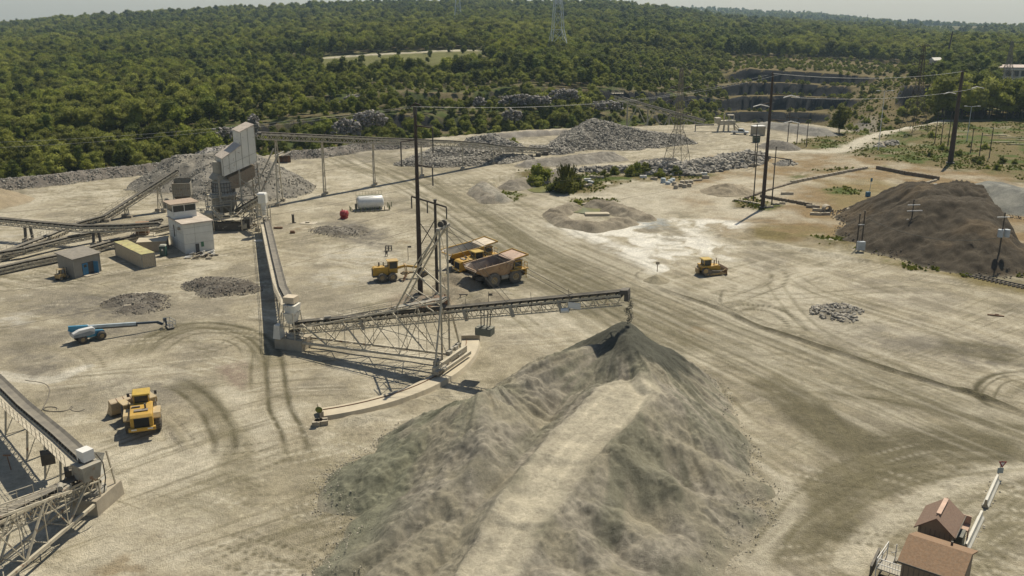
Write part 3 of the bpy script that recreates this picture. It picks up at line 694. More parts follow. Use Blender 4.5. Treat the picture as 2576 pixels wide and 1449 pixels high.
# ---- where trees grow
def tree_density(x, y):
    """0..1 and a size factor"""
    n0 = fbm(x / 25, y / 25, 3, 143); pu = CX + 2315 * x / y + 120 * (n0 - .5); e = edgeY(x, y); d = np.zeros_like(x); s = np.ones_like(x)
    n = fbm(x / 40, y / 40, 3, 141)
    d = np.where(y > e + 5, 1.0, 0.0)
    s = .58 + .42 * n + sst(500, 1100, y) * .20
    # shrubs close behind the berm line
    s = np.where(y < e + 22, s * .62, s)
    lw = (pu > 560) & (pu <= 1700) & (y < e + 150); s = np.where(lw, s * (.50 + .35 * n), s); d = np.where(lw, d * .85, d)
    # clearing with the pale track
    m = (pu > 600) & (pu < 1300) & (y > 572 + 40 * (n - .5) + 90 * sst(900, 640, pu)) & (y < 752)
    s = np.where((pu > 600) & (pu < 1300) & (y > 440) & (y < 560), s * .6, s); k = sst(1300, 1180, pu) * sst(590, 680, pu)
    d = np.where(m, d * (1 - k * .95), d); s = np.where(m & (k > .5), s * .55, s)
    # benches of the pit: sparse small growth
    pm = (pu > 1790) & (pu < 2245) & (y < 835)
    d = np.where(pm, np.where(y > 705, .8, .38 * (n > .45) + .08), d); s = np.where(pm, .16 + .20 * n, s)
    pm2 = (pu > 1830) & (pu < 2075) & (y < 590)
    d = np.where(pm2, 0.0, d)
    pm3 = (pu > 1500) & (pu <= 1790) & (y < 835)
    s = np.where(pm3, s * .55, s)
    # right hand: grass in front, tall trees behind
    r = pu > 2225
    front = np.interp(pu, [2225, 2290, 2340, 2380, 2430, 2480, 2576, 3000], [430, 420, 400, 372, 356, 352, 352, 360])
    s = np.where((pu > 2340) & (y < 440), 1.0 + .3 * n, s)
    d = np.where(r & (y < front), 0, d)
    d = np.where(r & (pu < 2330) & (y < 760), d * .55, d); s = np.where(r & (pu < 2330) & (y < 760), s * .55, s)
    rw = (pu > 2440) & (y > 448) & (y < 720); s = np.where(rw, .3, s); d = np.where(rw & (y < 590), .35, d)
    # warehouse clearing
    wc = (pu > 2455) & (y > 585) & (y < 700)
    d = np.where(wc, 0, d)
    d = np.where((pu > 2300) & (pu < 2460) & (y > 560) & (y < 760), d * .6, d)
    d = np.where(y > e + 5, d, 0); return d, s
NT = 46000
# stratified jitter on bearing/range cells: spacing grows with distance
pts = []
y = 262.0
while y < 5200:
    sp_ = 5.3 if y < 650 else 5.3 + (y - 650) * .0085
    nx = int(2 * .66 * y / sp_)
    xs = (np.arange(nx) + RNG.random(nx)) / nx * 2 * .66 * y - .66 * y
    ys = y + (RNG.random(nx) - .5) * sp_ * 1.1
    pts.append(np.stack([xs, ys], -1)); y += sp_ * .92
pts = np.concatenate(pts)
TX, TY = pts[:, 0], pts[:, 1]
dn, sz = tree_density(TX, TY)
zc = terrain(TX, TY); zn = terrain(TX, TY + 2.5); zn2 = terrain(TX, TY - 2.5)
slope = np.abs(zn - zn2) / 5
keep = (RNG.random(len(TX)) < dn) & ((slope < .85) | (RNG.random(len(TX)) < .12))
# drop what lies hidden behind the crest
keep &= ~((TY > 2250) & (TY < 3300))
TX, TY, zc, sz = TX[keep], TY[keep], zc[keep], sz[keep]
sz = sz * RNG.uniform(.62, 1.38, len(sz)) * (1 + np.clip((TY - 650) / 1500, 0, 1.2) * .35)
pu = CX + 2315 * TX / TY
kn = .5 * fbm(TX / 60, TY / 60, 3, 151) + .5 * fbm(TX / 190, TY / 190, 2, 152); rr = RNG.random(len(TX))
kind = np.where(kn > .56, 3, np.where(kn < .42, 4, 0)); kind = np.where(rr < .25, RNG.integers(0, 5, len(TX)), kind)
kind = np.where((rr > .93) & (TY < 620), 5, kind)
kind = np.where((kind == 4) & (RNG.random(len(TX)) < .4), 2, kind)
kind = np.where(sz < .36, 6, kind); sz = np.where(kind == 6, np.clip(sz * 2.2, .7, 1.5), sz)
# the 300 that show largest: nearest, in frame
vis = (abs(TX / TY) < .56)
order = np.argsort(np.where(vis, TY / np.maximum(sz, .3) ** .5 + 60 * (kind == 6), 1e9))
near_i = order[:300]; far = np.ones(len(TX), bool); far[near_i] = False
LAB = {0: 'round mid green tree', 1: 'wide spreading green tree', 2: 'tall narrow dark green tree', 3: 'pale olive green tree', 4: 'rounded dark green tree', 5: 'dark pointed conifer', 6: 'low green shrub'}
NMS = {0: 'broadleaf_tree', 1: 'spreading_tree', 2: 'tall_tree', 3: 'olive_tree', 4: 'dark_tree', 5: 'conifer_tree', 6: 'shrub'}
NMS[3] = 'pale_tree'
for i in near_i:
    k = int(kind[i])
    q_ = pu[i]; wh_ = [w for lim, w in ((300, 'behind the left gravel berm'), (640, 'behind the crushed stone heap'), (1040, 'behind the elevated conveyor'), (1345, 'behind the far central yard'), (1800, 'behind the pointed rock heap'), (2240, 'around the quarry pit'), (9999, 'in the right hand wood')) if q_ < lim][0]
    sz_w = 'big' if sz[i] > np.median(sz[near_i]) else 'small'
    make_tree(NMS[k], float(TX[i]), float(TY[i]), float(zc[i]), float(sz[i]), k, f'{sz_w} {LAB[k]} {wh_}', 'shrub' if k == 6 else 'tree', f'{sz_w} {LAB[k]}s {wh_}')
# the rest: one object, instanced
me = bpy.data.meshes.new('forest')
fx = np.where(far)[0]; n = len(fx)
me.vertices.add(n); me.vertices.foreach_set('co', np.stack([TX[fx], TY[fx], zc[fx]], -1).astype(np.float32).ravel())
for nm, arr, ty in (('sc', sz[fx], 'FLOAT'), ('rt', RNG.random(n) * 6.283, 'FLOAT'), ('kd', kind[fx], 'INT')):
    at = me.attributes.new(nm, ty, 'POINT'); at.data.foreach_set('value', arr.astype(np.float32 if ty == 'FLOAT' else np.int32))
fo = bpy.data.objects.new('forest', me); COL.objects.link(fo)
tag(fo, 'dense green forest rolling over the hills beyond the quarry', 'forest', None, 'stuff')
def inst_group(name, meshes):
    ng = bpy.data.node_groups.new(name, 'GeometryNodeTree')
    ng.interface.new_socket('Geometry', in_out='INPUT', socket_type='NodeSocketGeometry'); ng.interface.new_socket('Geometry', in_out='OUTPUT', socket_type='NodeSocketGeometry')
    N = ng.nodes.new; L = ng.links.new
    gi = N('NodeGroupInput'); go = N('NodeGroupOutput'); jn = N('GeometryNodeJoinGeometry')
    def attr(nm, ty):
        a = N('GeometryNodeInputNamedAttribute'); a.data_type = ty; a.inputs[0].default_value = nm; return a.outputs[0]
    sc, rt, kd = attr('sc', 'FLOAT'), attr('rt', 'FLOAT'), attr('kd', 'INT')
    cx = N('ShaderNodeCombineXYZ'); L(rt, cx.inputs[2])
    for k, ob in enumerate(meshes):
        if ob is None: continue
        oi = N('GeometryNodeObjectInfo'); oi.inputs[0].default_value = ob; oi.transform_space = 'ORIGINAL'
        cmpn = N('FunctionNodeCompare'); cmpn.data_type = 'INT'; cmpn.operation = 'EQUAL'; L(kd, cmpn.inputs[2]); cmpn.inputs[3].default_value = k
        ip = N('GeometryNodeInstanceOnPoints'); L(gi.outputs[0], ip.inputs['Points']); L(cmpn.outputs[0], ip.inputs['Selection']); L(oi.outputs['Geometry'], ip.inputs['Instance'])
        L(cx.outputs[0], ip.inputs['Rotation']); L(sc, ip.inputs['Scale']); L(ip.outputs[0], jn.inputs[0])
    L(jn.outputs[0], go.inputs[0]); return ng
_src = [None] * 7
for o in list(COL.objects):
    if o.name.split('.')[0] == 'crown' and o.type == 'MESH':
        k = CROWNS.index(o.data)
        if _src[k] is None: _src[k] = o
for k in range(7):
    if _src[k] is None: _src[k] = _src[0]
mod = fo.modifiers.new('trees', 'NODES'); mod.node_group = inst_group('scatter_trees', _src)
print('trees', n, 'total pts')
# ================================================================== heaps of gravel and rock
M_GRAVEL = ground_shader('loose_gravel', False, 1.9)
def heap_height(X, Y, prims):
    H = np.full(X.shape, -9.0)
    for p in prims:
        (ax, ay, az), (bx, by, bz) = p[0], p[1]; r0 = p[2] if len(p) > 2 else 0.0; sl = p[3] if len(p) > 3 else .68; r1 = p[4] if len(p) > 4 else r0
        dx, dy = bx - ax, by - ay; l2 = dx * dx + dy * dy
        t = np.clip(((X - ax) * dx + (Y - ay) * dy) / l2, 0, 1) if l2 > 1e-6 else np.zeros(X.shape)
        d = np.hypot(X - ax - t * dx, Y - ay - t * dy)
        r = r0 + (r1 - r0) * t
        h = az + (bz - az) * t - sl * np.maximum(0, np.sqrt(np.maximum(d - r, 0) ** 2 + .09) - .3)
        H = np.maximum(H, h)
    return H
def gully(X, Y, cx, cy, freq, s):
    a = np.arctan2(Y - cy, X - cx); r = np.hypot(X - cx, Y - cy)
    return vn(a * freq, r / 9, s) * .6 + vn(a * freq * 2.3, r / 5, s + 1) * .4
def heap(name, label, cat, prims, base, tip, res=.35, rough=.35, rs=2.0, seed=1, group=None, colfn=None, mat_=None, warp=1.2, ground=None, kind=None, post=None):
    xs = [p[i][0] for p in prims for i in (0, 1)]; ys = [p[i][1] for p in prims for i in (0, 1)]
    mh = max(max(p[0][2], p[1][2]) / (p[3] if len(p) > 3 else .68) + (p[2] if len(p) > 2 else 0) for p in prims) + 2.5
    x0, x1, y0, y1 = min(xs) - mh, max(xs) + mh, min(ys) - mh, max(ys) + mh
    nx, ny = int((x1 - x0) / res) + 2, int((y1 - y0) / res) + 2
    Xg, Yg = np.meshgrid(np.linspace(x0, x1, nx), np.linspace(y0, y1, ny), indexing='ij')
    wx = warp * (fbm(Xg / 5, Yg / 5, 3, seed) - .5) * 2; wy = warp * (fbm(Xg / 5, Yg / 5, 3, seed + 9) - .5) * 2
    H = heap_height(Xg + wx, Yg + wy, prims)
    cxm, cym = (x0 + x1) / 2, (y0 + y1) / 2
    H = H + rough * (fbm(Xg / rs, Yg / rs, 5, seed + 3) - .5) * 2 * np.clip(H + .6, 0, 1.3)
    if post is not None: H = post(Xg, Yg, H)
    fm = (H[:-1, :-1] > -.25) | (H[1:, 1:] > -.25)
    base = np.array(base); tip = np.array(tip)
    n = fbm(Xg / 3, Yg / 3, 5, seed + 5); k = sst(.35, .65, n)[..., None]
    c = base * (1 - k) + tip * k
    if colfn is not None: c = colfn(Xg, Yg, H, c)
    gz = 0 if ground is None else terrain(Xg.ravel(), Yg.ravel()).reshape(Xg.shape)
    c = np.broadcast_to(c, Xg.shape + (3,)).copy()
    e = sst(.45, -.1, H)[..., None]; c = c * (1 - e * .6) + C_DUST * .85 * e * .6
    loc = ((x0 + x1) / 2, (y0 + y1) / 2, 0)
    P = np.stack([Xg - loc[0], Yg - loc[1], np.maximum(H, -.3) + gz], -1).reshape(-1, 3)
    me = grid_mesh(name, P, nx, ny, mat_ or M_GRAVEL, c.reshape(-1, 3), True, fm)
    o = bpy.data.objects.new(name, me); COL.objects.link(o); o.location = loc
    return tag(o, label, cat, group, kind)
def P(px, py, z): return tuple(G(px, py, z))
# ---- the great stockpile under the stacker, with its dozer ramp
A0 = (13.8, 109.9, 9.3)
rl = [P(1585, 985, 6.5), P(1450, 1120, 5.7), P(1335, 1265, 4.8), P(1222, 1449, 3.9)]
rl.append((rl[-1][0] - 4.5, rl[-1][1] - 14, 2.4))
big = [(A0, A0, 0, .72)]
for a, b, r0, r1 in ((rl[0], rl[1], 3.5, 3.3), (rl[1], rl[2], 3.3, 3.0), (rl[2], rl[3], 2.8, 2.0), (rl[3], rl[4], 2.0, 2.4)):
    big.append((a, b, r0, .66, r1))
rg = [(11.9, 108.8, 7.2), P(1440, 882, 7.5), P(1380, 900, 7.6), P(1335, 926, 7.2), P(1270, 968, 7.0), P(1214, 990, 8.2)]
for a, b in zip(rg, rg[1:]): big.append((a, b, .05, .78))
r2 = [P(1214, 990, 8.2), P(1205, 1131, 6.6), P(1100, 1225, 5.2), P(985, 1318, 3.4), P(880, 1400, 1.6), P(800, 1449, .3)]
for a, b in zip(r2, r2[1:]): big.append((a, b, .05, .62))
big += [(P(1110, 1060, 5.2), P(960, 1150, 3.2), .4, .55), (P(960, 1150, 3.2), P(880, 1230, 1.2), .4, .5), (P(1120, 1312, 3.7), P(980, 1449, 2.4), .5, .6), (P(1130, 1230, 5), P(1250, 1120, 6.0), .4, .6),
        (P(1648, 982, 6.9), P(1610, 1040, 6.5), .2, .7), (P(1650, 980, 7.0), A0, .2, .72), (P(1600, 1060, 6.2), P(1790, 1160, 2.8), .3, .6), (P(1790, 1160, 3.4), P(1880, 1215, .9), .3, .5),
        (P(1560, 1120, 6.6), P(1700, 1230, 3.8), .3, .6), (P(1700, 1230, 3.8), P(1870, 1270, .9), .3, .5), (P(1475, 1262, 4.6), P(1640, 1350, 3.0), .4, .58), (P(1640, 1350, 3.3), P(1790, 1350, .8), .3, .5),
        (P(1430, 1345, 4.2), P(1540, 1449, 3.0), .4, .6), (P(1375, 1440, 3.9), P(1430, 1570, 2.6), .4, .6), (P(1520, 1449, 3.6), P(1690, 1449, 1.4), .3, .5)]
ramp_line = rl
def big_post(X, Y, H):
    # raised windrow along the ramp edges, streaky run-out gullies on the flanks
    d, t, L = segdist(ramp_line, xs=X.ravel(), ys=Y.ravel()); d = d.reshape(X.shape); t = t.reshape(X.shape)
    w = 3.4 - 1.5 * np.clip(t / L, 0, 1)
    on = sst(w + .6, w - .5, d)
    flank = 1 - on
    g = gully(X, Y, 13.8, 109.9, 9, 5); g2 = gully(X, Y, -3, 95, 8, 8)
    flank = flank * sst(5, 11, np.hypot(X - 13.8, Y - 109.9) + 0 * X) * .9 + flank * .1
    H = H + flank * np.clip(H, 0, 2) * (.42 * (g - .5) + .40 * (g2 - .5) + .22 * (gully(X, Y, 13.8, 109.9, 34, 9) - .5) + .10 * (fbm(X / .8, Y / .8, 3, 19) - .5))
    H = H + flank * np.clip(H, 0, 1) * (.30 * (vn(X / .42, Y / .42, 61) - .5) + .22 * (vn(X / .9, Y / .9, 62) - .5)) * sst(.3, .6, fbm(X / 5, Y / 5, 3, 63))
    H = H + .30 * np.exp(-((d - w - .1) / .35) ** 2) * sst(0, 6, t) * (.5 + vn(t / 2, d, 64))
    H = H + on * (.16 * (vn(t / 12, d * 1.3, 4) - .5) + .14 * (fbm(X / 1.4, Y / 1.4, 4, 5) - .5))
    # dug-out bites on the left foot
    for (bx, by, br) in ((G(905, 1135).x, G(905, 1135).y, 2.2), (G(930, 1390).x, G(930, 1390).y, 1.6), (G(1000, 1130).x, G(1000, 1130).y + 1, 1.6)):
        H = H - 1.1 * np.exp(-(((X - bx) ** 2 + (Y - by) ** 2) / br ** 2))
    return H
def big_col(X, Y, H, c):
    green = np.array([.175, .178, .122]); grey = np.array([.262, .238, .186]); dark = np.array([.080, .080, .062]); pale = np.array([.345, .312, .225])
    n = fbm(X / 4, Y / 4, 5, 201); n2 = fbm(X / 1.2, Y / 1.2, 4, 202)
    g = gully(X, Y, 13.8, 109.9, 12, 5)
    n3 = fbm(X / .5, Y / .5, 3, 207); c = grey * (.30 + .60 * n2 + .90 * n3)[..., None] * np.ones(X.shape + (1,))
    k = (sst(.38, .62, n) * .8)[..., None]; c = c * (1 - k) + pale * .85 * k
    k = (sst(3, -6, X - .55 * (Y - 92)) * sst(.30, .5, fbm(X / 6, Y / 6, 3, 204)))[..., None] * .8; c = c * (1 - k) + green * (.8 + .6 * n2[..., None]) * k
    k = (sst(.45, .62, g) * .55 * sst(-8, 6, X))[..., None]; c = c * (1 - k) + green * .8 * k
    ra_ = np.hypot(X - 13.8, Y - 108.9)
    k = (sst(9.8, 6.8, ra_ + 3.5 * (n - .5) + 2 * (n2 - .5)) * sst(-4.5, -1, X - 11.5 + .5 * (Y - 110)))[..., None] * .95; c = c * (1 - k) + dark * (.75 + .6 * n2[..., None]) * k
    d, t, L = segdist(ramp_line, xs=X.ravel(), ys=Y.ravel()); d = d.reshape(X.shape); t = t.reshape(X.shape)
    w = 3.2 - 1.5 * np.clip(t / L, 0, 1)
    k = (sst(w + .8, w - .9, d + 1.6 * (n - .5) + .8 * (n2 - .5)))[..., None] * .92
    road_c = np.array([.50, .45, .335]) * (.74 + .34 * vn(t / 14, d * 1.6, 6) + .18 * n2)[..., None]
    c = c * (1 - k) + road_c * k
    return c
heap('gravel_stockpile', 'huge grey green crushed stone stockpile with a pale ramp cut up it below the stacker', 'stockpile', big, (.22, .2, .15), (.3, .27, .2), res=.15, rough=.20, rs=1.6, seed=31, warp=1.0, colfn=big_col, post=big_post)
# ---- brown stockpile on the right
br = []
tops = [P(2305, 462, 8.6), P(2352, 472, 9.2), P(2412, 462, 9.6), P(2455, 470, 9.4), P(2487, 482, 8.8)]
for a, b in zip(tops, tops[1:]): br.append((a, b, 2.5, .62))
tops_ = 0
br += [(P(2335, 480, 8.8), P(2250, 530, 4.2), 1.0, .60), (P(2250, 530, 4.2), P(2170, 553, 1.2), 1.0, .5), (P(2300, 470, 8.4), P(2190, 520, 3.0), 1.2, .6), (P(2420, 500, 9.2), P(2460, 560, 6.8), 2.0, .55), (P(2540, 612, 2.2), P(2500, 640, 1.6), .8, .5), (P(2470, 655, .8), P(2620, 672, .7), 1.0, .3), (P(2370, 500, 9.0), P(2440, 500, 9.2), 3, .55)]
for k_ in range(16):
    px_, py_ = random.uniform(2310, 2480), random.uniform(462, 520); c_ = P(px_, py_, 9.6 - .03 * (py_ - 462)); br.append((c_, c_, random.uniform(.4, 1.4), .55))
def br_post(X, Y, H):
    # steep dug face on the right shoulder
    a = P(2489, 478, 8.8); b = P(2530, 590, 3.5)
    d, t, L = segdist([a, b], xs=X.ravel(), ys=Y.ravel()); d = d.reshape(X.shape)
    dd = (X - a[0]) * (b[1] - a[1]) - (Y - a[1]) * (b[0] - a[0])
    cut = np.exp(-(d / 2.6) ** 2) * (1 + .8 * (fbm(X / 1.2, Y / 4, 4, 7) - .5) * 2)
    dn_ = -dd / math.hypot(b[0] - a[0], b[1] - a[1])
    H = np.where((X > a[0] - 30) & (dn_ > -1), np.minimum(H, np.maximum(8.6 - 1.9 * (dn_ + 1) + 1.6 * (fbm(X / 1.6, Y / 1.6, 3, 6) - .5), -3 + 3.6 * sst(16, 6, np.hypot(X - P(2540, 612, 2.2)[0], Y - P(2540, 612, 2.2)[1])) + .6)), H)
    g = gully(X, Y, tops[2][0], tops[2][1], 9, 15)
    return H + .35 * (g - .5) * np.clip(H, 0, 2)
def br_col(X, Y, H, c):
    n2 = fbm(X / 1.5, Y / 1.5, 4, 212); n = fbm(X / 7, Y / 7, 4, 213)
    c = np.array([.080, .066, .047]) * (.6 + .8 * n2[..., None])
    k = (sst(.5, .7, n) * .45)[..., None]; c = c * (1 - k) + np.array([.15, .11, .065]) * k
    return c
heap('brown_stockpile', 'large dark brown gravel stockpile with rounded lobes behind the utility poles', 'stockpile', br, (.1, .08, .06), (.15, .11, .07), res=.32, rough=.42, rs=1.6, seed=41, warp=1.4, colfn=br_col, post=br_post)
heap('grey_stockpile', 'pale grey fine gravel pile tucked behind the brown stockpile', 'stockpile', [(P(2440, 470, 4), P(2500, 458, 4.6), 1.5, .55), (P(2500, 458, 4.6), P(2590, 480, 4.4), 2, .5), (P(2545, 470, 4.6), P(2560, 520, 1.2), 1.5, .45)], (.20, .20, .175), (.27, .265, .225), res=.5, rough=.25, rs=3, seed=51)
# ---- rock heaps: a heightfield core strewn with real angular boulders
def rock_mesh(name, seed, m):
    bm = bmesh.new(); bmesh.ops.create_icosphere(bm, subdivisions=1, radius=.5); rg = random.Random(seed)
    for v in bm.verts:
        v.co *= rg.uniform(.72, 1.2)
    sx, sy, sz_ = rg.uniform(.8, 1.3), rg.uniform(.6, 1.0), rg.uniform(.5, .8)
    for v in bm.verts: v.co.x *= sx; v.co.y *= sy; v.co.z *= sz_
    bmesh.ops.dissolve_limit(bm, angle_limit=.25, verts=bm.verts, edges=bm.edges)
    me = bpy.data.meshes.new(name); bm.to_mesh(me); bm.free(); me.materials.append(m); return me
def rock_mat(name, lo, hi):
    m, nt, b = nodes_of(name); N = nt.nodes.new; L = nt.links.new
    oi = N('ShaderNodeObjectInfo'); at = N('ShaderNodeAttribute'); at.attribute_name = 'rv'
    add = N('ShaderNodeMath'); add.operation = 'ADD'; L(oi.outputs['Random'], add.inputs[0]); L(at.outputs['Fac'], add.inputs[1])
    fr = N('ShaderNodeMath'); fr.operation = 'FRACT'; L(add.outputs[0], fr.inputs[0])
    mx = N('ShaderNodeMix'); mx.data_type = 'RGBA'; L(fr.outputs[0], mx.inputs[0]); mx.inputs[6].default_value = lo + (1,); mx.inputs[7].default_value = hi + (1,)
    L(mx.outputs[2], b.inputs['Base Color']); b.inputs['Roughness'].default_value = .9; return m
M_ROCK = rock_mat('broken_rock', (.13, .12, .10), (.42, .385, .315))
M_ROCKT = rock_mat('tan_rock', (.20, .165, .12), (.40, .34, .26))
ROCKS = [rock_mesh('rock', k, M_ROCK) for k in range(6)]
_rv = [(np.array([v.co[:] for v in r.vertices]), [tuple(p.vertices) for p in r.polygons]) for r in ROCKS]
def rocks_joined(name, pts, m):
    """pts: (x,y,z,size)"""
    V = []; F = []; RV = []; n = 0
    for (x, y, z, s) in pts:
        v, f = _rv[random.randrange(6)]
        R = np.array(Matrix.Rotation(random.uniform(0, 6.28), 3, Vector((random.gauss(0, .5), random.gauss(0, .5), 1)).normalized()))
        vv = v @ R.T * s + np.array([x, y, z]); V.append(vv); F += [tuple(i + n for i in ff) for ff in f]; n += len(vv); RV.append(np.full(len(vv), random.random()))
    me = bpy.data.meshes.new(name); me.from_pydata(np.concatenate(V).tolist(), [], F); me.materials.append(m)
    at = me.attributes.new('rv', 'FLOAT', 'POINT'); at.data.foreach_set('value', np.concatenate(RV).astype(np.float32)); return me
def rock_heap(name, label, cat, prims, s0, s1, n, core=(.20, .19, .17), seed=1, m=None, big_n=0, group=None):
    """core heightfield as its own part, the biggest stones as parts, the rest as one stuff part"""
    xs = [p[i][0] for p in prims for i in (0, 1)]; ys = [p[i][1] for p in prims for i in (0, 1)]
    c0 = ((min(xs) + max(xs)) / 2, (min(ys) + max(ys)) / 2, 0)
    h = heap('rubble_core', None, None, prims, core, tuple(v * 1.4 for v in core), res=.6, rough=.5, rs=1.6, seed=seed, warp=1.5)
    h['kind'] = 'stuff'
    t = thing(name, label, cat, c0, 0, group)
    h.parent = t; h.location = (h.location[0] - c0[0], h.location[1] - c0[1], 0)
    mh = max(max(p[0][2], p[1][2]) / .68 + (p[2] if len(p) > 2 else 0) for p in prims) + 1
    rg = np.random.default_rng(seed); pts = []
    while len(pts) < n:
        X = rg.uniform(min(xs) - mh, max(xs) + mh, 4000); Y = rg.uniform(min(ys) - mh, max(ys) + mh, 4000)
        wx = 1.5 * (fbm(X / 5, Y / 5, 3, seed) - .5) * 2; wy = 1.5 * (fbm(X / 5, Y / 5, 3, seed + 9) - .5) * 2
        H = heap_height(X + wx, Y + wy, prims); k = H > -.15
        for x, y, z in zip(X[k], Y[k], H[k]):
            pts.append((x - c0[0], y - c0[1], max(z, 0) + .05, rg.uniform(s0, s1) ** 1.0 * (1.25 if rg.random() < .15 else 1)))
            if len(pts) >= n: break
    if big_n:
        pts.sort(key=lambda q: -q[3] + .02 * (q[1]))
        for (x, y, z, s) in pts[:big_n]:
            o = bpy.data.objects.new('boulder', ROCKS[random.randrange(6)] if m is None else ROCKS[0]); COL.objects.link(o); o.parent = t
            o.location = (x, y, z); o.scale = (s * 1.1,) * 3; o.rotation_euler = (random.uniform(-.6, .6), random.uniform(-.6, .6), random.uniform(0, 6.28))
        pts = pts[big_n:]
    if pts: part('rubble', rocks_joined('rubble', pts, m or M_ROCK), None, t, kind='stuff')
    return t
M_HEAPST = rock_mat('crushed_stone', (.15, .14, .115), (.40, .37, .31))
# ---- crushed stone behind the plant
rock_heap('crushed_stone_heap', 'broad pale grey crushed stone heap behind the crusher tower', 'stockpile',
     [(P(452, 392, 7.6), P(520, 388, 7.2), 1.5, .62), (P(520, 388, 7.2), P(590, 372, 8.2), 1.5, .62), (P(590, 372, 8.2), P(655, 408, 7.4), 1.5, .62), (P(655, 408, 7.4), P(700, 440, 3.4), 1.5, .55), (P(450, 396, 7.4), P(400, 440, 3.2), 1, .6), (P(540, 400, 7.0), P(540, 450, 4), 2, .6)],
     .22, .6, 5500, seed=61, core=(.19, .175, .145), m=M_HEAPST)
rock_heap('gravel_berm', 'long low grey gravel berm edging the yard in front of the left woods', 'berm',
     [(P(a, b, 2.4), P(c, d, 2.4), .6, .7) for (a, b), (c, d) in zip([(-260, 490), (-60, 462), (30, 449), (75, 445), (160, 436), (260, 424), (360, 415), (450, 404)], [(-60, 462), (30, 449), (75, 445), (160, 436), (260, 424), (360, 415), (450, 404), (560, 398)])],
     .22, .6, 4500, seed=71, core=(.17, .15, .125), m=M_HEAPST)
rock_heap('gravel_berm', 'low grey gravel berm running right from the two small sloped roof sheds', 'berm',
     [(P(a, b, 2.2), P(c, d, 2.2), .5, .7) for (a, b), (c, d) in zip([(730, 380), (800, 377), (870, 367), (930, 358), (1000, 356)], [(800, 377), (870, 367), (930, 358), (1000, 356), (1060, 352)])],
     .22, .7, 2200, seed=73, core=(.17, .15, .125), m=M_HEAPST)
heap('gravel_berm', 'low straight gravel berm on the far yard edge left of the big rock heap', 'berm',
     [(P(1240, 337, 1.6), P(1400, 327, 1.6), .4, .6), (P(1400, 327, 1.6), P(1530, 328, 1.6), .4, .6)], (.22, .20, .17), (.28, .255, .215), res=.9, rough=.7, rs=2.2, seed=74)
heap('tan_dirt_pile', 'smooth tan dirt pile cut by the left picture edge beside the far yard', 'dirt pile', [(P(-30, 478, 3.2), P(-110, 480, 4), 2, .42)], (.30, .245, .16), (.34, .28, .19), res=.5, rough=.2, rs=3, seed=75)
# ---- lower gravel piles
def small(name, label, cat, prims, b=(.21, .19, .15), t=(.29, .265, .215), **k):
    kk = dict(res=.3, rough=.3, rs=1.0, seed=len(label), warp=.8); kk.update(k)
    return heap(name, label, cat, prims, b, t, **kk)
small('gravel_pile', 'dark flat oval gravel pile left of the long belt conveyor', 'gravel pile', [(P(520, 705, .8), P(570, 708, .9), 2.0, .5), (P(570, 708, .9), P(600, 712, .6), 1.2, .4), (P(545, 722, .8), P(620, 722, .5), 1.2, .5)], (.12, .105, .085), (.20, .18, .145), rough=.4, rs=.6)
small('gravel_pile', 'dark stony gravel pile behind the blue boom lift basket', 'gravel pile', [(P(320, 748, .9), P(365, 745, .8), 1.8, .5), (P(340, 770, .5), P(372, 765, .5), 1.5, .4)], (.12, .105, .085), (.21, .19, .155), rough=.45, rs=.6)
small('dirt_mound', 'grey earth bank curving round the left end of the algae pond', 'dirt mound', [(P(1232, 470, 1.5), P(1212, 458, 1.6), .6, .7), (P(1205, 470, 1.6), P(1235, 492, 1.5), .8, .7), (P(1290, 455, 2.0), P(1400, 430, 2.0), .8, .6)], (.22, .195, .15), (.29, .26, .205))
small('dirt_mound', 'smooth pale sand ridge left of the sandy hollow by the pond', 'dirt mound', [(P(1215, 462, 2.0), P(1250, 488, 1.7), 1.0, .7)], (.27, .25, .20), (.34, .31, .25), seed=301)
small('dirt_mound', 'horseshoe shaped dirt bank around the small square pool', 'dirt mound',
      [(P(1392, 534, 1.1), P(1430, 552, 1.3), .7, .65), (P(1430, 552, 1.3), P(1500, 561, 1.4), .9, .65), (P(1500, 561, 1.4), P(1570, 547, 1.4), .9, .65), (P(1500, 505, 1.4), P(1535, 507, 1.5), 1.0, .65), (P(1555, 514, 1.9), P(1620, 540, 1.0), 1.1, .6), (P(1400, 525, 1.5), P(1440, 510, 1.2), .7, .6)], (.215, .185, .135), (.30, .262, .195), rough=.35, rs=1.3)
small('gravel_pile', 'low tan gravel cone in front of the boulder windrow', 'gravel pile', [(P(1826, 462, 2.2), P(1838, 462, 2.2), .3, .35)], (.26, .22, .155), (.31, .265, .19))
small('gravel_pile', 'grey gravel mound beside the green bin and the pit edge', 'gravel pile', [(P(1950, 352, 2.6), P(1975, 358, 2.2), .8, .5)], (.17, .155, .13), (.23, .21, .175))
small('gravel_pile', 'long low gravel spill between the truck road and the big rock heap', 'gravel pile', [(P(1335, 404, 1.6), P(1420, 395, 2.0), 1.2, .5), (P(1420, 395, 2.0), P(1530, 382, 2.4), 1.4, .5)], (.22, .20, .165), (.30, .275, .23))
small('gravel_pile', 'grey gravel bank on the lower road behind the pit crusher', 'gravel pile', [(P(1990, 312, 2.2), P(2060, 322, 2.4), 2, .45), (P(1930, 308, 1.6), P(1990, 312, 2.2), 2, .45)], (.20, .19, .165), (.27, .255, .22), res=.6)
small('dirt_mound', 'brown dirt mound shading under the rusty haul truck tail', 'dirt mound', [(P(1150, 690, 1.6), P(1175, 700, 1.3), .8, .6), (P(1135, 725, 1.2), P(1105, 715, .8), .8, .5)], (.23, .195, .14), (.29, .25, .18), seed=77)
small('dirt_mound', 'low dirt mound between the stacker conveyor and the rusty haul truck', 'dirt mound', [(P(1215, 745, 1.3), P(1240, 738, 1.2), .8, .5)], (.25, .215, .155), (.30, .265, .19), seed=78)
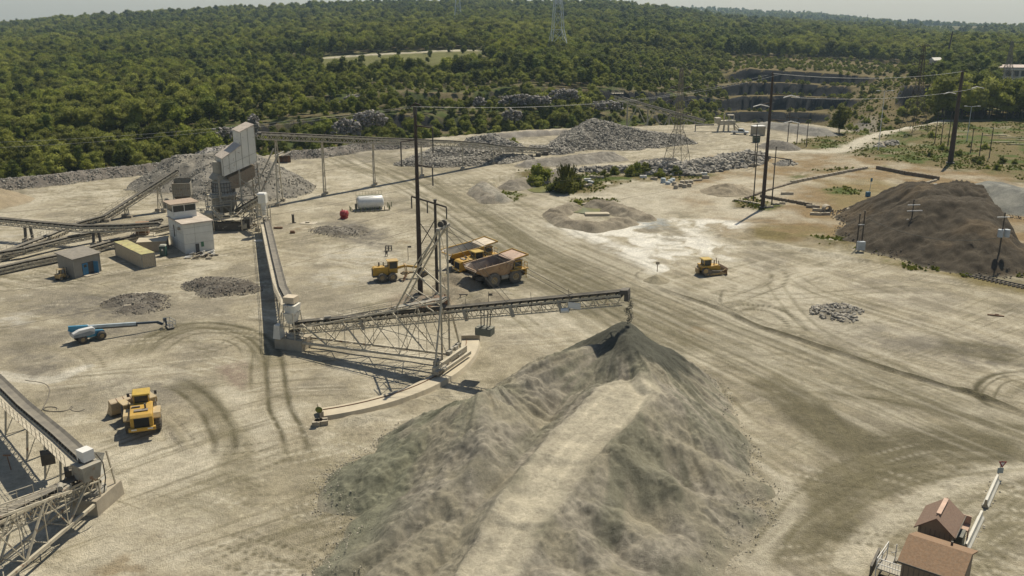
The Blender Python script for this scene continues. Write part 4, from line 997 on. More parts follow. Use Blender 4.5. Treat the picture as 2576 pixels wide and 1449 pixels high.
small('dirt_mound', 'small pale dirt cone with the short marker post left of the bulldozer', 'dirt mound', [(P(1652, 697, .8), P(1654, 697, .8), .1, .5)], (.28, .25, .17), (.33, .29, .2), seed=79)
small('gravel_pile', 'grey stony gravel spread in front of the red tank', 'gravel pile', [(P(820, 574, .5), P(880, 580, .6), 1.5, .4), (P(880, 566, .4), P(905, 575, .4), 1.2, .4)], (.14, .125, .10), (.22, .20, .165), rough=.35, rs=.6, seed=80)
rock_heap('rock_heap', 'tall pointed heap of grey blasted rock behind the truck road', 'rock heap',
          [(P(1492, 300, 8.4), P(1545, 313, 7.0), .8, .62), (P(1545, 313, 7.0), P(1625, 330, 4.5), 1.2, .55), (P(1625, 330, 4.5), P(1700, 340, 2.6), 1.5, .5), (P(1492, 300, 8.4), P(1400, 365, 2.0), 1, .6), (P(1545, 320, 6.2), P(1580, 358, 2.0), 2, .55), (P(1400, 368, 2.0), P(1345, 368, .8), .8, .5)],
          .35, 1.15, 7500, seed=81, big_n=120, core=(.13, .12, .10))
rock_heap('rock_heap', 'low wide heap of angular grey rocks under the long overhead conveyor', 'rock heap',
          [(P(1030, 403, 1.2), P(1110, 372, 3.6), 1.5, .5), (P(1110, 372, 3.6), P(1240, 378, 3.0), 2.5, .5), (P(1240, 378, 3.0), P(1310, 392, 1.0), 1.5, .45), (P(1100, 400, 1.8), P(1230, 395, 1.6), 1.8, .5)],
          .35, 1.1, 5000, seed=82, big_n=90, core=(.14, .13, .11))
rock_heap('rock_heap', 'small peaked rock heap behind the long overhead conveyor', 'rock heap',
          [(P(1190, 346, 3.0), P(1240, 338, 4.4), .8, .6), (P(1240, 338, 4.4), P(1290, 362, 2.0), 1, .55)], .5, 1.2, 1300, seed=83, big_n=20)
rock_heap('boulder_windrow', 'long windrow of large pale boulders across the middle yard', 'boulder row',
          [(P(1462, 424, .8), P(1560, 420, 1.2), .6, .7), (P(1560, 420, 1.2), P(1640, 424, 1.5), .8, .7), (P(1640, 412, 2.4), P(1720, 412, 2.6), 1.6, .7), (P(1720, 412, 2.6), P(1800, 398, 2.8), 1.4, .7), (P(1800, 398, 2.8), P(1880, 384, 3.0), 1.2, .7), (P(1880, 384, 3.0), P(1912, 386, 1.4), .8, .7)],
          .6, 2.1, 1500, seed=84, big_n=170, core=(.17, .16, .145))
rock_heap('rubble_heap', 'dark crushed rubble hump on top of the boulder windrow', 'rubble heap', [(P(1630, 404, 2.6), P(1680, 398, 3.0), 1.2, .5)], .3, .7, 500, seed=85, core=(.13, .12, .105))
rock_heap('rock_pile', 'small isolated pile of broken rocks in the open yard right of centre', 'rock pile', [(P(2072, 775, .5), P(2130, 772, .5), .9, .4), (P(2090, 790, .4), P(2125, 796, .3), .5, .4)], .35, .8, 230, seed=86, big_n=70, core=(.22, .2, .16))
rock_heap('rock_pile', 'pale tan slab rubble pile in the grass beside the dirt track', 'rock pile', [(P(2215, 363, .8), P(2250, 355, 1.0), .8, .6)], .8, 1.8, 90, seed=87, big_n=20, m=None, core=(.3, .26, .2))
rock_heap('rock_pile', 'little grey stone pile at the foot of the tall centre right pole', 'rock pile', [(P(1965, 408, .8), P(1980, 404, .8), .8, .5)], .4, .9, 90, seed=88)
rock_heap('rock_pile', 'grey rocks heaped against the pond bank', 'rock pile', [(P(1385, 432, 1.0), P(1425, 426, 1.0), .8, .5)], .6, 1.4, 120, seed=89)
rock_heap('rubble_heap', 'white rubble heap beyond the plant tower at the wood edge', 'rubble heap', [(P(530, 372, 2.0), P(572, 368, 2.4), 1.2, .6)], .5, 1.1, 260, seed=90, core=(.3, .28, .25))

def strew(name, label, prims, n, s0, s1, seed, m, lo=-.6, hi=1.2):
    """loose stones on and around a heap, one stuff object"""
    xs = [p[i][0] for p in prims for i in (0, 1)]; ys = [p[i][1] for p in prims for i in (0, 1)]
    rg = np.random.default_rng(seed); pts = []
    while len(pts) < n:
        X = rg.uniform(min(xs) - 16, max(xs) + 16, 20000); Y = rg.uniform(min(ys) - 16, max(ys) + 16, 20000); H = heap_height(X, Y, prims)
        k = (H > lo) & (H < hi) & (rg.random(len(X)) < np.exp(-np.abs(H) * .5))
        pts += [(x - xs[0], y - ys[0], max(z, 0) + .06, rg.uniform(s0, s1)) for x, y, z in zip(X[k], Y[k], H[k])]
    me = rocks_joined(name, pts[:n], m); o = bpy.data.objects.new(name, me); COL.objects.link(o); o.location = (xs[0], ys[0], 0); return tag(o, label, 'stones', None, 'stuff')
M_STONE = rock_mat('yard_stone', (.26, .235, .18), (.46, .42, .33))
strew('foot_stones', 'loose stones rolled out round the foot of the big stockpile', big, 3000, .08, .24, 5, M_STONE)
strew('foot_stones', 'loose dark stones round the foot of the brown stockpile', br, 900, .2, .5, 6, rock_mat('brown_stone', (.06, .05, .04), (.16, .13, .10)))

# ---- bare rock faces showing through the trees
M_PINK = rock_mat('pale_limestone', (.09, .083, .072), (.36, .325, .285))
def outcrop(label, x0, x1, y0, y1, Y, n, s0, s1):
    rg = random.Random(int(x0)); c = AY((x0 + x1) / 2, y1, Y); pts = []
    s1 = min(s1, 2.0); n = int(n * 1.7)
    for k in range(n):
        fx = rg.random(); fy = rg.random() ** .8; p = AY(x0 + (x1 - x0) * (fx + .06 * rg.gauss(0, 1)), y1 + (y0 - y1) * fy * (1 - .5 * abs(fx - .5)), Y + rg.uniform(-1.5, 3)); pts.append((p.x - c.x, p.y - c.y, p.z - c.z, rg.uniform(s0, s1)))
    me = rocks_joined('rock_outcrop', pts, M_PINK); o = bpy.data.objects.new('rock_outcrop', me); COL.objects.link(o); o.location = c; tag(o, label, 'rock face')
outcrop('pinkish rock face breaking through the trees just above the plant tower', 624, 650, 286, 338, 352, 170, .5, 1.4)
outcrop('long tilted slab of broken pale rock running up right behind the elevated conveyor', 840, 905, 300, 338, 352, 130, .8, 2.6)
outcrop('upper continuation of broken pale rock left of the tall central pole', 895, 965, 278, 315, 356, 130, .8, 2.6)
outcrop('pale cliff face high in the trees above the elevated conveyor', 868, 918, 236, 276, 415, 120, 1, 3.2)
outcrop('small grey crag in the trees right of the pale cliff face', 830, 860, 250, 276, 418, 50, 1, 2.6)
outcrop('pale rock knob right of the tall central pole top', 1192, 1218, 244, 268, 415, 50, 1, 2.6)
outcrop('grey broken cliff band in the trees right of the centre', 1262, 1375, 238, 262, 428, 190, 1, 3)
outcrop('pale boulder spill below the grey cliff band', 1268, 1310, 276, 302, 395, 80, .8, 2.2)
outcrop('dark grey rock ledge left of the far pit conveyor head', 1385, 1455, 224, 250, 440, 130, 1, 3)
outcrop('rock ledge by the head of the far pit conveyor', 1500, 1560, 252, 276, 425, 90, .8, 2.4)
outcrop('small dark crag low in the woods behind the left gravel berm', 545, 640, 318, 345, 335, 60, .8, 2.2)
outcrop('pale crag deep in the woods behind the crushed stone heap', 315, 345, 312, 330, 345, 30, .8, 2)

strew('gravel_stones', 'dark angular stones covering the oval gravel pile left of the long belt conveyor', [(P(520, 705, .8), P(570, 708, .9), 2.0, .5), (P(545, 722, .8), P(620, 722, .5), 1.2, .5)], 900, .15, .42, 11, rock_mat('dark_stone', (.09, .08, .065), (.30, .27, .22)), -.3, 2)
strew('gravel_stones', 'dark angular stones covering the gravel pile behind the boom lift basket', [(P(320, 748, .9), P(365, 745, .8), 1.8, .5), (P(340, 770, .5), P(372, 765, .5), 1.5, .4)], 800, .12, .36, 12, bpy.data.materials['dark_stone'], -.2, 2)
strew('gravel_stones', 'stones spread over the low gravel patch in front of the red tank', [(P(820, 574, .5), P(880, 580, .6), 1.5, .3)], 500, .12, .36, 13, bpy.data.materials['dark_stone'], -.2, 2)
# ================================================================== steelwork
M_TAN = mat('dusty_cream_steel', (.50, .45, .34), .7, var=.3, scale=.8, dust=.5, rust=.25)
M_STEEL = mat('dusty_grey_steel', (.30, .285, .24), .7, var=.3, scale=.8, dust=.5, rust=.3)
M_DARK = mat('grimy_dark_steel', (.055, .05, .045), .8, var=.4, scale=.8, dust=.3)
M_BELT = mat('rubber_belt', (.09, .083, .072), .85, var=.2, scale=.5, dust=.35)
M_CLAD = mat('pale_cladding', (.70, .68, .60), .6, var=.12, scale=.5, dust=.25, rust=.12)
M_CONC = mat('old_concrete', (.36, .31, .23), .9, var=.3, scale=.7, dust=.4, bump=.3)
M_RUSTY = mat('rusted_steel', (.17, .085, .04), .85, var=.4, scale=1.2, dust=.15)
M_POLE = mat('weathering_steel', (.045, .028, .018), .75, var=.35, scale=.8, dust=.05)
M_WOOD = mat('creosote_wood', (.06, .048, .036), .9, var=.35, scale=2, dust=.08)
M_WHITE = mat('white_paint', (.72, .71, .67), .5, var=.1, scale=.6, dust=.2)
_idl = {}
def idler_mesh(w, m):
    k = (round(w, 2), m.name)
    if k not in _idl:
        b = MB()
        for s in (-1, 1):
            b.box((s * w / 2, 0, .16), (.10, .14, .42)); b.beam((s * w / 2, 0, .36), (s * w * .22, 0, .17), .09)
        b.box((0, 0, .06), (w * .9, .12, .10)); b.tube((-w * .24, 0, .15), (w * .24, 0, .15), .06, n=6)
        _idl[k] = b.mesh('idler', m)
    return _idl[k]
def frames(pts):
    out = []
    P_ = [Vector(p) for p in pts]
    for a, b in zip(P_, P_[1:]):
        d = (b - a).normalized(); n = d.cross(Vector((0, 0, 1))).normalized(); u = n.cross(d); out.append((a, b, d, n, u))
    return out
def conveyor(name, label, pts, w=1.1, depth=1.1, gap=1.25, truss=True, walk=0, cat='conveyor', group=None, ms=None, web=1.6, walkw=.8, idl=True, cover=None, big=1.0):
    ms = ms or M_TAN
    pts = [Vector(p) for p in pts]
    t = thing(name, label, cat, (pts[0].x, pts[0].y, 0), 0, group)
    belt, ret = MB(), MB(); st = [MB(), MB()]; tr = [MB(), MB()]; wk = MB(); rail = MB()
    prev = None
    for (a, b, d, n, u) in frames(pts):
        prof = [(-w / 2, .42), (-w * .25, .24), (w * .25, .24), (w / 2, .42)]
        va = [a + n * x + u * z for x, z in prof] + [a + n * x + u * (z - .05) for x, z in prof[::-1]]
        vb = [b + n * x + u * z for x, z in prof] + [b + n * x + u * (z - .05) for x, z in prof[::-1]]
        belt.add(va + vb, [(i, (i + 1) % 8, 8 + (i + 1) % 8, 8 + i) for i in range(8)])
        ret.add([a + n * x * w * .46 - u * .42 for x in (-1, 1)] + [b + n * x * w * .46 - u * .42 for x in (1, -1)], [(0, 1, 2, 3)])
        for k, s in enumerate((-1, 1)):
            st[k].beam(a + n * s * w * .56 - u * .1, b + n * s * w * .56 - u * .1, .12 * big, .24 * big, up=u)
            if truss:
                o = n * s * w * .56
                tr[k].beam(a + o - u * depth, b + o - u * depth, .12 * big, up=u)
                L = (b - a).length; m = max(1, round(L / web)); 
                for i in range(m):
                    p = a + d * (L * i / m); q = a + d * (L * (i + 1) / m); mid = (p + q) / 2
                    tr[k].beam(p + o - u * .2, mid + o - u * depth, .07 * big); tr[k].beam(mid + o - u * depth, q + o - u * .2, .07 * big)
                    if i % 2 == 0: tr[k].beam(p + o - u * .2, p + o - u * depth, .08 * big)
                    if k == 0: tr[k].beam(p + o - u * depth, p - o - u * depth, .06 * big); tr[k].beam(p + o - u * depth, q - o - u * depth, .05 * big)
        if walk:
            s = walk; o0 = n * s * (w * .62); o1 = n * s * (w * .62 + walkw)
            wk.add([a + o0 - u * .14, a + o1 - u * .14, b + o1 - u * .14, b + o0 - u * .14, a + o0 - u * .2, a + o1 - u * .2, b + o1 - u * .2, b + o0 - u * .2], [(0, 1, 2, 3), (7, 6, 5, 4), (0, 4, 5, 1), (2, 6, 7, 3), (1, 5, 6, 2), (3, 7, 4, 0)])
            L = (b - a).length; m = max(1, round(L / 1.5))
            for i in range(m + 1):
                p = a + d * (L * i / m) + o1; rail.beam(p - u * .15, p + u * 1.0, .05)
            for h in (.5, 1.0): rail.beam(a + o1 + u * h, b + o1 + u * h, .05)
    part('belt', belt, M_BELT, t, world=True); part('return_belt', ret, M_BELT, t, world=True)
    for k in (0, 1): part('stringer', st[k], ms, t, world=True)
    if truss:
        for k in (0, 1): part('side_truss', tr[k], ms, t, world=True)
    if walk:
        part('walkway', wk, ms, t, world=True); part('handrail', rail, ms, t, world=True)
    if idl:
        im = idler_mesh(w * 1.02, M_DARK)
        for (a, b, d, n, u) in frames(pts):
            L = (b - a).length; m = max(1, round(L / gap))
            R = Matrix((n, d, u)).transposed().to_4x4()
            for i in range(m):
                p = a + d * (L * (i + .5) / m) - Vector(t.location)
                o = bpy.data.objects.new('idler', im); COL.objects.link(o); o.parent = t; o.matrix_local = Matrix.Translation(p) @ R
    # end pulleys
    for e, dd in ((pts[0], pts[1] - pts[0]), (pts[-1], pts[-1] - pts[-2])):
        n = dd.normalized().cross(Vector((0, 0, 1))).normalized()
        b = MB(); b.tube(e - n * w * .5, e + n * w * .5, .33, n=12); part('pulley', b, M_DARK, t, world=True)
    return t
def bent(t, top, spread=2.0, half=.6, z0=0.0, w=.22, dirv=None, ms=None, foot=True, cross=True, name='leg', side=None):
    """trestle leg pair from deck point down to the ground"""
    ms = ms or M_TAN; top = Vector(top); n = Vector(side).normalized()
    feet = []
    for s in (-1, 1):
        b = MB(); p = top + n * s * half; q = Vector((top.x, top.y, z0)) + n * s * spread / 2
        b.beam(p, q, w); part(name, b, ms, t, world=True); feet.append((p, q))
        if foot: f = MB(); f.box((q.x, q.y, z0 + .25), (1.1, 1.1, .9)); part('footing', f, M_CONC, t, world=True)
    if cross:
        b = MB(); H = top.z - z0; m = max(1, round(H / 3.2))
        for i in range(m):
            a0 = feet[0][0].lerp(feet[0][1], i / m); a1 = feet[0][0].lerp(feet[0][1], (i + 1) / m); b0 = feet[1][0].lerp(feet[1][1], i / m); b1 = feet[1][0].lerp(feet[1][1], (i + 1) / m)
            b.beam(a0, b1, .08); b.beam(b0, a1, .08); b.beam(a1, b1, .10)
        part('bracing', b, ms, t, world=True)
# ------------------------------------------------------------------ radial stacker
def stacker(C, d, label, dets=True, mastlab=None, tmax=47.9):
    d = Vector((d[0], d[1], 0)).normalized(); n = Vector((-d.y, d.x, 0)); C = Vector((C[0], C[1], 0))
    def Q(t_, l, z): return C + d * t_ + n * l + Vector((0, 0, z))
    deck = lambda t_: 3.4 + .205 * t_
    cv = conveyor('radial_stacker', label, [Q(.6, 0, deck(.6)), Q(24, 0, deck(24)), Q(tmax, 0, deck(tmax))], w=1.15, depth=1.35, gap=1.15, web=1.7, cat='stacker')
    T = cv
    top = lambda t_: 2.9 + .287 * t_
    hw = 1.2
    for s in (-1, 1):
        b = MB(); b.beam(Q(1.6, s * hw, 1.25), Q(24, s * hw, 1.6), .26, .30); part('lower_chord', b, M_TAN, T, world=True)
        b = MB(); b.beam(Q(5.4, s * hw, top(5.4)), Q(24, s * hw, top(24)), .16, .2); b.beam(Q(1.0, s * hw, 3.2), Q(5.4, s * hw, top(5.4)), .12); part('upper_chord', b, M_TAN, T, world=True)
        b = MB()
        nodes_l = [6.2, 12.2, 18.2]
        for a_, l_ in ((2.4, 6.2), (8.8, 12.2), (16.6, 21.5)): b.beam(Q(a_, s * hw, (deck(a_) + .2) if a_ < 5 else top(a_)), Q(l_, s * hw, 1.5 if l_ < 20 else 2.6), .17)
        for a_, l_ in ((8.8, 6.2), (16.0, 12.2), (20.5, 17.6), (20.5, 23.6), (13.2, 17.6)): b.beam(Q(a_, s * hw, top(a_)), Q(l_, s * hw, 1.6), .09)
        for a_ in (6.2, 9.2, 12.4, 17.6, 20.6): b.beam(Q(a_, s * hw, top(a_)), Q(a_, s * hw, 1.6), .07)
        for a_ in (4, 6.6): b.beam(Q(a_ + 5, s * hw, top(a_ + 5) + .6), Q(a_ + 8, s * hw, top(a_ + 8) + .6), .05)
        b.beam(Q(13, s * hw, 5.2), Q(24, s * hw, 3.8), .07)
        part('side_frame', b, M_TAN, T, world=True)
    b = MB()
    for k, a_ in enumerate((2, 6.2, 9.2, 12.2, 15, 17.9, 21, 24)):
        b.beam(Q(a_, -hw, 1.45), Q(a_, hw, 1.45), .09)
        if a_ > 3: b.beam(Q(a_, -hw, top(a_)), Q(a_, hw, top(a_)), .08)
        if k: b.beam(Q(a_, hw, 1.45), Q(pa, -hw, 1.45), .07)
        if k and a_ > 7: b.beam(Q(a_, -hw, top(a_)), Q(pa, hw, top(pa)), .06)
        pa = a_
    part('cross_bracing', b, M_TAN, T, world=True)
    # gangway tray on top of the far chord, handrails, winch
    b = MB(); b.box(Q(5.4, .4, top(5.0) + .2), (1.8, .9, .35), math.atan2(d.y, d.x)); b.tube(Q(5.2, .2, top(5.2) + .55), Q(6.0, .7, top(6.0) + .35), .28, n=8); part('winch', b, M_STEEL, T, world=True)
    b = MB(); b.beam(Q(16.5, .35, top(16.5) + .12), Q(23.8, .35, top(23.8) + .12), 1.5, .12); part('gangway', b, M_STEEL, T, world=True)
    b = MB()
    for s in (-1, 1):
        b.beam(Q(7, s * hw, top(7) + .9), Q(23.6, s * hw, top(23.6) + .9), .05)
        for a_ in np.arange(7, 24, 2.1): b.beam(Q(a_, s * hw, top(a_)), Q(a_, s * hw, top(a_) + .9), .045)
    part('handrail', b, M_TAN, T, world=True)
    # mast
    MZ = 19.6
    for s in (-1, 1):
        b = MB(); b.tube(Q(24, s * hw, 1.4), Q(24, s * hw * .98, MZ), .13, n=8); part('mast_post', b, M_TAN, T, world=True)
        b = MB(); b.beam(Q(24, s * hw, 9.2), Q(24.3, s * 4.3, 1.3), .2); part('mast_leg', b, M_TAN, T, world=True)
        b = MB(); b.tube(Q(23.8, s * hw, MZ - .2), Q(17.2, s * hw, top(17.2)), .13, n=8); b.tube(Q(23.8, s * hw, MZ - .6), Q(20, s * hw, 14.0), .08, n=6); part('back_stay', b, M_TAN, T, world=True)
        b = MB(); b.beam(Q(20.1, s * hw, 13.6), Q(24, s * hw, 10.6), .17); b.beam(Q(18.6, s * hw, 10.6), Q(24, s * hw, 7.8), .12); part('stay_brace', b, M_TAN, T, world=True)
        b = MB(); b.rod(Q(24.2, s * .9, MZ + .1), Q(41.5, s * .6, deck(41.5) + .4), .035); b.rod(Q(24.2, s * .9, MZ), Q(33, s * .6, deck(33) + .4), .03); part('suspension_cable', b, M_DARK, T, world=True)
    b = MB()
    for z in (5.2, 9.6, 14.0): b.beam(Q(24, -hw, z), Q(24, hw, z), .1)
    b.beam(Q(24, -hw, 14), Q(24, hw, 9.6), .07); b.beam(Q(24, hw, 14), Q(24, -hw, MZ), .06); b.beam(Q(24, -hw, 9.6), Q(24, hw, 5.2), .07)
    for tt, z in ((20.2, 13.7), (18.9, 11), (21.8, 16.5)): b.beam(Q(tt, -hw, z), Q(tt, hw, z), .09)
    part('mast_bracing', b, M_TAN, T, world=True)
    b = MB(); b.beam(Q(24, -hw * 1.5, MZ), Q(24, hw * 1.5, MZ), .4, .35); part('mast_head', b, M_STEEL, T, world=True)
    b = MB()
    for s in (-.5, .5): b.tube(Q(23.9, s - .12, MZ + .45), Q(23.9, s + .12, MZ + .45), .42, n=12)
    part('sheave', b, M_DARK, T, world=True)
    # wheel carriage
    b = MB(); b.beam(Q(24.3, -4.6, 1.5), Q(24.9, 4.6, 1.5), .45, .7); b.beam(Q(25.3, -3.6, 1.2), Q(25.9, 3.9, 1.2), .3, .45); part('carriage_beam', b, M_TAN, T, world=True)
    for s in (-4.1, -2.6, 2.6, 4.1):
        b = MB(); b.box(Q(24.7, s, 1.15), (1.3, .7, .5), math.atan2(n.y, n.x)); b.lathe(Q(24.2, s, .95), d, [(0, .0), (0, .38), (.25, .38), (.25, 0)], 14); part('bogie', b, M_STEEL, T, world=True)
    for s in (-3.4, .6, 2.6):
        b = MB(); b.box(Q(24.2, s, 2.1), (.9, .6, .55), math.atan2(n.y, n.x)); b.tube(Q(24.2, s + .4, 2.35), Q(24.2, s + 1.1, 2.35), .24, n=8); part('drive_motor', b, M_STEEL, T, world=True)
    # head end
    b = MB(); b.beam(Q(tmax - .1, 0, deck(tmax) + .3), Q(tmax + .9, 0, deck(tmax) + .4), 1.3, .5); b.box(Q(tmax + .7, 0, deck(tmax) - .35), (.5, 1.2, .9), math.atan2(d.y, d.x)); part('discharge_hood', b, M_DARK, T, world=True)
    b = MB(); b.tube(Q(tmax - 7.4, -.9, deck(tmax - 7.4) - 1.3), Q(tmax - 6.5, -.9, deck(tmax - 6.5) - 1.3), .32, n=10); b.box(Q(tmax - 5.8, -.7, deck(tmax - 6) - .8), (1.6, .12, .8), math.atan2(d.y, d.x)); part('drive_motor', b, M_WHITE, T, world=True)
    for a_ in (11.5, 27, 33.5, 40):
        b = MB(); b.beam(Q(a_, -.75, deck(a_) - .1), Q(a_ + .5, -.8, deck(a_) - 1.5), .06, .5); part('guard_plate', b, M_STEEL, T, world=True)
    # gravity take-up hanging under the boom
    b = MB()
    for s in (-.55, .55):
        b.beam(Q(29.4, s, deck(29.4) - .3), Q(29.4, s, deck(29.4) - 3.2), .35, .12); b.beam(Q(30.4, s, deck(30.4) - .3), Q(30.2, s, deck(29.4) - 3.0), .3, .12)
    part('take_up_guide', b, M_DARK, T, world=True)
    b = MB(); b.box(Q(29.7, 0, deck(29.4) - 3.3), (2.2, 1.5, 1.0), math.atan2(d.y, d.x)); part('counterweight_box', b, mat('green_grey_paint', (.12, .13, .10), .7), T, world=True)
    for a_ in (27.5, 36.5, 41.5):
        b = MB(); b.rod(Q(a_, -.7, deck(a_) - 1.4), Q(a_ - .2, -.7, deck(a_) + 1.4), .03); part('light_pole', b, M_DARK, T, world=True)
    return T
C1 = G(740, 872); W1 = G(1077, 955); W2 = G(1164, 900)
ds = ((W1 + W2) / 2 - C1)
stacker(C1, ds, 'long cream radial stacker conveyor with cable mast discharging onto the big stockpile')
# falling stream of crushed stone at the head
dd = Vector((ds[0], ds[1], 0)).normalized()
hp = C1 + dd * 48.7
pts = [(hp.x, hp.y, 12.7), (hp.x + .45, hp.y, 12.0), (hp.x + .35, hp.y, 11.5), (hp.x - .25, hp.y, 11.1), (hp.x + .25, hp.y, 10.75), (hp.x + .5, hp.y, 10.3), (hp.x + .3, hp.y, 9.9), (hp.x + .1, hp.y, 9.6)]
rk = []
for a, b in zip(pts, pts[1:]):
    for k in range(60):
        t_ = random.random(); rk.append(tuple(a[i] * (1 - t_) + b[i] * t_ + random.gauss(0, .16) - (hp[i] if i < 2 else 0) for i in range(3)) + (random.uniform(.05, .17),))
st_me = rocks_joined('falling_stone_stream', rk, rock_mat('fresh_stone', (.05, .05, .04), (.10, .10, .08)))
o = bpy.data.objects.new('falling_stone_stream', st_me); COL.objects.link(o); o.location = (hp.x, hp.y, 0)
tag(o, 'twisting dark stream of crushed stone falling from the stacker head onto the peak', 'falling stone', None, 'stuff')
# ring track
Cc = C1; a0 = math.atan2(G(812, 1060).y - Cc.y, G(812, 1060).x - Cc.x); a1 = math.atan2(G(1190, 862).y - Cc.y, G(1190, 862).x - Cc.x)
rt = thing('ring_track', 'curved pale concrete ring track carrying the wheels of the stacker', 'track wall', (Cc.x + 22, Cc.y - 10, 0))
b = MB(); N_ = 40
vs = []; fs = []
for i in range(N_ + 1):
    a = a0 + (a1 - a0) * i / N_
    for r, z in ((24.1, -.3), (24.1, .55), (26.6, .55), (26.9, -.3)): vs.append((Cc.x + math.cos(a) * r, Cc.y + math.sin(a) * r, z))
for i in range(N_):
    for k in range(3): fs.append((i * 4 + k, i * 4 + k + 1, (i + 1) * 4 + k + 1, (i + 1) * 4 + k))
fs += [(0, 1, 2, 3), (N_ * 4 + 3, N_ * 4 + 2, N_ * 4 + 1, N_ * 4)]
b.add(vs, fs); part('track_slab', b, mat('pale_concrete', (.50, .435, .315), .9, var=.2, scale=.5, dust=.3, bump=.3), rt, world=True)  # paler concrete base colour than the old concrete
b = MB()
for rr in (24.8,):
    for i in range(N_):
        p = [Cc + Vector((math.cos(a0 + (a1 - a0) * j / N_) * rr, math.sin(a0 + (a1 - a0) * j / N_) * rr, .60)) for j in (i, i + 1)]; b.beam(p[0], p[1], .10, .1)
part('rail', b, M_RUSTY, rt, world=True)
for a in (a0, a1):
    b = MB(); b.box((Cc.x + math.cos(a) * 25.4, Cc.y + math.sin(a) * 25.4, .55), (2.7, .35, 1.3), a); part('end_stop', b, M_CONC, rt, world=True)
# pivot blocks with receiving hoppers
def pivot(C, label, rz):
    t = thing('pivot_base', label, 'pivot base', (C[0], C[1], 0), rz)
    b = MB(); b.box((0, 0, .75), (4.6, 3.0, 1.7), taper=.94); part('concrete_block', b, M_CONC, t)
    b = MB(); b.lathe((.3, 0, 1.6), (0, 0, 1), [(0, 1.2), (.35, 1.2), (.35, .8), (.9, .8)], 20); part('turntable', b, M_STEEL, t)
    b = MB(); b.add([(-.9, -.9, 5.2), (.9, -.9, 5.2), (.9, .9, 5.2), (-.9, .9, 5.2), (-.5, -.5, 3.6), (.5, -.5, 3.6), (.5, .5, 3.6), (-.5, .5, 3.6)], [(0, 1, 5, 4), (1, 2, 6, 5), (2, 3, 7, 6), (3, 0, 4, 7)]); part('feed_chute', b, M_CLAD, t)
    b = MB(); b.box((-1.7, -1.0, 2.5), (1.2, 1.4, 2.0), taper=.7); part('side_guard', b, M_CLAD, t)
    b = MB()
    for x, y in ((-1.5, -1.2), (1.1, -1.2), (1.1, 1.2), (-1.5, 1.2)): b.beam((x, y, 1.5), (x * .7, y * .8, 5.4), .14)
    b.beam((-1.5, -1.2, 3.4), (1.1, -1.2, 3.4), .1); b.beam((-1.5, 1.2, 3.4), (1.1, 1.2, 3.4), .1); part('support_frame', b, M_TAN, t)
    return t
pivot(C1, 'concrete pivot block and hopper where the feed conveyor meets the stacker', math.atan2(ds[1], ds[0]))
# ------------------------------------------------------------------ feed conveyor 1
fc = [P(670, 548, 3.0), P(692, 645, 3.6), P(712, 725, 4.6), tuple(C1 + Vector((-.3, 1.2, 6.2)))]
cv = conveyor('feed_conveyor', 'steep cream feed conveyor with side walkway running down to the stacker pivot', fc, w=1.15, depth=1.1, gap=.95, walk=1, web=1.4, walkw=.75, big=1.1)
for k in (0, 1, 2):
    a, b_, d_, n_, u_ = frames(fc)[k]
    for f_ in ((.1, .6) if k else (.15, .55)):
        p = a.lerp(b_, f_); bent(cv, p - u_ * 1.2, 2.2, .7, side=n_, w=.16, foot=False)
b = MB(); hx = Vector(fc[-1]); b.box((hx.x, hx.y, hx.z + .6), (1.7, 1.6, .9), -.25); part('head_box', b, mat('tan_box_paint', (.60, .50, .36), .6, dust=.3), cv, world=True)  # plain tan base colour for the box
b = MB(); b.box((hx.x + .2, hx.y - .3, hx.z - .7), (1.5, 1.6, 1.3), -.25, taper=1.2); part('head_chute', b, M_CLAD, cv, world=True)
# ------------------------------------------------------------------ feed conveyor 2 + stacker 2 (bottom left)
C2 = G(246, 1268)
d2 = G(20, 1449, 1.5) - G(251, 1249, 1.5)
stacker(C2, d2, 'cream lattice radial stacker frame crossing the bottom left corner')
pivot(C2, 'concrete pivot block under the second feed conveyor at the lower left', math.atan2(d2[1], d2[0]))
fc2 = [P(-190, 770, 3.8), P(-60, 905, 4.2), P(60, 1022, 4.9), P(150, 1097, 5.5), P(215, 1156, 6.2)]
cv2 = conveyor('feed_conveyor', 'cream feed conveyor with grey belt entering from the left picture edge', fc2, w=1.25, depth=1.2, gap=.9, walk=1, web=1.4, walkw=1.0, big=1.2)
for k in range(1, 4):
    a, b_, d_, n_, u_ = frames(fc2)[k]
    for f_ in (.25, .75): bent(cv2, a.lerp(b_, f_) - u_ * 1.2, 2.4, .7, side=n_, w=.18, foot=False)
hx = Vector(fc2[-1]); b = MB(); b.box((hx.x + .1, hx.y - .1, hx.z + .6), (1.15, 1.1, 1.05), -.6); part('head_box', b, M_WHITE, cv2, world=True)
b = MB(); b.box((hx.x + .2, hx.y - .4, hx.z - .9), (1.5, 1.6, 1.6), -.6, taper=1.25); part('head_chute', b, M_STEEL, cv2, world=True)
b = MB(); b.box(G(120, 1150, 2.5), (1.3, 1.3, 1.2), .5); b.box(G(185, 1190, 2.8), (1.6, 1.2, 1.2), .5); part('take_up_box', b, M_DARK, cv2, world=True)
b = MB(); b.path([hx + Vector((.9, .3, .5)), hx + Vector((1.5, .2, -.4)), hx + Vector((1.6, .1, -2)), hx + Vector((1.3, 0, -3.5))], .06); part('hose', b, M_DARK, cv2, world=True)
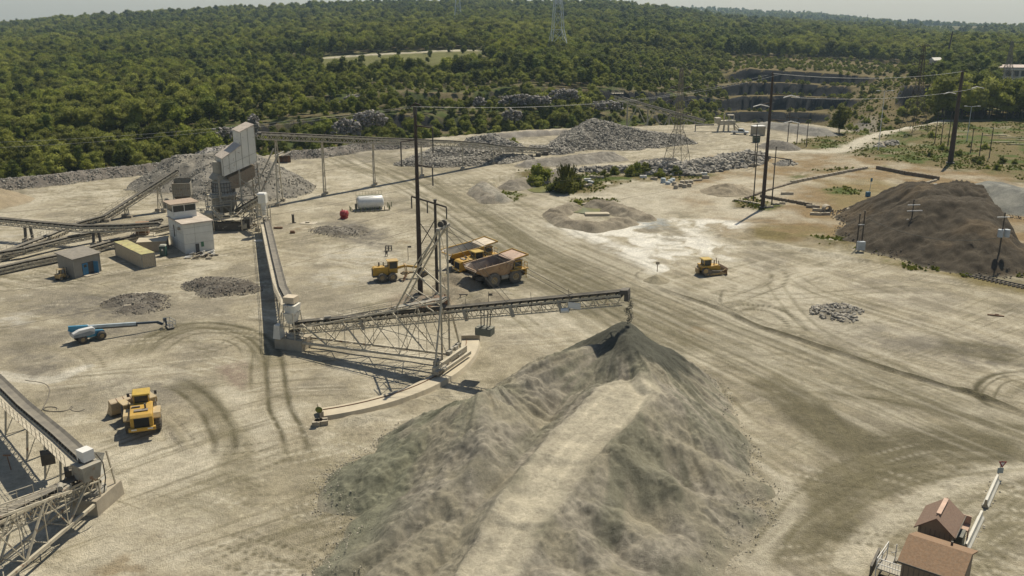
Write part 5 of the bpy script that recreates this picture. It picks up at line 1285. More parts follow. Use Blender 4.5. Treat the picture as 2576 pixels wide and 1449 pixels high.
# ------------------------------------------------------------------ long overhead conveyor
l0 = Vector((-48.5, 239, 0)); ld = Vector((.648, .761, 0)).normalized(); ln = Vector((-ld.y, ld.x, 0))
def LC(s, row):
    p = l0 + ld * s; return Vector((p.x, p.y, zrow(p.y, row)))
lcp = [LC(-18.5, 336), LC(0, 343), LC(17, 349), LC(35, 353.5), LC(48, 356.5), LC(60, 362), LC(70, 370), LC(94, 391)]
lcp[-1].z = 1.2
lc = conveyor('overhead_conveyor', 'long elevated conveyor on tall lattice trestles running from the plant tower to the rock heaps', lcp, w=1.5, depth=1.35, gap=1.7, web=2.4, ms=M_TAN, big=1.7)
def trestle(s, spread, base=None):
    i = max(j for j in range(len(lcp)) if (lcp[j] - l0).xy.dot(ld.xy) <= s + .01); a = lcp[i]; b_ = lcp[i + 1]; sa = (a - l0).xy.dot(ld.xy); sb = (b_ - l0).xy.dot(ld.xy)
    p = a.lerp(b_, (s - sa) / (sb - sa)); p = p - Vector((0, 0, 1.1))
    q0 = p - ld * .3
    bent(lc, p, spread, .65, side=ld * .75 + ln * .65, w=.26)
trestle(-14, 6.0); trestle(0, 3.4); trestle(17, 4.0); trestle(35, 3.2); trestle(52, 2.4); trestle(66, 2.0); trestle(80, 1.6)
b = MB()
for s in (84, 88, 92):
    q = l0 + ld * s; b.box((q.x, q.y - 2.5, .6), (1.6, 1.2, 1.2))
part('tail_guard', b, M_DARK, lc, world=True)
# ------------------------------------------------------------------ plant conveyors at the left
cA = [AY(-90, 542, 194), AY(0, 552, 191), AY(104, 562, 188), AY(208, 571, 186), AY(313, 569, 185), AY(400, 563, 186)]
ca = conveyor('plant_conveyor', 'sagging raised conveyor crossing from the left edge to the control tower', cA, w=1.1, depth=1.0, gap=1.3, web=1.6, big=1.2)
for p, rb in ((cA[1].lerp(cA[2], .65), 0), (cA[3].lerp(cA[4], .3), 0)): bent(ca, p - Vector((0, 0, 1)), 1.4, .5, side=(1, .3, 0), w=.45, cross=False, ms=M_DARK)
cB = [P(-40, 655, 1.2), P(115, 598, 1.6), AY(194, 564, 204), AY(264, 545, 208), AY(350, 490, 215), AY(444, 430, 222)]
cb = conveyor('plant_conveyor', 'long inclined conveyor climbing to the ribbed steel bin', cB, w=1.1, depth=1.0, gap=1.3, web=1.6, big=1.2, walk=-1)
bent(cb, cB[3] - Vector((0, 0, 1)), 1.5, .5, side=(1, -.6, 0), w=.4, ms=M_DARK, cross=False); bent(cb, cB[3].lerp(cB[4], .6) - Vector((0, 0, 1)), 1.8, .5, side=(1, -.6, 0), w=.2)
bent(cb, cB[4].lerp(cB[5], .5) - Vector((0, 0, 1)), 2.2, .5, side=(1, -.6, 0), w=.2)
cC = [P(-60, 648, 1.4), P(60, 628, 1.6), P(170, 600, 1.8), P(300, 575, 2.0), P(405, 553, 2.2)]
conveyor('plant_conveyor', 'low ground conveyor behind the grey shed roof', cC, w=1.0, depth=.9, gap=1.4, web=1.8, big=1.2)
cD = [P(-60, 690, 1.0), P(60, 662, 1.2), P(180, 638, 1.2), P(300, 604, 1.4), P(360, 590, 1.6)]
cd = conveyor('plant_conveyor', 'lowest ground conveyor passing behind the grey shed and container', cD, w=1.0, depth=.8, gap=1.4, web=1.8, big=1.2)
cE = [P(486, 560, 2.0), P(440, 566, 1.6), P(340, 590, 1.4)]
conveyor('plant_conveyor', 'short conveyor running behind the control tower', cE, w=.9, depth=.7, gap=1.4, big=1.2)
cF = [AY(598, 530, 206), AY(664, 492, 198)]
cf = conveyor('plant_conveyor', 'short steep dark conveyor feeding the white transfer box', cF, w=1.2, depth=1.0, gap=.9, web=1.3, big=1.3)
bent(cf, cF[0].lerp(cF[1], .5) - Vector((0, 0, 1)), 2.2, .5, side=(.3, 1, 0), w=.2); bent(cf, cF[0].lerp(cF[1], .8) - Vector((0, 0, 1)), 2.2, .5, side=(.3, 1, 0), w=.2)
# transfer tower
tb = G(668, 590)
tw = thing('transfer_tower', 'slim transfer tower with white capped box above the feed conveyor tail', 'transfer tower', (tb.x, tb.y, 0))
b = MB()
zt = AY(668, 492, tb.y).z
for x, y in ((-1.1, -1.1), (1.1, -1.1), (1.1, 1.1), (-1.1, 1.1)): b.beam((x, y, 0), (x, y, zt - 2), .18)
for z in (3.5, zt - 3): 
    b.beam((-1.1, -1.1, z), (1.1, -1.1, z), .12); b.beam((-1.1, 1.1, z), (1.1, 1.1, z), .12); b.beam((-1.1, -1.1, z), (-1.1, 1.1, z), .12); b.beam((1.1, -1.1, z), (1.1, 1.1, z), .12)
b.beam((-1.1, -1.1, 0), (1.1, -1.1, 3.5), .08); b.beam((1.1, -1.1, 0), (1.1, 1.1, 3.5), .08); part('tower_frame', b, M_TAN, tw)
b = MB(); b.box((0, 0, zt - .6), (1.6, 1.8, 1.9)); part('transfer_box', b, M_CLAD, tw)
b = MB(); b.box((-.1, -.1, zt + .5), (1.7, 1.9, .25), taper=.85); part('box_cap', b, M_WHITE, tw)
b = MB(); b.tube((0, 0, zt - 1.4), (.2, -.3, zt - 4.2), .6, .4, 10); part('chute', b, M_CLAD, tw)
b = MB(); b.box((0, -1.5, 4.2), (2.4, 1.0, .1))
for x in (-1.2, 0, 1.2): b.beam((x, -2, 4.2), (x, -2, 5.3), .06)
b.beam((-1.2, -2, 5.3), (1.2, -2, 5.3), .06); b.beam((-1.2, -2, 4.8), (1.2, -2, 4.8), .06); part('platform', b, M_TAN, tw)
# ------------------------------------------------------------------ crusher / screen tower
pb = G(585, 560)
O = Vector((AY(563, 437, 203).x, 203, 0)); aa = Vector((.84, .54, 0)); bb = Vector((-.54, .84, 0))
pt = thing('screen_tower', 'tall cream clad screening tower with stepped sloping roofs over the crusher', 'plant tower', (O.x, O.y, 0))
prof = [(0, 11.2), (0, 15.0), (4.3, 17.6), (4.3, 20.5), (7.4, 21.9), (7.6, 13.8)]
b = MB(); b.prism(prof, (0, 0, 0), aa, (0, 0, 1), bb * 5.5); part('cladding', b, M_CLAD, pt)
b = MB()
for a_, z1, z2 in ((1.4, 11.8, 15.8), (2.9, 12.3, 16.7), (4.35, 12.7, 20.4), (5.9, 13.3, 21.1), (7.55, 13.8, 21.8), (0, 11.2, 15)): b.beam(aa * a_ - bb * .04 + Vector((0, 0, z1)), aa * a_ - bb * .04 + Vector((0, 0, z2)), .06)
for l_ in (0, 1.4, 2.8, 4.2, 5.5): b.beam(-aa * .04 + bb * l_ + Vector((0, 0, 11.2)), -aa * .04 + bb * l_ + Vector((0, 0, 15)), .06)
b.beam(aa * 0 - bb * .05 + Vector((0, 0, 13.2)), aa * 7.5 - bb * .05 + Vector((0, 0, 15.9)), .05); part('cladding_seam', b, M_STEEL, pt)
def roof_slab(a0_, z0_, a1_, z1_, nm='roof'):
    b = MB(); e = .18; b.prism([(a0_ - e, z0_ + .02), (a0_ - e, z0_ + .14), (a1_, z1_ + .17), (a1_, z1_ + .03)], -bb * e, aa, (0, 0, 1), bb * (5.5 + 2 * e)); part(nm, b, mat('rusty_roof_sheet', (.52, .44, .36), .6, dust=.3, rust=.2), pt)
roof_slab(0, 15.0, 4.28, 17.6); roof_slab(4.3, 20.5, 7.5, 21.9)
b = MB(); q = -aa * .5 + bb * 2.6; b.tube(q + Vector((0, 0, 14.2)), q + Vector((0, 0, 11.6)), 1.0, 1.15, 14); b.tube(q + Vector((0, 0, 11.6)), q + Vector((-.2, 0, 10.4)), 1.25, 1.9, 14); part('dust_duct', b, mat('grey_duct', (.27, .255, .21), .7, dust=.5), pt)
b = MB(); q = bb * 2.6 + aa * .2
b.lathe(q + Vector((0, 0, 3.0)), (0, 0, 1), [(0, .01), (0, 2.0), (1.6, 2.5), (3.4, 2.5), (3.6, 2.9), (4.0, 2.9), (4.1, 2.3), (6.8, 2.2), (7.4, 1.6), (7.8, .01)], 22); part('crusher_body', b, M_STEEL, pt)
b = MB()
for k in range(22):
    a = k / 22 * 6.283; b.beam(q + Vector((math.cos(a) * 2.34, math.sin(a) * 2.34, 7.2)), q + Vector((math.cos(a) * 2.28, math.sin(a) * 2.28, 9.7)), .09)
for z in (7.6, 8.6, 9.5): b.lathe(q + Vector((0, 0, z)), (0, 0, 1), [(0, 2.4), (.12, 2.4)], 22)
part('crusher_rib', b, M_DARK, pt)
b = MB(); b.prism([(1.2, 10.6), (7.2, 12.9), (7.2, 10.4), (3.2, 8.2), (1.2, 8.2)], bb * .8, aa, (0, 0, 1), bb * 3.8); part('screen_hopper', b, mat('brown_hopper', (.24, .19, .135), .8, dust=.4, rust=.3), pt)
for (a_, l_) in ((-1.4, -.4), (-1.4, 4.2), (3.4, -.5), (3.4, 4.2), (7.8, -.3), (7.8, 4.2)):
    b = MB(); zt_ = 11.4 + max(0, a_) * .3; b.beam(aa * a_ + bb * l_, aa * (a_ * .96) + bb * l_ + Vector((0, 0, zt_)), .34, .3); part('leg', b, M_STEEL, pt)
b = MB()
for l_ in (-.45, 4.2):
    for (x0, z0_, x1, z1_) in ((-1.4, 0.6, 3.4, 5.4), (3.4, .6, -1.4, 5.4), (-1.4, 5.6, 3.4, 5.6), (3.4, 5.6, 7.8, 5.6), (3.4, 5.6, 7.8, .6), (3.4, 10.4, 7.8, 6.4), (3.4, 8.6, 7.8, 10.4)): b.beam(aa * x0 + bb * l_ + Vector((0, 0, z0_)), aa * x1 + bb * l_ + Vector((0, 0, z1_)), .22)
for a_ in (-1.4, 3.4, 7.8): b.beam(aa * a_ - bb * .4 + Vector((0, 0, 5.6)), aa * a_ + bb * 4.2 + Vector((0, 0, 5.6)), .2)
b.beam(aa * 7.8 + Vector((0, 0, 6.6)), aa * 12.4 - bb * .5 + Vector((0, 0, 15.2)), .3); b.beam(aa * 7.8 + bb * 3.6 + Vector((0, 0, 7.2)), aa * 12.4 + bb * 2.5 + Vector((0, 0, 16)), .3); part('frame_bracing', b, M_STEEL, pt)
def deckrail(t, c, w, dpt, z, rz=0.0, name='platform', ms=None, legs=True):
    """grated platform with its own handrail"""
    ms = ms or M_TAN; R = Matrix.Rotation(rz, 3, 'Z'); c = Vector(c)
    def q(x, y, zz): return R @ Vector((x, y, 0)) + Vector((c.x, c.y, zz))
    b = MB(); b.box((c.x, c.y, z), (w, dpt, .12), rz); part(name, b, ms, t)
    b = MB()
    for x, y in ((-1, -1), (1, -1), (1, 1), (-1, 1)): b.beam(q(x * w / 2, y * dpt / 2, z), q(x * w / 2, y * dpt / 2, z + 1.1), .09)
    for i in range(1, int(w / 1.6)):
        for y in (-1, 1): b.beam(q(-w / 2 + i * w / int(w / 1.6), y * dpt / 2, z), q(-w / 2 + i * w / int(w / 1.6), y * dpt / 2, z + 1.1), .07)
    for h in (.55, 1.1):
        for s in (-1, 1): b.beam(q(-w / 2, s * dpt / 2, z + h), q(w / 2, s * dpt / 2, z + h), .08); b.beam(q(s * w / 2, -dpt / 2, z + h), q(s * w / 2, dpt / 2, z + h), .08)
    part('handrail', b, ms, t)
    if legs:
        b = MB()
        for x, y in ((-1, -1), (1, -1), (1, 1), (-1, 1)): b = MB(); b.beam(q(x * w / 2.1, y * dpt / 2.1, 0), q(x * w / 2.1, y * dpt / 2.1, z), .16); part('platform_leg', b, ms, t)
deckrail(pt, (-1.4, -1.2, 0), 5.2, 1.6, 4.9, .55); deckrail(pt, (1.4, -4.2, 0), 6.2, 2.6, 2.6, .12); deckrail(pt, (-3.0, 1.4, 0), 2.2, 5.4, 6.6, .5); deckrail(pt, (-5.6, -2.2, 0), 6.0, 1.8, 3.2, .1)
b = MB(); b.beam((-1.9, -5.4, 5.6), (.2, -5.2, 2.6), .9, .12); b.beam((-1.9, -5.0, 6.4), (.2, -4.8, 3.4), .08); b.beam((-1.9, -5.9, 6.4), (.2, -5.7, 3.4), .08); part('stair', b, M_TAN, pt)
b = MB(); b.tube((-3.8, -3.4, 3.3), (-2.2, -3.2, 3.3), .9, n=14); b.box((-.6, -3.6, 3.2), (1.2, 1.0, 1.0)); b.tube((2.2, -3, 1.2), (4.2, -2.2, 1.2), .8, n=12); part('drive_motor', b, M_TAN, pt)
b = MB(); b.box((0, -3.6, .9), (8, 1.8, 1.6)); b.box((4, -1.4, 1.2), (3, 2.6, 2.0)); b.box((-5, 0, 1), (4, 3, 1.8)); part('machine_base', b, M_DARK, pt)
b = MB()
for k in range(46):
    x, y = random.uniform(-7.5, 7), random.uniform(-5, 4.5); z = random.uniform(0, 3.6); an = random.uniform(0, 3.14)
    b.beam((x, y, z), (x + math.cos(an) * random.uniform(.8, 2.6), y + math.sin(an) * random.uniform(.8, 2.6), z + random.uniform(-.6, 1.2)), random.choice((.1, .16, .26)))
part('pipework', b, M_STEEL, pt)
for k in range(14):
    b = MB(); x, y = random.uniform(-6.5, 6), random.uniform(-4.6, 3); b.box((x, y, random.uniform(.4, 2.6)), (random.uniform(.5, 1.4), random.uniform(.5, 1.2), random.uniform(.4, 1.1)), random.uniform(0, 1)); part('equipment_box', b, random.choice([M_TAN, M_STEEL, M_DARK, M_CLAD]), pt)
# ------------------------------------------------------------------ ribbed bin
hb = G(463, 520); zb = AY(440, 490, hb.y).z; zt_ = AY(440, 458, hb.y).z
hb_ = thing('ribbed_bin', 'open topped ribbed steel bin on legs under the inclined conveyor head', 'bin', (hb.x, hb.y, 0), .22)
b = MB(); w_, dd_ = 4.1, 3.6
b.box((0, -dd_ / 2, (zb + zt_) / 2), (w_, .12, zt_ - zb)); b.box((0, dd_ / 2, (zb + zt_) / 2 + .4), (w_, .12, zt_ - zb + .8)); b.box((-w_ / 2, 0, (zb + zt_) / 2), (.12, dd_ - .14, zt_ - zb)); b.box((w_ / 2, 0, (zb + zt_) / 2), (.12, dd_ - .14, zt_ - zb)); part('bin_wall', b, mat('ribbed_bin_steel', (.25, .235, .19), .7, dust=.3, rust=.3), hb_)
b = MB()
for i in range(11): x = -w_ / 2 + i * w_ / 10; b.beam((x, -dd_ / 2 - .1, zb), (x, -dd_ / 2 - .1, zt_), .09)
for z in (zb + .05, (zb + zt_) / 2, zt_ - .05): b.beam((-w_ / 2, -dd_ / 2 - .14, z), (w_ / 2, -dd_ / 2 - .14, z), .13)
part('wall_rib', b, M_STEEL, hb_)
b = MB(); b.add([(-w_ / 2, -dd_ / 2, zb), (w_ / 2, -dd_ / 2, zb), (w_ / 2, dd_ / 2, zb), (-w_ / 2, dd_ / 2, zb), (-.7, -.7, zb - 1.8), (.7, -.7, zb - 1.8), (.7, .7, zb - 1.8), (-.7, .7, zb - 1.8)], [(0, 1, 5, 4), (1, 2, 6, 5), (2, 3, 7, 6), (3, 0, 4, 7)]); part('hopper_cone', b, M_DARK, hb_)
for x, y in ((-1, -1), (1, -1), (1, 1), (-1, 1)):
    b = MB(); b.beam((x * w_ / 2.1, y * dd_ / 2.1, 0), (x * w_ / 2.1, y * dd_ / 2.1, zb), .26); part('leg', b, M_STEEL, hb_)
b = MB(); b.beam((-2, -1.8, .3), (2, -1.8, zb - .5), .12); b.beam((2, -1.8, .3), (-2, -1.8, zb - .5), .12); b.box((-3.4, -1, 1), (2, 2, 1.6)); b.tube((-4, -1.6, 2.4), (-2.4, -1.2, 1.2), .4, n=8); part('bracing', b, M_STEEL, hb_)
# leaning spare chutes left of the bin
# ------------------------------------------------------------------ two small sheds with sloped roofs, behind the trestle
for k, (px, py) in enumerate(((703, 408), (722, 408))):
    g = G(px, py); t = thing('sloped_roof_shed', ['small dark open shed with slanting roof, left of the pair', 'small dark open shed with slanting roof, right of the pair'][k], 'shed', (g.x, g.y, 0), .25, 'pair of small open sheds')
    b = MB(); b.box((0, 1.1, .9), (2.4, .1, 1.8)); b.box((-1.15, 0, .9), (.1, 2.1, 1.8)); b.box((0, -1.1, .6), (2.4, .1, 1.2)); part('wall', b, M_RUSTY, t)
    for x in (-1.1, 0, 1.1): b = MB(); b.beam((x, -1.15, 0), (x, -1.15, 2.1), .12); part('post', b, M_DARK, t)
    b = MB(); b.prism([(-1.5, 1.9), (-1.5, 2.05), (1.5, 3.35), (1.5, 3.2)], (0, -1.4, 0), (1, 0, 0), (0, 0, 1), (0, 2.8, 0)); part('roof', b, mat('shed_roof', (.20, .18, .15), .8, dust=.4), t)
# ------------------------------------------------------------------ far pit conveyor + primary crusher
cG = [AY(1772, 303, 392), AY(1700, 284, 396), AY(1620, 262, 401), AY(1546, 240, 406)]
cg = conveyor('pit_conveyor', 'far inclined conveyor on trestles rising left over the quarry pit', cG, w=1.3, depth=1.6, gap=2.2, web=2.6, big=1.8)
for f_, sp in ((.1, 3), (.38, 4), (.62, 4), (.85, 4)):
    p = cG[0].lerp(cG[3], f_); bent(cg, p - Vector((0, 0, 1.8)), sp, .8, z0=T1(p.x, p.y) - .5, side=(0, 1, 0), w=.35, foot=False)
b = MB()
for k in range(4): a = cG[0].lerp(cG[3], .2 + k * .18); b.beam(a - Vector((0, 0, 2)), a + Vector((4.5, -1, -11)), .3); b.beam(a - Vector((0, 0, 2)), a + Vector((-4.5, -1, -11)), .3)
part('trestle_brace', b, M_TAN, cg, world=True)
b = MB(); q = cG[3]; b.box((q.x + 1.2, q.y, q.z + .9), (5, 2.4, .15))
for k in range(6): b.beam((q.x - 1.2 + k, q.y - 1.2, q.z + .9), (q.x - 1.2 + k, q.y - 1.2, q.z + 3.2), .14)
for h in (1.6, 2.3, 3.2): b.beam((q.x - 1.2, q.y - 1.2, q.z + h), (q.x + 3.8, q.y - 1.2, q.z + h), .14)
part('head_platform', b, M_TAN, cg, world=True)
g = G(1826, 330)
cr = thing('pit_crusher', 'dusty cream primary crusher frame by the pit edge beside the pickup', 'crusher', (g.x, g.y, 0), .1)
b = MB(); b.box((0, 0, 3.4), (6.4, 3, 1.6)); b.box((-3.6, 0, 4.2), (1.6, 2.4, 2.2), taper=1.3); part('crusher_box', b, M_TAN, cr)
for x in (-3.8, -1.4, .6, 3.2): b = MB(); b.beam((x, -1.2, 0), (x * .8, -1.1, 3.4), .55); part('leg', b, M_TAN, cr)
b = MB(); b.box((1.6, 0, 6.2), (2.4, 2, .3)); b.beam((.6, -1, 4.2), (.6, -1, 6.4), .25); b.beam((2.6, -1, 4.2), (2.6, -1, 6.4), .25); b.tube((-1, 0, 4.2), (-1, 0, 6.8), .3, n=8); part('control_platform', b, M_TAN, cr)
b = MB(); b.beam((1, -1.5, 4.0), (4.6, -2.4, .2), .5, .3); b.beam((2.2, -1.5, 4.0), (5.6, -2.4, .2), .4, .3); part('discharge_chute', b, M_TAN, cr)
b = MB(); b.beam((-5, 0, 2.6), (-12, 1, 2.4), 1.2, .4); b.beam((-12, 1, 2.4), (-12, 1, 0), .3); part('feeder_belt', b, M_DARK, cr)
g = G(1906, 340); t = thing('site_cabin', 'small pale square cabin tank by the far road beyond the pole', 'cabin', (g.x, g.y, 0), .2)
b = MB(); b.box((0, 0, 1.7), (4.6, 3, 3.4)); part('cabin_wall', b, M_CONC, t); b = MB(); b.box((0, 0, 3.5), (4.9, 3.3, .2)); part('roof', b, M_WHITE, t); b = MB(); b.box((-.8, -1.53, 1.5), (.9, .06, 2)); part('door', b, M_STEEL, t)
g = G(1902, 358); t = thing('green_bin', 'small dark green waste bin at the base of the wooden poles', 'bin', (g.x, g.y, 0), .1)
b = MB(); b.box((0, 0, 1.25), (2.2, 1.6, 2.3), taper=1.08); part('bin_body', b, mat('bin_green', (.03, .055, .035), .6, dust=.1), t); b = MB(); b.box((0, 0, 2.5), (2.4, 1.8, .15)); part('lid', b, M_DARK, t)
b = MB(); b.box((0, -.86, 1.9), (2.1, .08, .1)); part('handle_bar', b, M_STEEL, t)
# ================================================================== buildings
M_GLASS = mat('dark_glass', (.03, .035, .035), .15, var=.1, dust=.08, bump=0)
def axes(F, R, L):
    F = Vector(F); a = (Vector(R) - F); b = (Vector(L) - F); return F, a, b
# ---- control tower
F = G(467, 639); R_ = G(540, 628)
h = AY(462, 566, F.y).z
ct = thing('control_tower', 'two storey pale block control building with glazed cab on top', 'control building', (F.x, F.y, 0), math.atan2(R_.y - F.y, R_.x - F.x))
wx = (R_ - F).length; wy = 9.4
b = MB(); b.box((wx / 2, wy / 2, h / 2), (wx, wy, h)); part('lower_wall', b, mat('pale_block_wall', (.66, .65, .58), .8, var=.12, scale=.6, dust=.25), ct)
b = MB(); b.box((wx / 2, wy / 2, h + .12), (wx + .5, wy + .5, .24)); part('flat_roof', b, mat('stained_roof', (.50, .43, .36), .9, var=.35, scale=.5, dust=.3), ct)
b = MB()
for z in (h * .33, h * .66): b.box((wx / 2, -.012, z), (wx, .02, .03)); b.box((-.012, wy / 2, z), (.02, wy, .03))
for x in (wx * .38,): b.box((x, -.012, h / 2), (.04, .02, h))
for y in (wy * .5,): b.box((-.012, y, h / 2), (.02, .04, h))
part('wall_joint', b, M_STEEL, ct)
b = MB(); b.box((-.05, wy * .62, h * .62), (.12, .35, 2.4)); part('conduit', b, M_DARK, ct)
b = MB(); b.box((-.22, wy * .22, h * .82), (.5, .7, .5)); part('air_conditioner', b, M_STEEL, ct)
b = MB(); b.box((wx * .60, -.04, 1.5), (.55, .08, 1.0)); part('green_panel', b, mat('panel_green', (.05, .16, .08), .6, dust=.1), ct)
b = MB(); b.box((wx * .42, -.05, .9), (.7, .1, 1.7)); part('door', b, M_DARK, ct)
cz = h + .24; cw, cd_, chh = 4.7, 3.9, 3.0; cx0, cy0 = -.05, 5.45
b = MB(); b.box((cx0 + cw / 2, cy0 + cd_ / 2, cz + .65), (cw, cd_, 1.3)); b.box((cx0 + cw / 2, cy0 + cd_ / 2, cz + 2.72), (cw, cd_, .3)); 
for x, y in ((0, 0), (cw, 0), (cw, cd_), (0, cd_), (cw / 2, 0)): b.box((cx0 + x + (.06 if x == 0 else -.06 if x == cw else 0), cy0 + y + (.06 if y == 0 else -.06), cz + 1.94), (.12, .12, 1.28))
part('cab_wall', b, mat('cab_paint', (.66, .66, .61), .6, var=.1, dust=.15), ct)
for x0, x1 in ((.12, cw / 2 - .06), (cw / 2 + .06, cw - .12)):
    b = MB(); b.box((cx0 + (x0 + x1) / 2, cy0 + .07, cz + 1.94), (x1 - x0 - .01, .04, 1.26)); part('window', b, M_GLASS, ct)
for k in range(2):
    b = MB(); b.box((cx0 + .07, cy0 + .12 + (k + .5) * (cd_ - .24) / 2, cz + 1.94), (.04, (cd_ - .4) / 2, 1.26)); part('window', b, M_GLASS, ct)
b = MB(); b.box((cx0 + cw / 2, cy0 + cd_ / 2, cz + 2.95), (cw + 1.1, cd_ + 1.1, .16)); part('cab_roof', b, mat('rusty_cab_roof', (.33, .24, .17), .8, dust=.3, rust=.3), ct)
b = MB(); b.box((cx0 + .5, cy0 - .06, cz + .7), (.6, .12, .4)); part('wall_box', b, M_WHITE, ct)
# ---- grey shed
F = G(189, 701); R_ = G(255, 683)
sd = thing('grey_shed', 'small grey block shed with a blue double door standing half open', 'shed', (F.x, F.y, 0), math.atan2(R_.y - F.y, R_.x - F.x))
w = (R_ - F).length; dpt = 4.4; h = 3.6
b = MB(); b.prism([(0, 0), (dpt, 0), (dpt, h + .5), (0, h - .1)], (0, 0, 0), (0, 1, 0), (0, 0, 1), (w, 0, 0)); part('wall', b, mat('grey_block', (.27, .25, .21), .9, var=.15, dust=.35), sd)
b = MB(); b.prism([(-.35, h - .1), (-.35, h + .06), (dpt + .3, h + .72), (dpt + .3, h + .56)], (-.3, 0, 0), (0, 1, 0), (0, 0, 1), (w + .6, 0, 0)); part('roof', b, mat('dark_felt_roof', (.17, .155, .135), .9, dust=.3), sd)
b = MB(); b.box((w * .52, -.03, 1.2), (2.3, .05, 2.4)); part('door_opening', b, M_DARK, sd)  # flat dark panel stands in for the shade inside the open doorway
b = MB(); b.box((w * .52 - .6, -.09, 1.2), (1.1, .06, 2.3)); dr_ = part('blue_door', b, mat('door_blue', (.02, .16, .30), .5, dust=.1), sd)
b = MB(); b.box((w * .52 - .6, -.13, 1.85), (.55, .03, .5)); part('door_window', b, M_GLASS, dr_)
b = MB(); b.beam((w * .52 + 1.15, -.05, 1.2), (w * .52 + 1.5, -.9, 1.2), .05, 2.3); part('blue_door', b, MATS['door_blue'], sd)
b = MB(); b.box((w * .52, -.7, .1), (2.6, 1.1, .2)); part('step', b, M_CONC, sd)
for x in (.02, w - .02): b = MB(); b.box((x, -.04, h / 2), (.1, .08, h)); part('downpipe', b, M_STEEL, sd)
# ---- shipping container
F = G(359, 677); R_ = G(393, 671); L_ = G(291, 643)
ax_ = (L_ - F); ln_ = ax_.length
cn = thing('shipping_container', 'long weathered beige shipping container with mossy yellow roof', 'container', (F.x, F.y, 0), math.atan2(ax_.y, ax_.x))
wd = 2.6; hh = 2.75; s_ = -1
b = MB()
def corr(b, p, q, z0, z1, n, dep):
    p = Vector(p); q = Vector(q); d = (q - p); nrm = Vector((d.y, -d.x, 0)).normalized(); vs = []; m = n * 4
    for i in range(m + 1):
        o = nrm * (dep if (i % 4) in (1, 2) else 0); pt = p + d * (i / m) + o; vs += [(pt.x, pt.y, z0), (pt.x, pt.y, z1)]
    b.add(vs, [(2 * i, 2 * i + 2, 2 * i + 3, 2 * i + 1) for i in range(m)])
corr(b, (ln_, 0, 0), (0, 0, 0), .12, hh - .1, 30, -.05); corr(b, (0, 0, 0), (0, -wd, 0), .12, hh - .1, 7, -.05); corr(b, (0, -wd, 0), (ln_, -wd, 0), .12, hh - .1, 30, -.05); corr(b, (ln_, -wd, 0), (ln_, 0, 0), .12, hh - .1, 7, -.05)
part('side_panel', b, mat('container_beige', (.43, .36, .25), .7, var=.15, dust=.25, rust=.1), cn)
b = MB()
for x in (.05, ln_ - .05):
    for y in (-.05, -wd + .05): b.box((x, y, hh / 2), (.14, .14, hh))
for z in (.06, hh - .06):
    for y in (-.05, -wd + .05): b.box((ln_ / 2, y, z), (ln_, .12, .12))
    for x in (.05, ln_ - .05): b.box((x, -wd / 2, z), (.1, wd, .11))
part('frame', b, M_STEEL, cn)
b = MB(); b.box((ln_ / 2, -wd / 2, hh + .03), (ln_ - .05, wd - .05, .05)); part('roof', b, mat('mossy_roof', (.40, .37, .13), .8, var=.4, scale=.6, dust=.25, rust=.35), cn)
# ---- rusty box, concrete bay
g = G(360, 612)
t = thing('rusty_cabinet', 'rust brown steel cabinet with handrail beside the control building', 'cabinet', (g.x, g.y, 0), .2)
b = MB(); b.box((0, 1, 2.9), (2.4, 1.8, 2.4)); part('cabinet_body', b, M_RUSTY, t); b = MB(); b.box((0, 1, 4.15), (2.6, 2.0, .1)); part('lid', b, mat('orange_rust', (.28, .14, .06), .8, dust=.2), t)
b = MB(); b.box((.2, 1, 1.6), (4.2, 3, .15))
for x in (-1.9, -.6, .8, 2.3):
    b.beam((x, -.4, 0), (x, -.4, 2.6), .08)
for z in (2.1, 2.6): b.beam((-1.9, -.4, z), (2.3, -.4, z), .06)
part('platform', b, M_TAN, t)
g = G(385, 630)
t = thing('concrete_bay', 'low square concrete bay between the container and the control building', 'concrete bay', (g.x, g.y, 0), .22)
b = MB(); b.box((0, 1, 1.0), (5.4, 4.2, 2.0)); part('bay_wall', b, M_CONC, t); b = MB(); b.box((0, 1, 2.06), (5.7, 4.5, .12)); part('slab', b, MATS['pale_concrete'], t)
g = G(412, 643)
t = thing('portable_toilet', 'dark green portable toilet with pale roof beside the control building', 'portable toilet', (g.x, g.y, 0), .1)
b = MB(); b.box((0, 0, 1.0), (1.15, 1.15, 2.0)); part('cabin', b, mat('toilet_green', (.015, .075, .06), .5, dust=.12), t)
b = MB(); b.box((0, -.6, 1.0), (.8, .05, 1.7)); d_ = part('door', b, mat('toilet_door', (.02, .06, .065), .5, dust=.1), t); b = MB(); b.box((0, -.64, 1.3), (.3, .03, .35)); part('label_plate', b, M_WHITE, d_)
b = MB(); b.box((0, 0, 2.12), (1.25, 1.25, .22), taper=.75); part('roof', b, mat('toilet_roof', (.36, .38, .32), .6), t)
# scrap at the foot of the control building
for k in range(22):
    g = G(456 + random.random() * 92, 640 + random.random() * 14 - 2); b = MB(); s = random.uniform(.5, 1.5)
    b.beam((0, 0, .2), (s, random.uniform(-.6, .6), .15 + random.random() * .6), random.uniform(.15, .5), random.uniform(.1, .35)); 
    if random.random() < .5: b.tube((.2, .3, .2), (s * .8, .5, .3), .2, n=8)
    single('scrap_metal', b, random.choice([M_STEEL, M_CLAD, M_WHITE, M_DARK, M_CONC]), 'scrap metal piece lying at the foot of the control building', 'scrap metal', tuple(g), 'scrap at the foot of the control building', world=False)
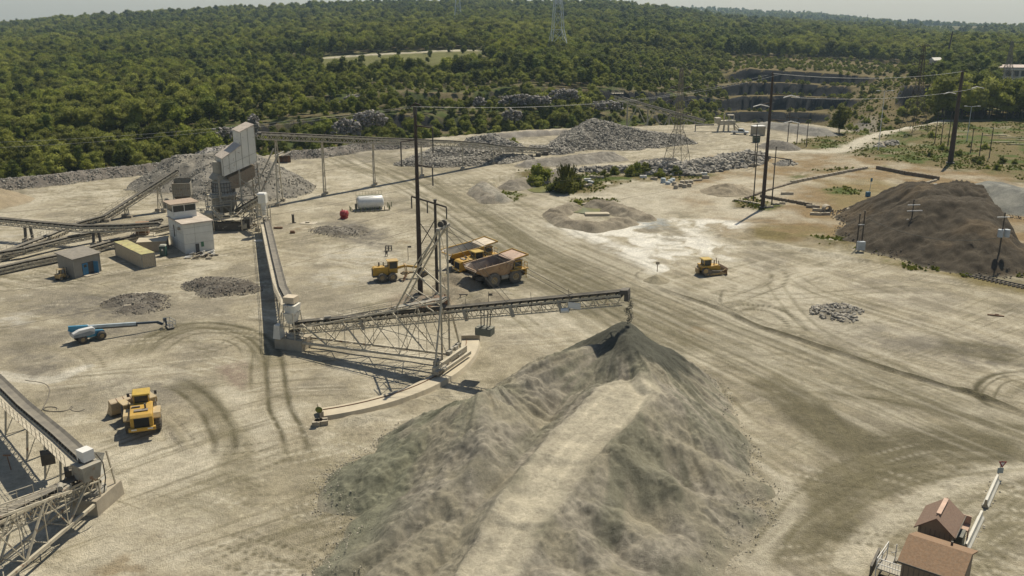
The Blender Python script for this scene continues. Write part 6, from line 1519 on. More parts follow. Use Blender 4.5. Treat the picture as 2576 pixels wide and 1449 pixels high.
# ---- fuel tank with bollards
g = G(934, 530)
tk = thing('fuel_tank', 'horizontal white cylindrical fuel tank on a bunded pad', 'fuel tank', (g.x, g.y, 0), .33)
b = MB(); b.lathe((-3.1, 1.4, 1.85), (1, 0, 0), [(0, .01), (.02, 1.0), (.25, 1.45), (.45, 1.55), (5.9, 1.55), (6.1, 1.45), (6.3, 1.0), (6.32, .01)], 28); part('tank_shell', b, mat('tank_white', (.66, .67, .64), .35, var=.1, dust=.2), tk)
b = MB(); b.box((0, 1.4, .1), (8.2, 4.4, .2)); part('pad', b, M_CONC, tk)
for x in (-2.2, 2.2): b = MB(); b.box((x, 1.4, .45), (.4, 2.4, .7)); part('saddle', b, M_STEEL, tk)
b = MB(); b.box((-3.5, .6, 1), (.5, .5, 1.6)); b.tube((-3.3, .6, 1.6), (-3.3, 1.2, 3.4), .06); part('fuel_pump', b, M_DARK, tk)
b = MB(); b.box((0, 2.0, 3.45), (6.4, .8, .06))
for i in range(9): b.beam((-3.1 + i * .78, 2.4, 3.4), (-3.1 + i * .78, 2.4, 4.3), .05)
b.beam((-3.1, 2.4, 4.3), (3.1, 2.4, 4.3), .05); part('catwalk', b, mat('olive_rail', (.14, .15, .07), .6), tk)
for i, (x, y) in enumerate([(-4.8, 1.8), (-4.8, .4)] + [(-3.9 + k * 1.15, -1.1) for k in range(8)] + [(4.6, .2), (4.6, 1.6), (4.6, 3), (5.6, 3.2)]):
    b = MB(); b.tube((0, 0, 0), (0, 0, 1.15), .09, n=8); p = Matrix.Rotation(.33, 3, 'Z') @ Vector((x, y, 0)) + g
    single('bollard', b, mat('bollard_green', (.10, .13, .05), .6, dust=.15), ORD[i] + ' olive green bollard counted anticlockwise from the back left of the white fuel tank', 'bollard', tuple(p), 'bollards round the fuel tank', world=False)
g = G(866, 549)
t = thing('red_tank', 'small bright red tank lying left of the white fuel tank', 'tank', (g.x, g.y, 0), -.4)
b = MB(); b.lathe((-.9, 0, .95), (1, .1, .1), [(0, .01), (.1, .7), (.3, .85), (1.5, .85), (1.7, .7), (1.8, .01)], 20); part('tank_shell', b, mat('red_paint', (.33, .018, .025), .45, dust=.12), t)
b = MB(); b.box((0, 0, .15), (1.4, 1.2, .3)); b.tube((-.3, 0, 1.7), (-.5, 0, 2.2), .1); b.tube((.7, -.6, 1.2), (.9, -.8, 1.2), .3, n=12); part('fittings', b, MATS['red_paint'], t)
# small yard litter
def prop(name, label, cat, px, py, build, m, rz=0, group=None):
    b = MB(); build(b); return single(name, b, m, label, cat, tuple(G(px, py)), group, world=False)
prop('vent_post', 'short standing steel post right of the feed conveyor', 'post', 738, 561, lambda b: (b.tube((0, 0, 0), (0, 0, 1.9), .28, n=10), b.tube((0, 0, 1.9), (0, 0, 2.0), .34, n=10), b.box((.2, 0, .1), (.7, .5, .2))), M_DARK)
prop('steel_plate', 'flat square plate with a dark lump on the ground left of the red tank', 'plate', 776, 562, lambda b: (b.box((0, 0, .06), (3.6, 2.2, .1), -.3), b.box((-.2, .1, .25), (.9, .7, .3))), M_TAN)
prop('rusty_drum', 'rusty drum half beside the feed conveyor', 'drum', 736, 587, lambda b: (b.tube((-.5, 0, .3), (.4, .1, .3), .35, n=10), b.box((.3, 0, .2), (.5, .4, .4))), M_RUSTY)
prop('rusty_beam', 'short rusty beam lying beside the feed conveyor walkway', 'beam', 700, 575, lambda b: (b.box((0, 0, .2), (1.9, .5, .35), .02), b.box((0, .5, .1), (1.2, .2, .2), .3)), M_RUSTY)
prop('concrete_slab', 'small white slab on the ground left of the feed conveyor', 'slab', 650, 607, lambda b: (b.box((0, 0, .1), (1.6, .9, .18), .2), b.box((.2, .1, .24), (.8, .5, .1), .2)), M_WHITE)
prop('steel_rack', 'small dark frame rack on the ground above the motor grader', 'rack', 977, 632, lambda b: [b.beam((x, y, 0), (x, y, 1.0), .1) for x in (-.6, 0, .6) for y in (0, .8)] + [b.beam((-.6, y, z), (.6, y, z), .1) for y in (0, .8) for z in (.5, 1.0)], M_DARK)
prop('steel_chair', 'tiny steel chair frame above the motor grader', 'chair', 972, 645, lambda b: (b.box((0, 0, .5), (.5, .5, .06)), b.box((0, .25, .8), (.5, .05, .5)), b.beam((-.2, -.2, 0), (-.2, -.2, .5), .06), b.beam((.2, -.2, 0), (.2, -.2, .5), .06), b.beam((-.2, .2, 0), (-.2, .2, .5), .06), b.beam((.2, .2, 0), (.2, .2, .5), .06)), M_DARK)
prop('flag_post', 'thin post with a black flag behind the stacker boom', 'flag post', 1229, 772, lambda b: (b.tube((0, 0, 0), (0, 0, 2.6), .05, n=6), b.box((.35, 0, 2.1), (.6, .05, .4)), b.box((-.1, 0, .15), (1.1, .6, .3))), M_DARK)
prop('flag_post', 'thin post with a dark flag behind the motor grader', 'flag post', 1027, 655, lambda b: (b.tube((0, 0, 0), (0, 0, 2.8), .05, n=6), b.box((.3, 0, 2.7), (.7, .05, .35))), M_DARK)
prop('sawhorse', 'dark sawhorse stand beside the rusty haul truck shadow', 'stand', 1166, 755, lambda b: [b.beam((x, -.5, 0), (x * .6, 0, 1.0), .09) for x in (-.7, .7)] + [b.beam((x, .5, 0), (x * .6, 0, 1.0), .09) for x in (-.7, .7)] + [b.box((0, 0, 1.0), (1.5, .2, .15))], M_DARK)
prop('generator_cart', 'dark generator cart below the twin dark poles', 'generator', 1112, 764, lambda b: (b.box((0, 0, .8), (2.6, 1.2, .9)), b.tube((-.8, -.7, .4), (-.8, .7, .4), .38, n=12), b.tube((.8, -.7, .4), (.8, .7, .4), .38, n=12), b.tube((.5, 0, 1.2), (.5, 0, 1.7), .1)), M_RUSTY)
prop('pallet_heap', 'flat stack of rusty planks beside the generator cart', 'planks', 1070, 772, lambda b: [b.box((random.uniform(-.3, .3), k * .25 - .5, .12 + .08 * (k % 3)), (2.2, .2, .08), .3 * random.random()) for k in range(6)], M_RUSTY)
prop('concrete_stub', 'small cream pipe stub by the flat gravel patch left of the yard', 'pipe', 322, 778, lambda b: (b.tube((-.6, 0, .4), (.5, .3, .4), .35, n=10), b.box((.7, .6, .6), (.4, .3, .8))), M_CONC)
prop('hose', 'thin black hose looping on the ground beside the lower left conveyor', 'hose', 150, 1030, lambda b: b.path([Vector((math.cos(a * .5) * (1.6 - a * .06) - 2 + a * .2, math.sin(a * .5) * .7, .05)) for a in range(26)], .05), M_DARK)
prop('hose', 'thin black hose curving beside the second feed conveyor belt', 'hose', 60, 960, lambda b: b.path([Vector((a * .32, .4 - a * .17 + .02 * a * a - .0016 * a ** 3, .05)) for a in range(22)], .05), M_DARK)
prop('rusty_rail_piece', 'single rusty bar lying in the open yard far right', 'bar', 2505, 795, lambda b: (b.box((0, 0, .1), (2.4, .25, .2), -.4), b.box((.2, .1, .25), (.6, .2, .1), -.4)), M_RUSTY)
g = G(1653, 690); t = thing('marker_post', 'short rusty sign post on the little dirt cone left of the bulldozer', 'post', (g.x, g.y, .5))
b = MB(); b.tube((0, 0, 0), (0, 0, 1.6), .07, n=6); part('post', b, M_RUSTY, t); b = MB(); b.box((0, -.05, 1.6), (.7, .05, .5)); part('plate', b, M_CONC, t)
g = G(806, 1070); t = thing('round_marker_sign', 'round olive green marker disc on a thin post left of the ring track', 'marker sign', (g.x, g.y, 0))
b = MB(); b.tube((0, 0, 0), (-.05, 0, 1.7), .05, n=6); part('post', b, M_DARK, t); b = MB(); b.lathe((-.05, -.08, 2.0), (0, 1, .2), [(0, .01), (0, .42), (.05, .42), (.05, .01)], 22); part('disc', b, mat('marker_green', (.13, .15, .012), .5, dust=.05), t)
b = MB()
for k in range(5): b.box((random.uniform(-.6, .5), random.uniform(-.2, .6), .25), (.9, .7, .7), random.random())
part('stone_base', b, M_CONC, t)
g = G(28, 1182); t = thing('rusty_t_post', 'thin rusty T shaped post standing beside the lower left conveyor shadow', 'post', (g.x, g.y, 0))
b = MB(); b.tube((0, 0, 0), (-.2, 0, 1.7), .05, n=6); part('post', b, M_RUSTY, t); b = MB(); b.box((-.2, 0, 1.7), (.8, .1, .15)); part('cross_bar', b, M_RUSTY, t)
g = G(2, 1005 + 150); 
# ---- warehouse far right
M_WH = mat('warehouse_wall', (.50, .46, .40), .7, var=.08, scale=.2, dust=.2)
wy_ = 640; x0 = AY(2487, 190, wy_).x; x1 = x0 + 62; H_ = AY(2487, 165, wy_).z; zb_ = 0
wh_ = thing('warehouse', 'long low cream warehouse with a row of dark dock doors on the far right', 'warehouse', (x0, wy_, zb_), -.10)
b = MB(); b.box((31, 11, H_ * .44), (62, 22, H_ * .88)); part('wall', b, M_WH, wh_)
b = MB(); b.prism([(-1, H_ * .88), (11, H_ * 1.02), (23, H_ * .88)], (-.8, 0, 0), (0, 1, 0), (0, 0, 1), (63.6, 0, 0)); part('roof', b, mat('warehouse_roof', (.42, .33, .28), .7, dust=.2), wh_)
b = MB(); b.box((-3.6, 8, H_ * .45), (6.8, 14, H_ * .90)); part('end_wing', b, M_CLAD, wh_)
b = MB(); b.box((31, -.4, H_ * .74), (62.4, 1.2, .5)); part('canopy', b, M_WHITE, wh_)
for k in range(12): b = MB(); b.box((3 + k * 4.8, -.06, H_ * .42), (3.3, .15, H_ * .42)); part('dock_door', b, M_GLASS, wh_)
g = AY(2352, 168, 720); t = thing('small_house', 'tiny distant building with pale gable roof behind the lattice pylon', 'building', (g.x, 720, 4), .3)
b = MB(); b.box((0, 0, 2), (7, 5, 4)); part('wall', b, M_WH, t); b = MB(); b.prism([(-3, 4), (0, 6), (3, 4)], (-4, 0, 0), (0, 1, 0), (0, 0, 1), (8, 0, 0)); part('roof', b, M_CLAD, t)
# ---- site trailers bottom right
M_TW = mat('brown_siding', (.20, .15, .105), .8, var=.1, scale=2, dust=.2); M_SH = mat('brown_shingle', (.165, .095, .065), .9, var=.25, scale=5, dust=.2, bump=.4); M_SH2 = mat('tan_shingle', (.21, .115, .055), .9, var=.3, scale=4, dust=.2, bump=.4)
def cabin(name, label, O, rz, L, W_, H_, rise, ms, over=.3):
    """ridge along local x; origin at the near left corner"""
    t = thing(name, label, 'site cabin', (O[0], O[1], 0), rz)
    b = MB(); b.prism([(0, 0), (W_, 0), (W_, H_), (W_ / 2, H_ + rise), (0, H_)], (0, 0, 0), (0, 1, 0), (0, 0, 1), (L, 0, 0)); part('wall', b, M_TW, t)
    th = .12
    for s, y0, y1 in (('near', -over, W_ / 2), ('far', W_ + over, W_ / 2)):
        b = MB(); z0 = H_ - over * rise / (W_ / 2) + .03; z1 = H_ + rise + .03; b.add([(-over, y0, z0), (L + over, y0, z0), (L + over, y1, z1), (-over, y1, z1), (-over, y0, z0 + th), (L + over, y0, z0 + th), (L + over, y1, z1 + th), (-over, y1, z1 + th)], [(0, 1, 2, 3), (4, 5, 6, 7), (0, 1, 5, 4), (1, 2, 6, 5), (2, 3, 7, 6), (3, 0, 4, 7)]); part('roof_slope', b, ms, t)
    b = MB()
    for i in range(int(L / .4)): b.box((.2 + i * .4, -.012, H_ / 2), (.03, .02, H_))
    for i in range(int(W_ / .4)): b.box((-.012, .2 + i * .4, H_ / 2), (.02, .03, H_))
    part('siding_groove', b, M_DARK, t)
    b = MB()
    b.box((L / 2, -over - .02, H_ - .05), (L + 2 * over, .06, .16)); part('fascia', b, M_DARK, t)
    return t
h1 = 3.0
c1 = G(2303, 1322, h1); c2 = G(2401, 1357, h1); c3 = G(2332, 1270, h1)
W1_ = (c2 - c1).length - .5; L1_ = (c3 - c1).length - .5; az = math.atan2(c3.y - c1.y, c3.x - c1.x)
nrm = Vector((math.cos(az), math.sin(az), 0)); rgt = Vector((math.sin(az), -math.cos(az), 0))
o_ = c1 + rgt * W1_ + nrm * .2
# local x along depth, y to the left -> origin at right-near corner
t1 = cabin('site_cabin', 'small brown gabled site cabin with pale ridge strip in the lower right corner', o_ + rgt * .2, az, L1_, W1_, h1, 1.15, M_SH)
b = MB(); b.beam((.5, W1_ / 2, h1 + 1.38), (L1_ - .2, W1_ / 2, h1 + 1.38), .38, .12); part('ridge_strip', b, mat('pink_ridge', (.55, .36, .26), .7, dust=.2), t1)
b = MB(); b.box((-.05, W1_ * .56, 1.75), (.08, 1.15, 1.25)); wf = part('window_frame', b, M_DARK, t1); b = MB(); b.box((-.10, W1_ * .56, 2.0), (.04, .95, .55)); part('upper_pane', b, mat('pane_painted_reflect', (.22, .20, .15), .3, dust=.1), wf); b = MB(); b.box((-.10, W1_ * .56, 1.42), (.04, .95, .5)); part('lower_pane', b, M_GLASS, wf)  # upper pane: reflection painted in as a tan base colour
b = MB(); b.box((L1_ * .55, -.35, 1.2), (1.6, .6, 2.2)); part('wall_cabinet', b, mat('dark_teal', (.02, .035, .03), .6), t1)
b = MB(); b.box((L1_ + .4, .4, 1.8), (1.4, 2.2, .15)); b.box((L1_ + 1.0, .4, 2.3), (.1, 2.2, .8)); b.beam((L1_ + 1, -.6, 0), (L1_ + 1, -.6, 2.6), .12); part('rear_landing', b, mat('pink_wood', (.45, .27, .2), .8), t1)
h2 = 3.1
e1 = G(2257, 1411, h2); rA = G(2288, 1348, h2 + 1.0); rB = G(2445, 1398, h2 + 1.0)
az2 = math.atan2(rB.y - rA.y, rB.x - rA.x); ux = Vector((math.cos(az2), math.sin(az2), 0)); uy = Vector((-ux.y, ux.x, 0))
wdt = 2 * abs((rA - e1).dot(uy)) - .6
t2 = cabin('site_cabin', 'larger brown site cabin with shingled roof cut by the bottom picture edge', Vector((e1.x, e1.y, 0)) + ux * .3 + uy * .3, az2, (rB - rA).length - .5, wdt, h2, 1.0, M_SH2)
b = MB(); b.box((2.6, -.05, 1.7), (1.0, .08, 1.6)); part('window', b, mat('pale_green_pane', (.30, .36, .25), .4, dust=.1), t2)
b = MB(); b.tube((2.9, wdt * .72, h2 + .5), (2.9, wdt * .72, h2 + 1.1), .1); part('vent_pipe', b, M_DARK, t2)
g = G(2212, 1449); t = thing('entrance_deck', 'small metal grated deck with white railings beside the larger brown cabin', 'deck', (g.x, g.y, 0), az2)
b = MB(); b.box((.9, .2, 1.0), (2.2, 1.6, .1)); part('deck_plate', b, M_STEEL, t)
b = MB()
for x, y in ((-.2, -.6), (-.2, 1), (2.0, -.6), (-.2, 2.6), (.5, 2.6)): b.beam((x, y, 0), (x, y, 2.0), .07)
for z in (1.5, 2.0): b.beam((-.2, -.6, z), (2.0, -.6, z), .06); b.beam((-.2, -.6, z), (-.2, 2.6, z), .06)
b.beam((.5, 1, 2), (.5, 2.6, 1.2), .06)
for i in range(10): b.beam((-.2 + i * .22, -.6, 1.05), (-.2 + i * .22, -.6, 2.0), .025)
part('railing', b, M_WHITE, t)
b = MB(); b.box((.15, 2.2, .55), (.9, 1.3, .1)); b.box((.15, 3, .25), (.9, .6, .1)); part('step', b, M_STEEL, t)
p0 = G(2188, 1449); p1 = G(2210, 1402); b = MB(); b.beam(p0 + Vector((0, 0, .45)), p1 + Vector((0, 0, .45)), .12, .9); b.beam(p0 + Vector((0, 0, .95)), p1 + Vector((0, 0, .95)), .2, .08)
single('dark_barrier_board', b, M_DARK, 'low dark board fence running down to the bottom edge left of the deck', 'board fence', tuple(p0))
# jersey barriers
def jersey(a, c, label, dz_=0):
    a = Vector(a); c = Vector(c); d = c - a; L = d.length
    t = thing('jersey_barrier', label, 'barrier', tuple(a), math.atan2(d.y, d.x), 'white concrete barriers by the cabins')
    b = MB(); b.prism([(-.32, 0), (-.32, .12), (-.16, .36), (-.10, .86), (.10, .86), (.16, .36), (.32, .12), (.32, 0)], (0, 0, 0), (0, 1, 0), (0, 0, 1), (L, 0, 0)); part('barrier_body', b, mat('barrier_white', (.62, .60, .52), .8, var=.12, dust=.25), t)
    b = MB(); b.prism([(-.31, .01), (-.155, .36), (-.095, .85), (.095, .85), (.155, .36), (.31, .01)], (-.012, 0, 0), (0, 1, 0), (0, 0, 1), (.01, 0, 0)); part('end_face', b, M_CONC, t)
jersey(G(2478, 1277), G(2507, 1212), 'white concrete barrier running up to the yield sign'); jersey(G(2427, 1389), G(2467, 1304), 'white concrete barrier beside the brown cabins')
for k in range(26):
    a = random.choice([(2478, 1277, 2507, 1212), (2427, 1389, 2467, 1304)]); f_ = random.random(); g = G(a[0] + (a[2] - a[0]) * f_ + random.choice((-1, 1)) * random.uniform(9, 17), a[1] + (a[3] - a[1]) * f_ + random.uniform(-4, 8)); s = random.uniform(.12, .3)
    b = bpy.data.objects.new('loose_stone', ROCKS[k % 6]); COL.objects.link(b); b.location = g; b.scale = (s, s, s); b.rotation_euler = (0, 0, k); tag(b, 'small loose stone lying along the foot of a white concrete barrier', 'stone', 'loose stones by the barriers')
g = G(2508, 1204)
ys = thing('yield_sign', 'red bordered triangular yield sign on a leaning post above a barrier', 'road sign', (g.x, g.y, 0))
b = MB(); b.tube((0, 0, 0), (.25, 0, 2.1), .04, n=6); part('post', b, M_STEEL, ys)
def tri(r, y, dz_=0): return [(-r * .87 + .3, y, 1.75 + r * .5 + dz_), (r * .87 + .3, y, 1.75 + r * .5 + dz_), (.3, y, 1.75 - r + dz_)]
b = MB(); v = tri(.50, -.06) + tri(.50, -.03); b.add(v, [(0, 1, 2), (3, 5, 4), (0, 3, 4, 1), (1, 4, 5, 2), (2, 5, 3, 0)]); part('red_border', b, mat('sign_red', (.22, .012, .02), .5, dust=0), ys)
b = MB(); v = tri(.25, -.075) + tri(.25, -.065); b.add(v, [(0, 1, 2), (3, 5, 4), (0, 3, 4, 1), (1, 4, 5, 2), (2, 5, 3, 0)]); part('white_centre', b, mat('sign_white', (.7, .66, .64), .5, dust=0), ys)
b = MB(); b.box((.2, -.03, .95), (.62, .03, .62)); part('lower_plate', b, mat('sign_grey_blue', (.28, .33, .33), .4, dust=0), ys)
# ================================================================== poles, pylons, wires
def steelpole(label, base, top, r, arms, mt=None, cat='power pole', nm='steel_pole'):
    g = G(*base); h = AY(top[0], top[1], g.y).z; t = thing(nm, label, cat, (g.x, g.y, 0)); mt = mt or M_POLE
    b = MB(); b.tube((0, 0, -.3), (0, 0, h), r, r * .5, 12); part('shaft', b, mt, t)
    b = MB(); b.tube((0, 0, 0), (0, 0, .5), r * 1.5, r * 1.5, 12); part('base_plate', b, M_DARK, t)
    for i, (px, py, ty) in enumerate(arms):
        tip = AY(px, py, g.y) - Vector((g.x, g.y, 0)); b = MB(); rz = tip.z + (.4 if ty != 'down' else 2.2)
        root = Vector((0, 0, rz)); 
        if ty == 'down': root = Vector((0, 0, tip.z - 1.5))
        b.tube(root, tip, .16, .08, 6); part('arm', b, mt, t)
        if ty == 'hang': b = MB(); b.tube(tip, tip - Vector((0, 0, 4.0)), .12, n=6); part('insulator', b, M_DARK, t)
        if ty == 'hangs': b = MB(); b.tube(tip, tip - Vector((0, 0, 3.0)), .12, n=6); part('insulator', b, M_DARK, t)
        if ty == 'white':
            for s in (-1, 1): b = MB(); b.tube(tip, tip + Vector((s * 1.9, -.6, -.45)), .12, n=6); part('insulator', b, M_WHITE, t)
    return t, g, h
sp1, g1, h1_ = steelpole('very tall dark rusted steel power pole standing in the middle of the yard', (1058, 748), (1045, 270), .46, [(1088, 322, 'hang'), (1008, 357, 'hang'), (1088, 421, 'hangs'), (1032, 268, 'x'), (1060, 266, 'x')])
b = MB(); b.tube((0, 0, h1_ - 1.2), (0, 0, h1_ + .1), .34, n=10); part('cap', b, M_DARK, sp1)
sp2, g2, h2_ = steelpole('tall dark steel power pole on a grassy plot right of centre', (1918, 525), (1948, 185), .52, [(1990, 240, 'white'), (1914, 263, 'white'), (1990, 305, 'white'), (1940, 186, 'x')])
sp3, g3, h3_ = steelpole('thick black steel power pole at the far right near the grass', (2390, 412), (2421, 180), .85, [(2458, 218, 'white'), (2388, 232, 'white'), (2412, 181, 'x'), (2431, 181, 'x')])
def woodpole(label, base, top, r=.2, group=None, m=None, nm='wooden_pole'):
    g = G(*base); h = AY(top[0], top[1], g.y).z; t = thing(nm, label, 'pole', (g.x, g.y, 0), 0, group)
    b = MB(); b.tube((0, 0, -.3), (0, 0, h), r, r * .7, 8); part('shaft', b, m or M_WOOD, t)
    b = MB(); b.tube((0, 0, h - .3), (0, 0, h + .05), r * .95, n=8); part('cap', b, M_DARK, t); return t, g, h
wp, gw, hw_ = woodpole('brown wooden pole standing right beside the tall central steel pole', (1100, 742), (1091, 502), .30)
# H crossbeam
za = AY(1035, 494, gw.y); zb2 = AY(1123, 521, gw.y)
cb_ = MB(); cb_.beam(za - Vector((gw.x, gw.y, 0)), zb2 - Vector((gw.x, gw.y, 0)), .3, .25); part('crossbeam', cb_, M_WOOD, wp)
for e in (za, zb2, za.lerp(zb2, .45)):
    b = MB(); b.tube(e - Vector((gw.x, gw.y, 0)), e - Vector((gw.x, gw.y, 2.0)), .12, n=6); part('insulator', b, M_DARK, wp)
b = MB()
rel = g1 - gw
b.beam((rel.x, rel.y, 13.2), (0, 0, 8.6), .12); b.beam((rel.x, rel.y, 8.6), (0, 0, 13.2), .12); part('cross_brace', b, M_WOOD, wp)
for bs, tp, lb in (((1897, 421), (1908, 312), 'slender wooden pole rising behind the grassy patch left of the tall pole'), ((1895, 507), (1910, 361), 'wooden pole just left of the tall right of centre steel pole'), ((1941, 516), (1957, 369), 'wooden pole just right of the tall right of centre steel pole'),
                   ((1981, 358), (1986, 267), 'leftmost and tallest of the three wooden poles in the grass verge'), ((2004, 363), (2007, 307), 'middle of the three wooden poles in the grass verge'), ((2028, 370), (2031, 307), 'rightmost of the three wooden poles in the grass verge'),
                   ((2351, 361), (2353, 283), 'left one of three thin poles in front of the right hand trees'), ((2366, 366), (2370, 289), 'middle one of three thin poles in front of the right hand trees'), ((2384, 369), (2388, 283), 'right one of three thin poles in front of the right hand trees'),
                   ((2441, 386), (2444, 322), 'left pole of the trio in rough grass right of the thick black pole'), ((2463, 396), (2469, 334), 'middle pole of the trio in rough grass right of the thick black pole'), ((2488, 398), (2496, 322), 'right pole of the trio in rough grass right of the thick black pole')):
    woodpole(lb, bs, tp, .17)
g = G(1918, 510); a_ = AY(1877, 386, g.y); c_ = AY(1991, 402, g.y); b = MB(); b.beam(a_, c_, .28, .22)
for f_ in (.02, .5, .98): p = a_.lerp(c_, f_); b.tube(p, p - Vector((0, 0, 1.1)), .1, n=6)
single('pole_crossbar', b, M_WOOD, 'long dark crossbar hung between the wooden poles and the tall steel pole', 'crossbar', tuple(g))
g = G(2005, 363); a_ = AY(1979, 293, g.y); c_ = AY(2042, 303, g.y); b = MB(); b.beam(a_, c_, .25, .2)
for f_ in (.02, .5, .98): p = a_.lerp(c_, f_); b.tube(p, p - Vector((0, 0, 1.2)), .1, n=6)
single('pole_crossbar', b, M_WOOD, 'dark crossbar on top of the three wooden poles in the grass verge', 'crossbar', tuple(g))
# pale lamp poles
for bs, tp, lb, mm in (((2209, 377), (2221, 228), 'very thin pale lamp pole beside the dirt track', M_WHITE), ((2432, 355), (2440, 267), 'pale blue grey lamp pole with two heads in front of the right hand trees', mat('galvanised', (.42, .48, .50), .5))):
    t, g, h = woodpole(lb, bs, tp, .15, m=mm, nm='lamp_pole')
    for s in (-1, 1): b = MB(); b.beam((0, 0, h - .2), (s * 2.2, -.5, h + .1), .14, .12); b.box((s * 2.4, -.5, h + .05), (1.0, .4, .2)); part('lamp_head', b, M_WHITE, t)
# utility poles by the brown stockpile
def utilpole(label, base, top, arms, boxes=()):
    t, g, h = woodpole(label, base, top, .16, nm='utility_pole')
    for z, w, off in arms: b = MB(); b.box((off, -.2, z), (w, .14, .16), .1); part('crossarm', b, M_WHITE, t)
    for x, z, s in boxes: b = MB(); b.tube((x, -.4, z), (x, -.4, z + s * 1.4), s * .5, n=12); part('transformer', b, mat('transformer_grey', (.42, .46, .48), .5, dust=.1), t)
    return t, g, h
utilpole('utility pole with three short white crossarms in front of the brown stockpile', (2285, 619), (2302, 502), [(8.6, 2.6, 0), (7.4, 3.2, .3), (5.6, 1.6, -.3)])
u3 = utilpole('utility pole with two grey transformers at the far right', (2507, 676), (2527, 535), [(9.9, 2.4, -.3)], [(-.5, 6.2, 1.0), (.7, 6.2, 1.0)])
u1 = utilpole('left pole of the utility pair beside the concrete pad', (2154, 628), (2163, 538), [(5.2, 1.2, .4)])
u2 = utilpole('right pole of the utility pair beside the concrete pad', (2166, 626), (2177, 531), [])
g = G(2164, 634); t = thing('electric_cabinet', 'grey electric cabinet on legs at the foot of the utility pole pair', 'cabinet', (g.x, g.y, 0))
b = MB(); b.box((0, 0, 1.3), (1.5, .8, 1.7)); part('cabinet_box', b, MATS['transformer_grey'], t); b = MB(); b.beam((-.6, 0, 0), (-.6, 0, .5), .1); b.beam((.6, 0, 0), (.6, 0, .5), .1); part('leg', b, M_DARK, t)
def wire(label, pts, sag=.6, r=.014, m=None, parts=10):
    b = MB(); P_ = []
    for a, c in zip(pts, pts[1:]):
        a = Vector(a); c = Vector(c)
        for i in range(parts + 1):
            f_ = i / parts; P_.append(a.lerp(c, f_) - Vector((0, 0, 4 * sag * f_ * (1 - f_))))
    b.path(P_, r, 4); return single('power_line', b, m or M_WIRE, label, 'power line', tuple(Vector(pts[0])))
M_WIRE = mat('aluminium_wire', (.5, .5, .46), .5, var=.05, dust=0, bump=0)
M_WIRED = mat('dark_wire', (.08, .075, .06), .7, var=.05, dust=0, bump=0)
p1t = Vector((g1.x, g1.y, h1_)); p2t = Vector((g2.x, g2.y, h2_))
wire('upper of two pale power lines sweeping left from the central pole top', [p1t + Vector((-.8, 0, .1)), AY(-200, 362, 190)], 1.3)
wire('lower of two pale power lines sweeping left from the central pole top', [p1t + Vector((.8, 0, .1)), AY(-200, 378, 190)], 1.3)
wire('left pale power line running from the central pole to the right hand pole', [p1t + Vector((-.8, 0, .1)), p2t + Vector((-1.2, 0, -.3))], 2.5)
wire('right pale power line running from the central pole to the right hand pole', [p1t + Vector((.8, 0, .1)), p2t + Vector((1.2, 0, -.3))], 2.5)
wire('thin line from the right of centre pole to the thick black pole', [p2t, Vector((g3.x, g3.y, h3_))], 1.5, r=.04)
wire('thin line from the middle arm of the right pole to the thick black pole', [AY(1990, 245, g2.y), AY(2458, 222, g3.y)], 1.5, r=.04)
wire('thin dark cable hanging from the central pole arm far across the plant yard', [AY(1008, 392, g1.y), AY(-200, 545, 165)], 1.8, m=M_WIRED)
wire('lower thin dark cable hanging across the plant yard to the left edge', [AY(1088, 462, g1.y), AY(-200, 640, 150)], 1.8, m=M_WIRED)
wire('thin dark cable running from the wooden crossbeam to the left picture edge', [za - Vector((0, 0, 2)), AY(-200, 760, 120)], 1.6, m=M_WIRED)
wire('thin dark cable running above the grey shed to the left picture edge', [zb2 - Vector((0, 0, 2)), AY(-200, 860, 112)], 1.6, m=M_WIRED)
wire('thin dark cable from the wooden crossbeam right towards the right hand crossbar', [zb2 - Vector((0, 0, 2)), AY(1990, 404, G(1918, 510).y)], 2.0, m=M_WIRED)
wire('upper thin cable from the central pole arm to the right hand crossbar', [AY(1088, 462, g1.y), AY(1880, 388, G(1918, 510).y)], 2.0, m=M_WIRED)
wire('slack dark cable drooping across the brown stockpile between utility poles', [Vector((u2[1].x, u2[1].y, u2[2] - 1.2)), Vector((u3[1].x, u3[1].y, 6.0))], 2.2, m=M_WIRED, r=.05)
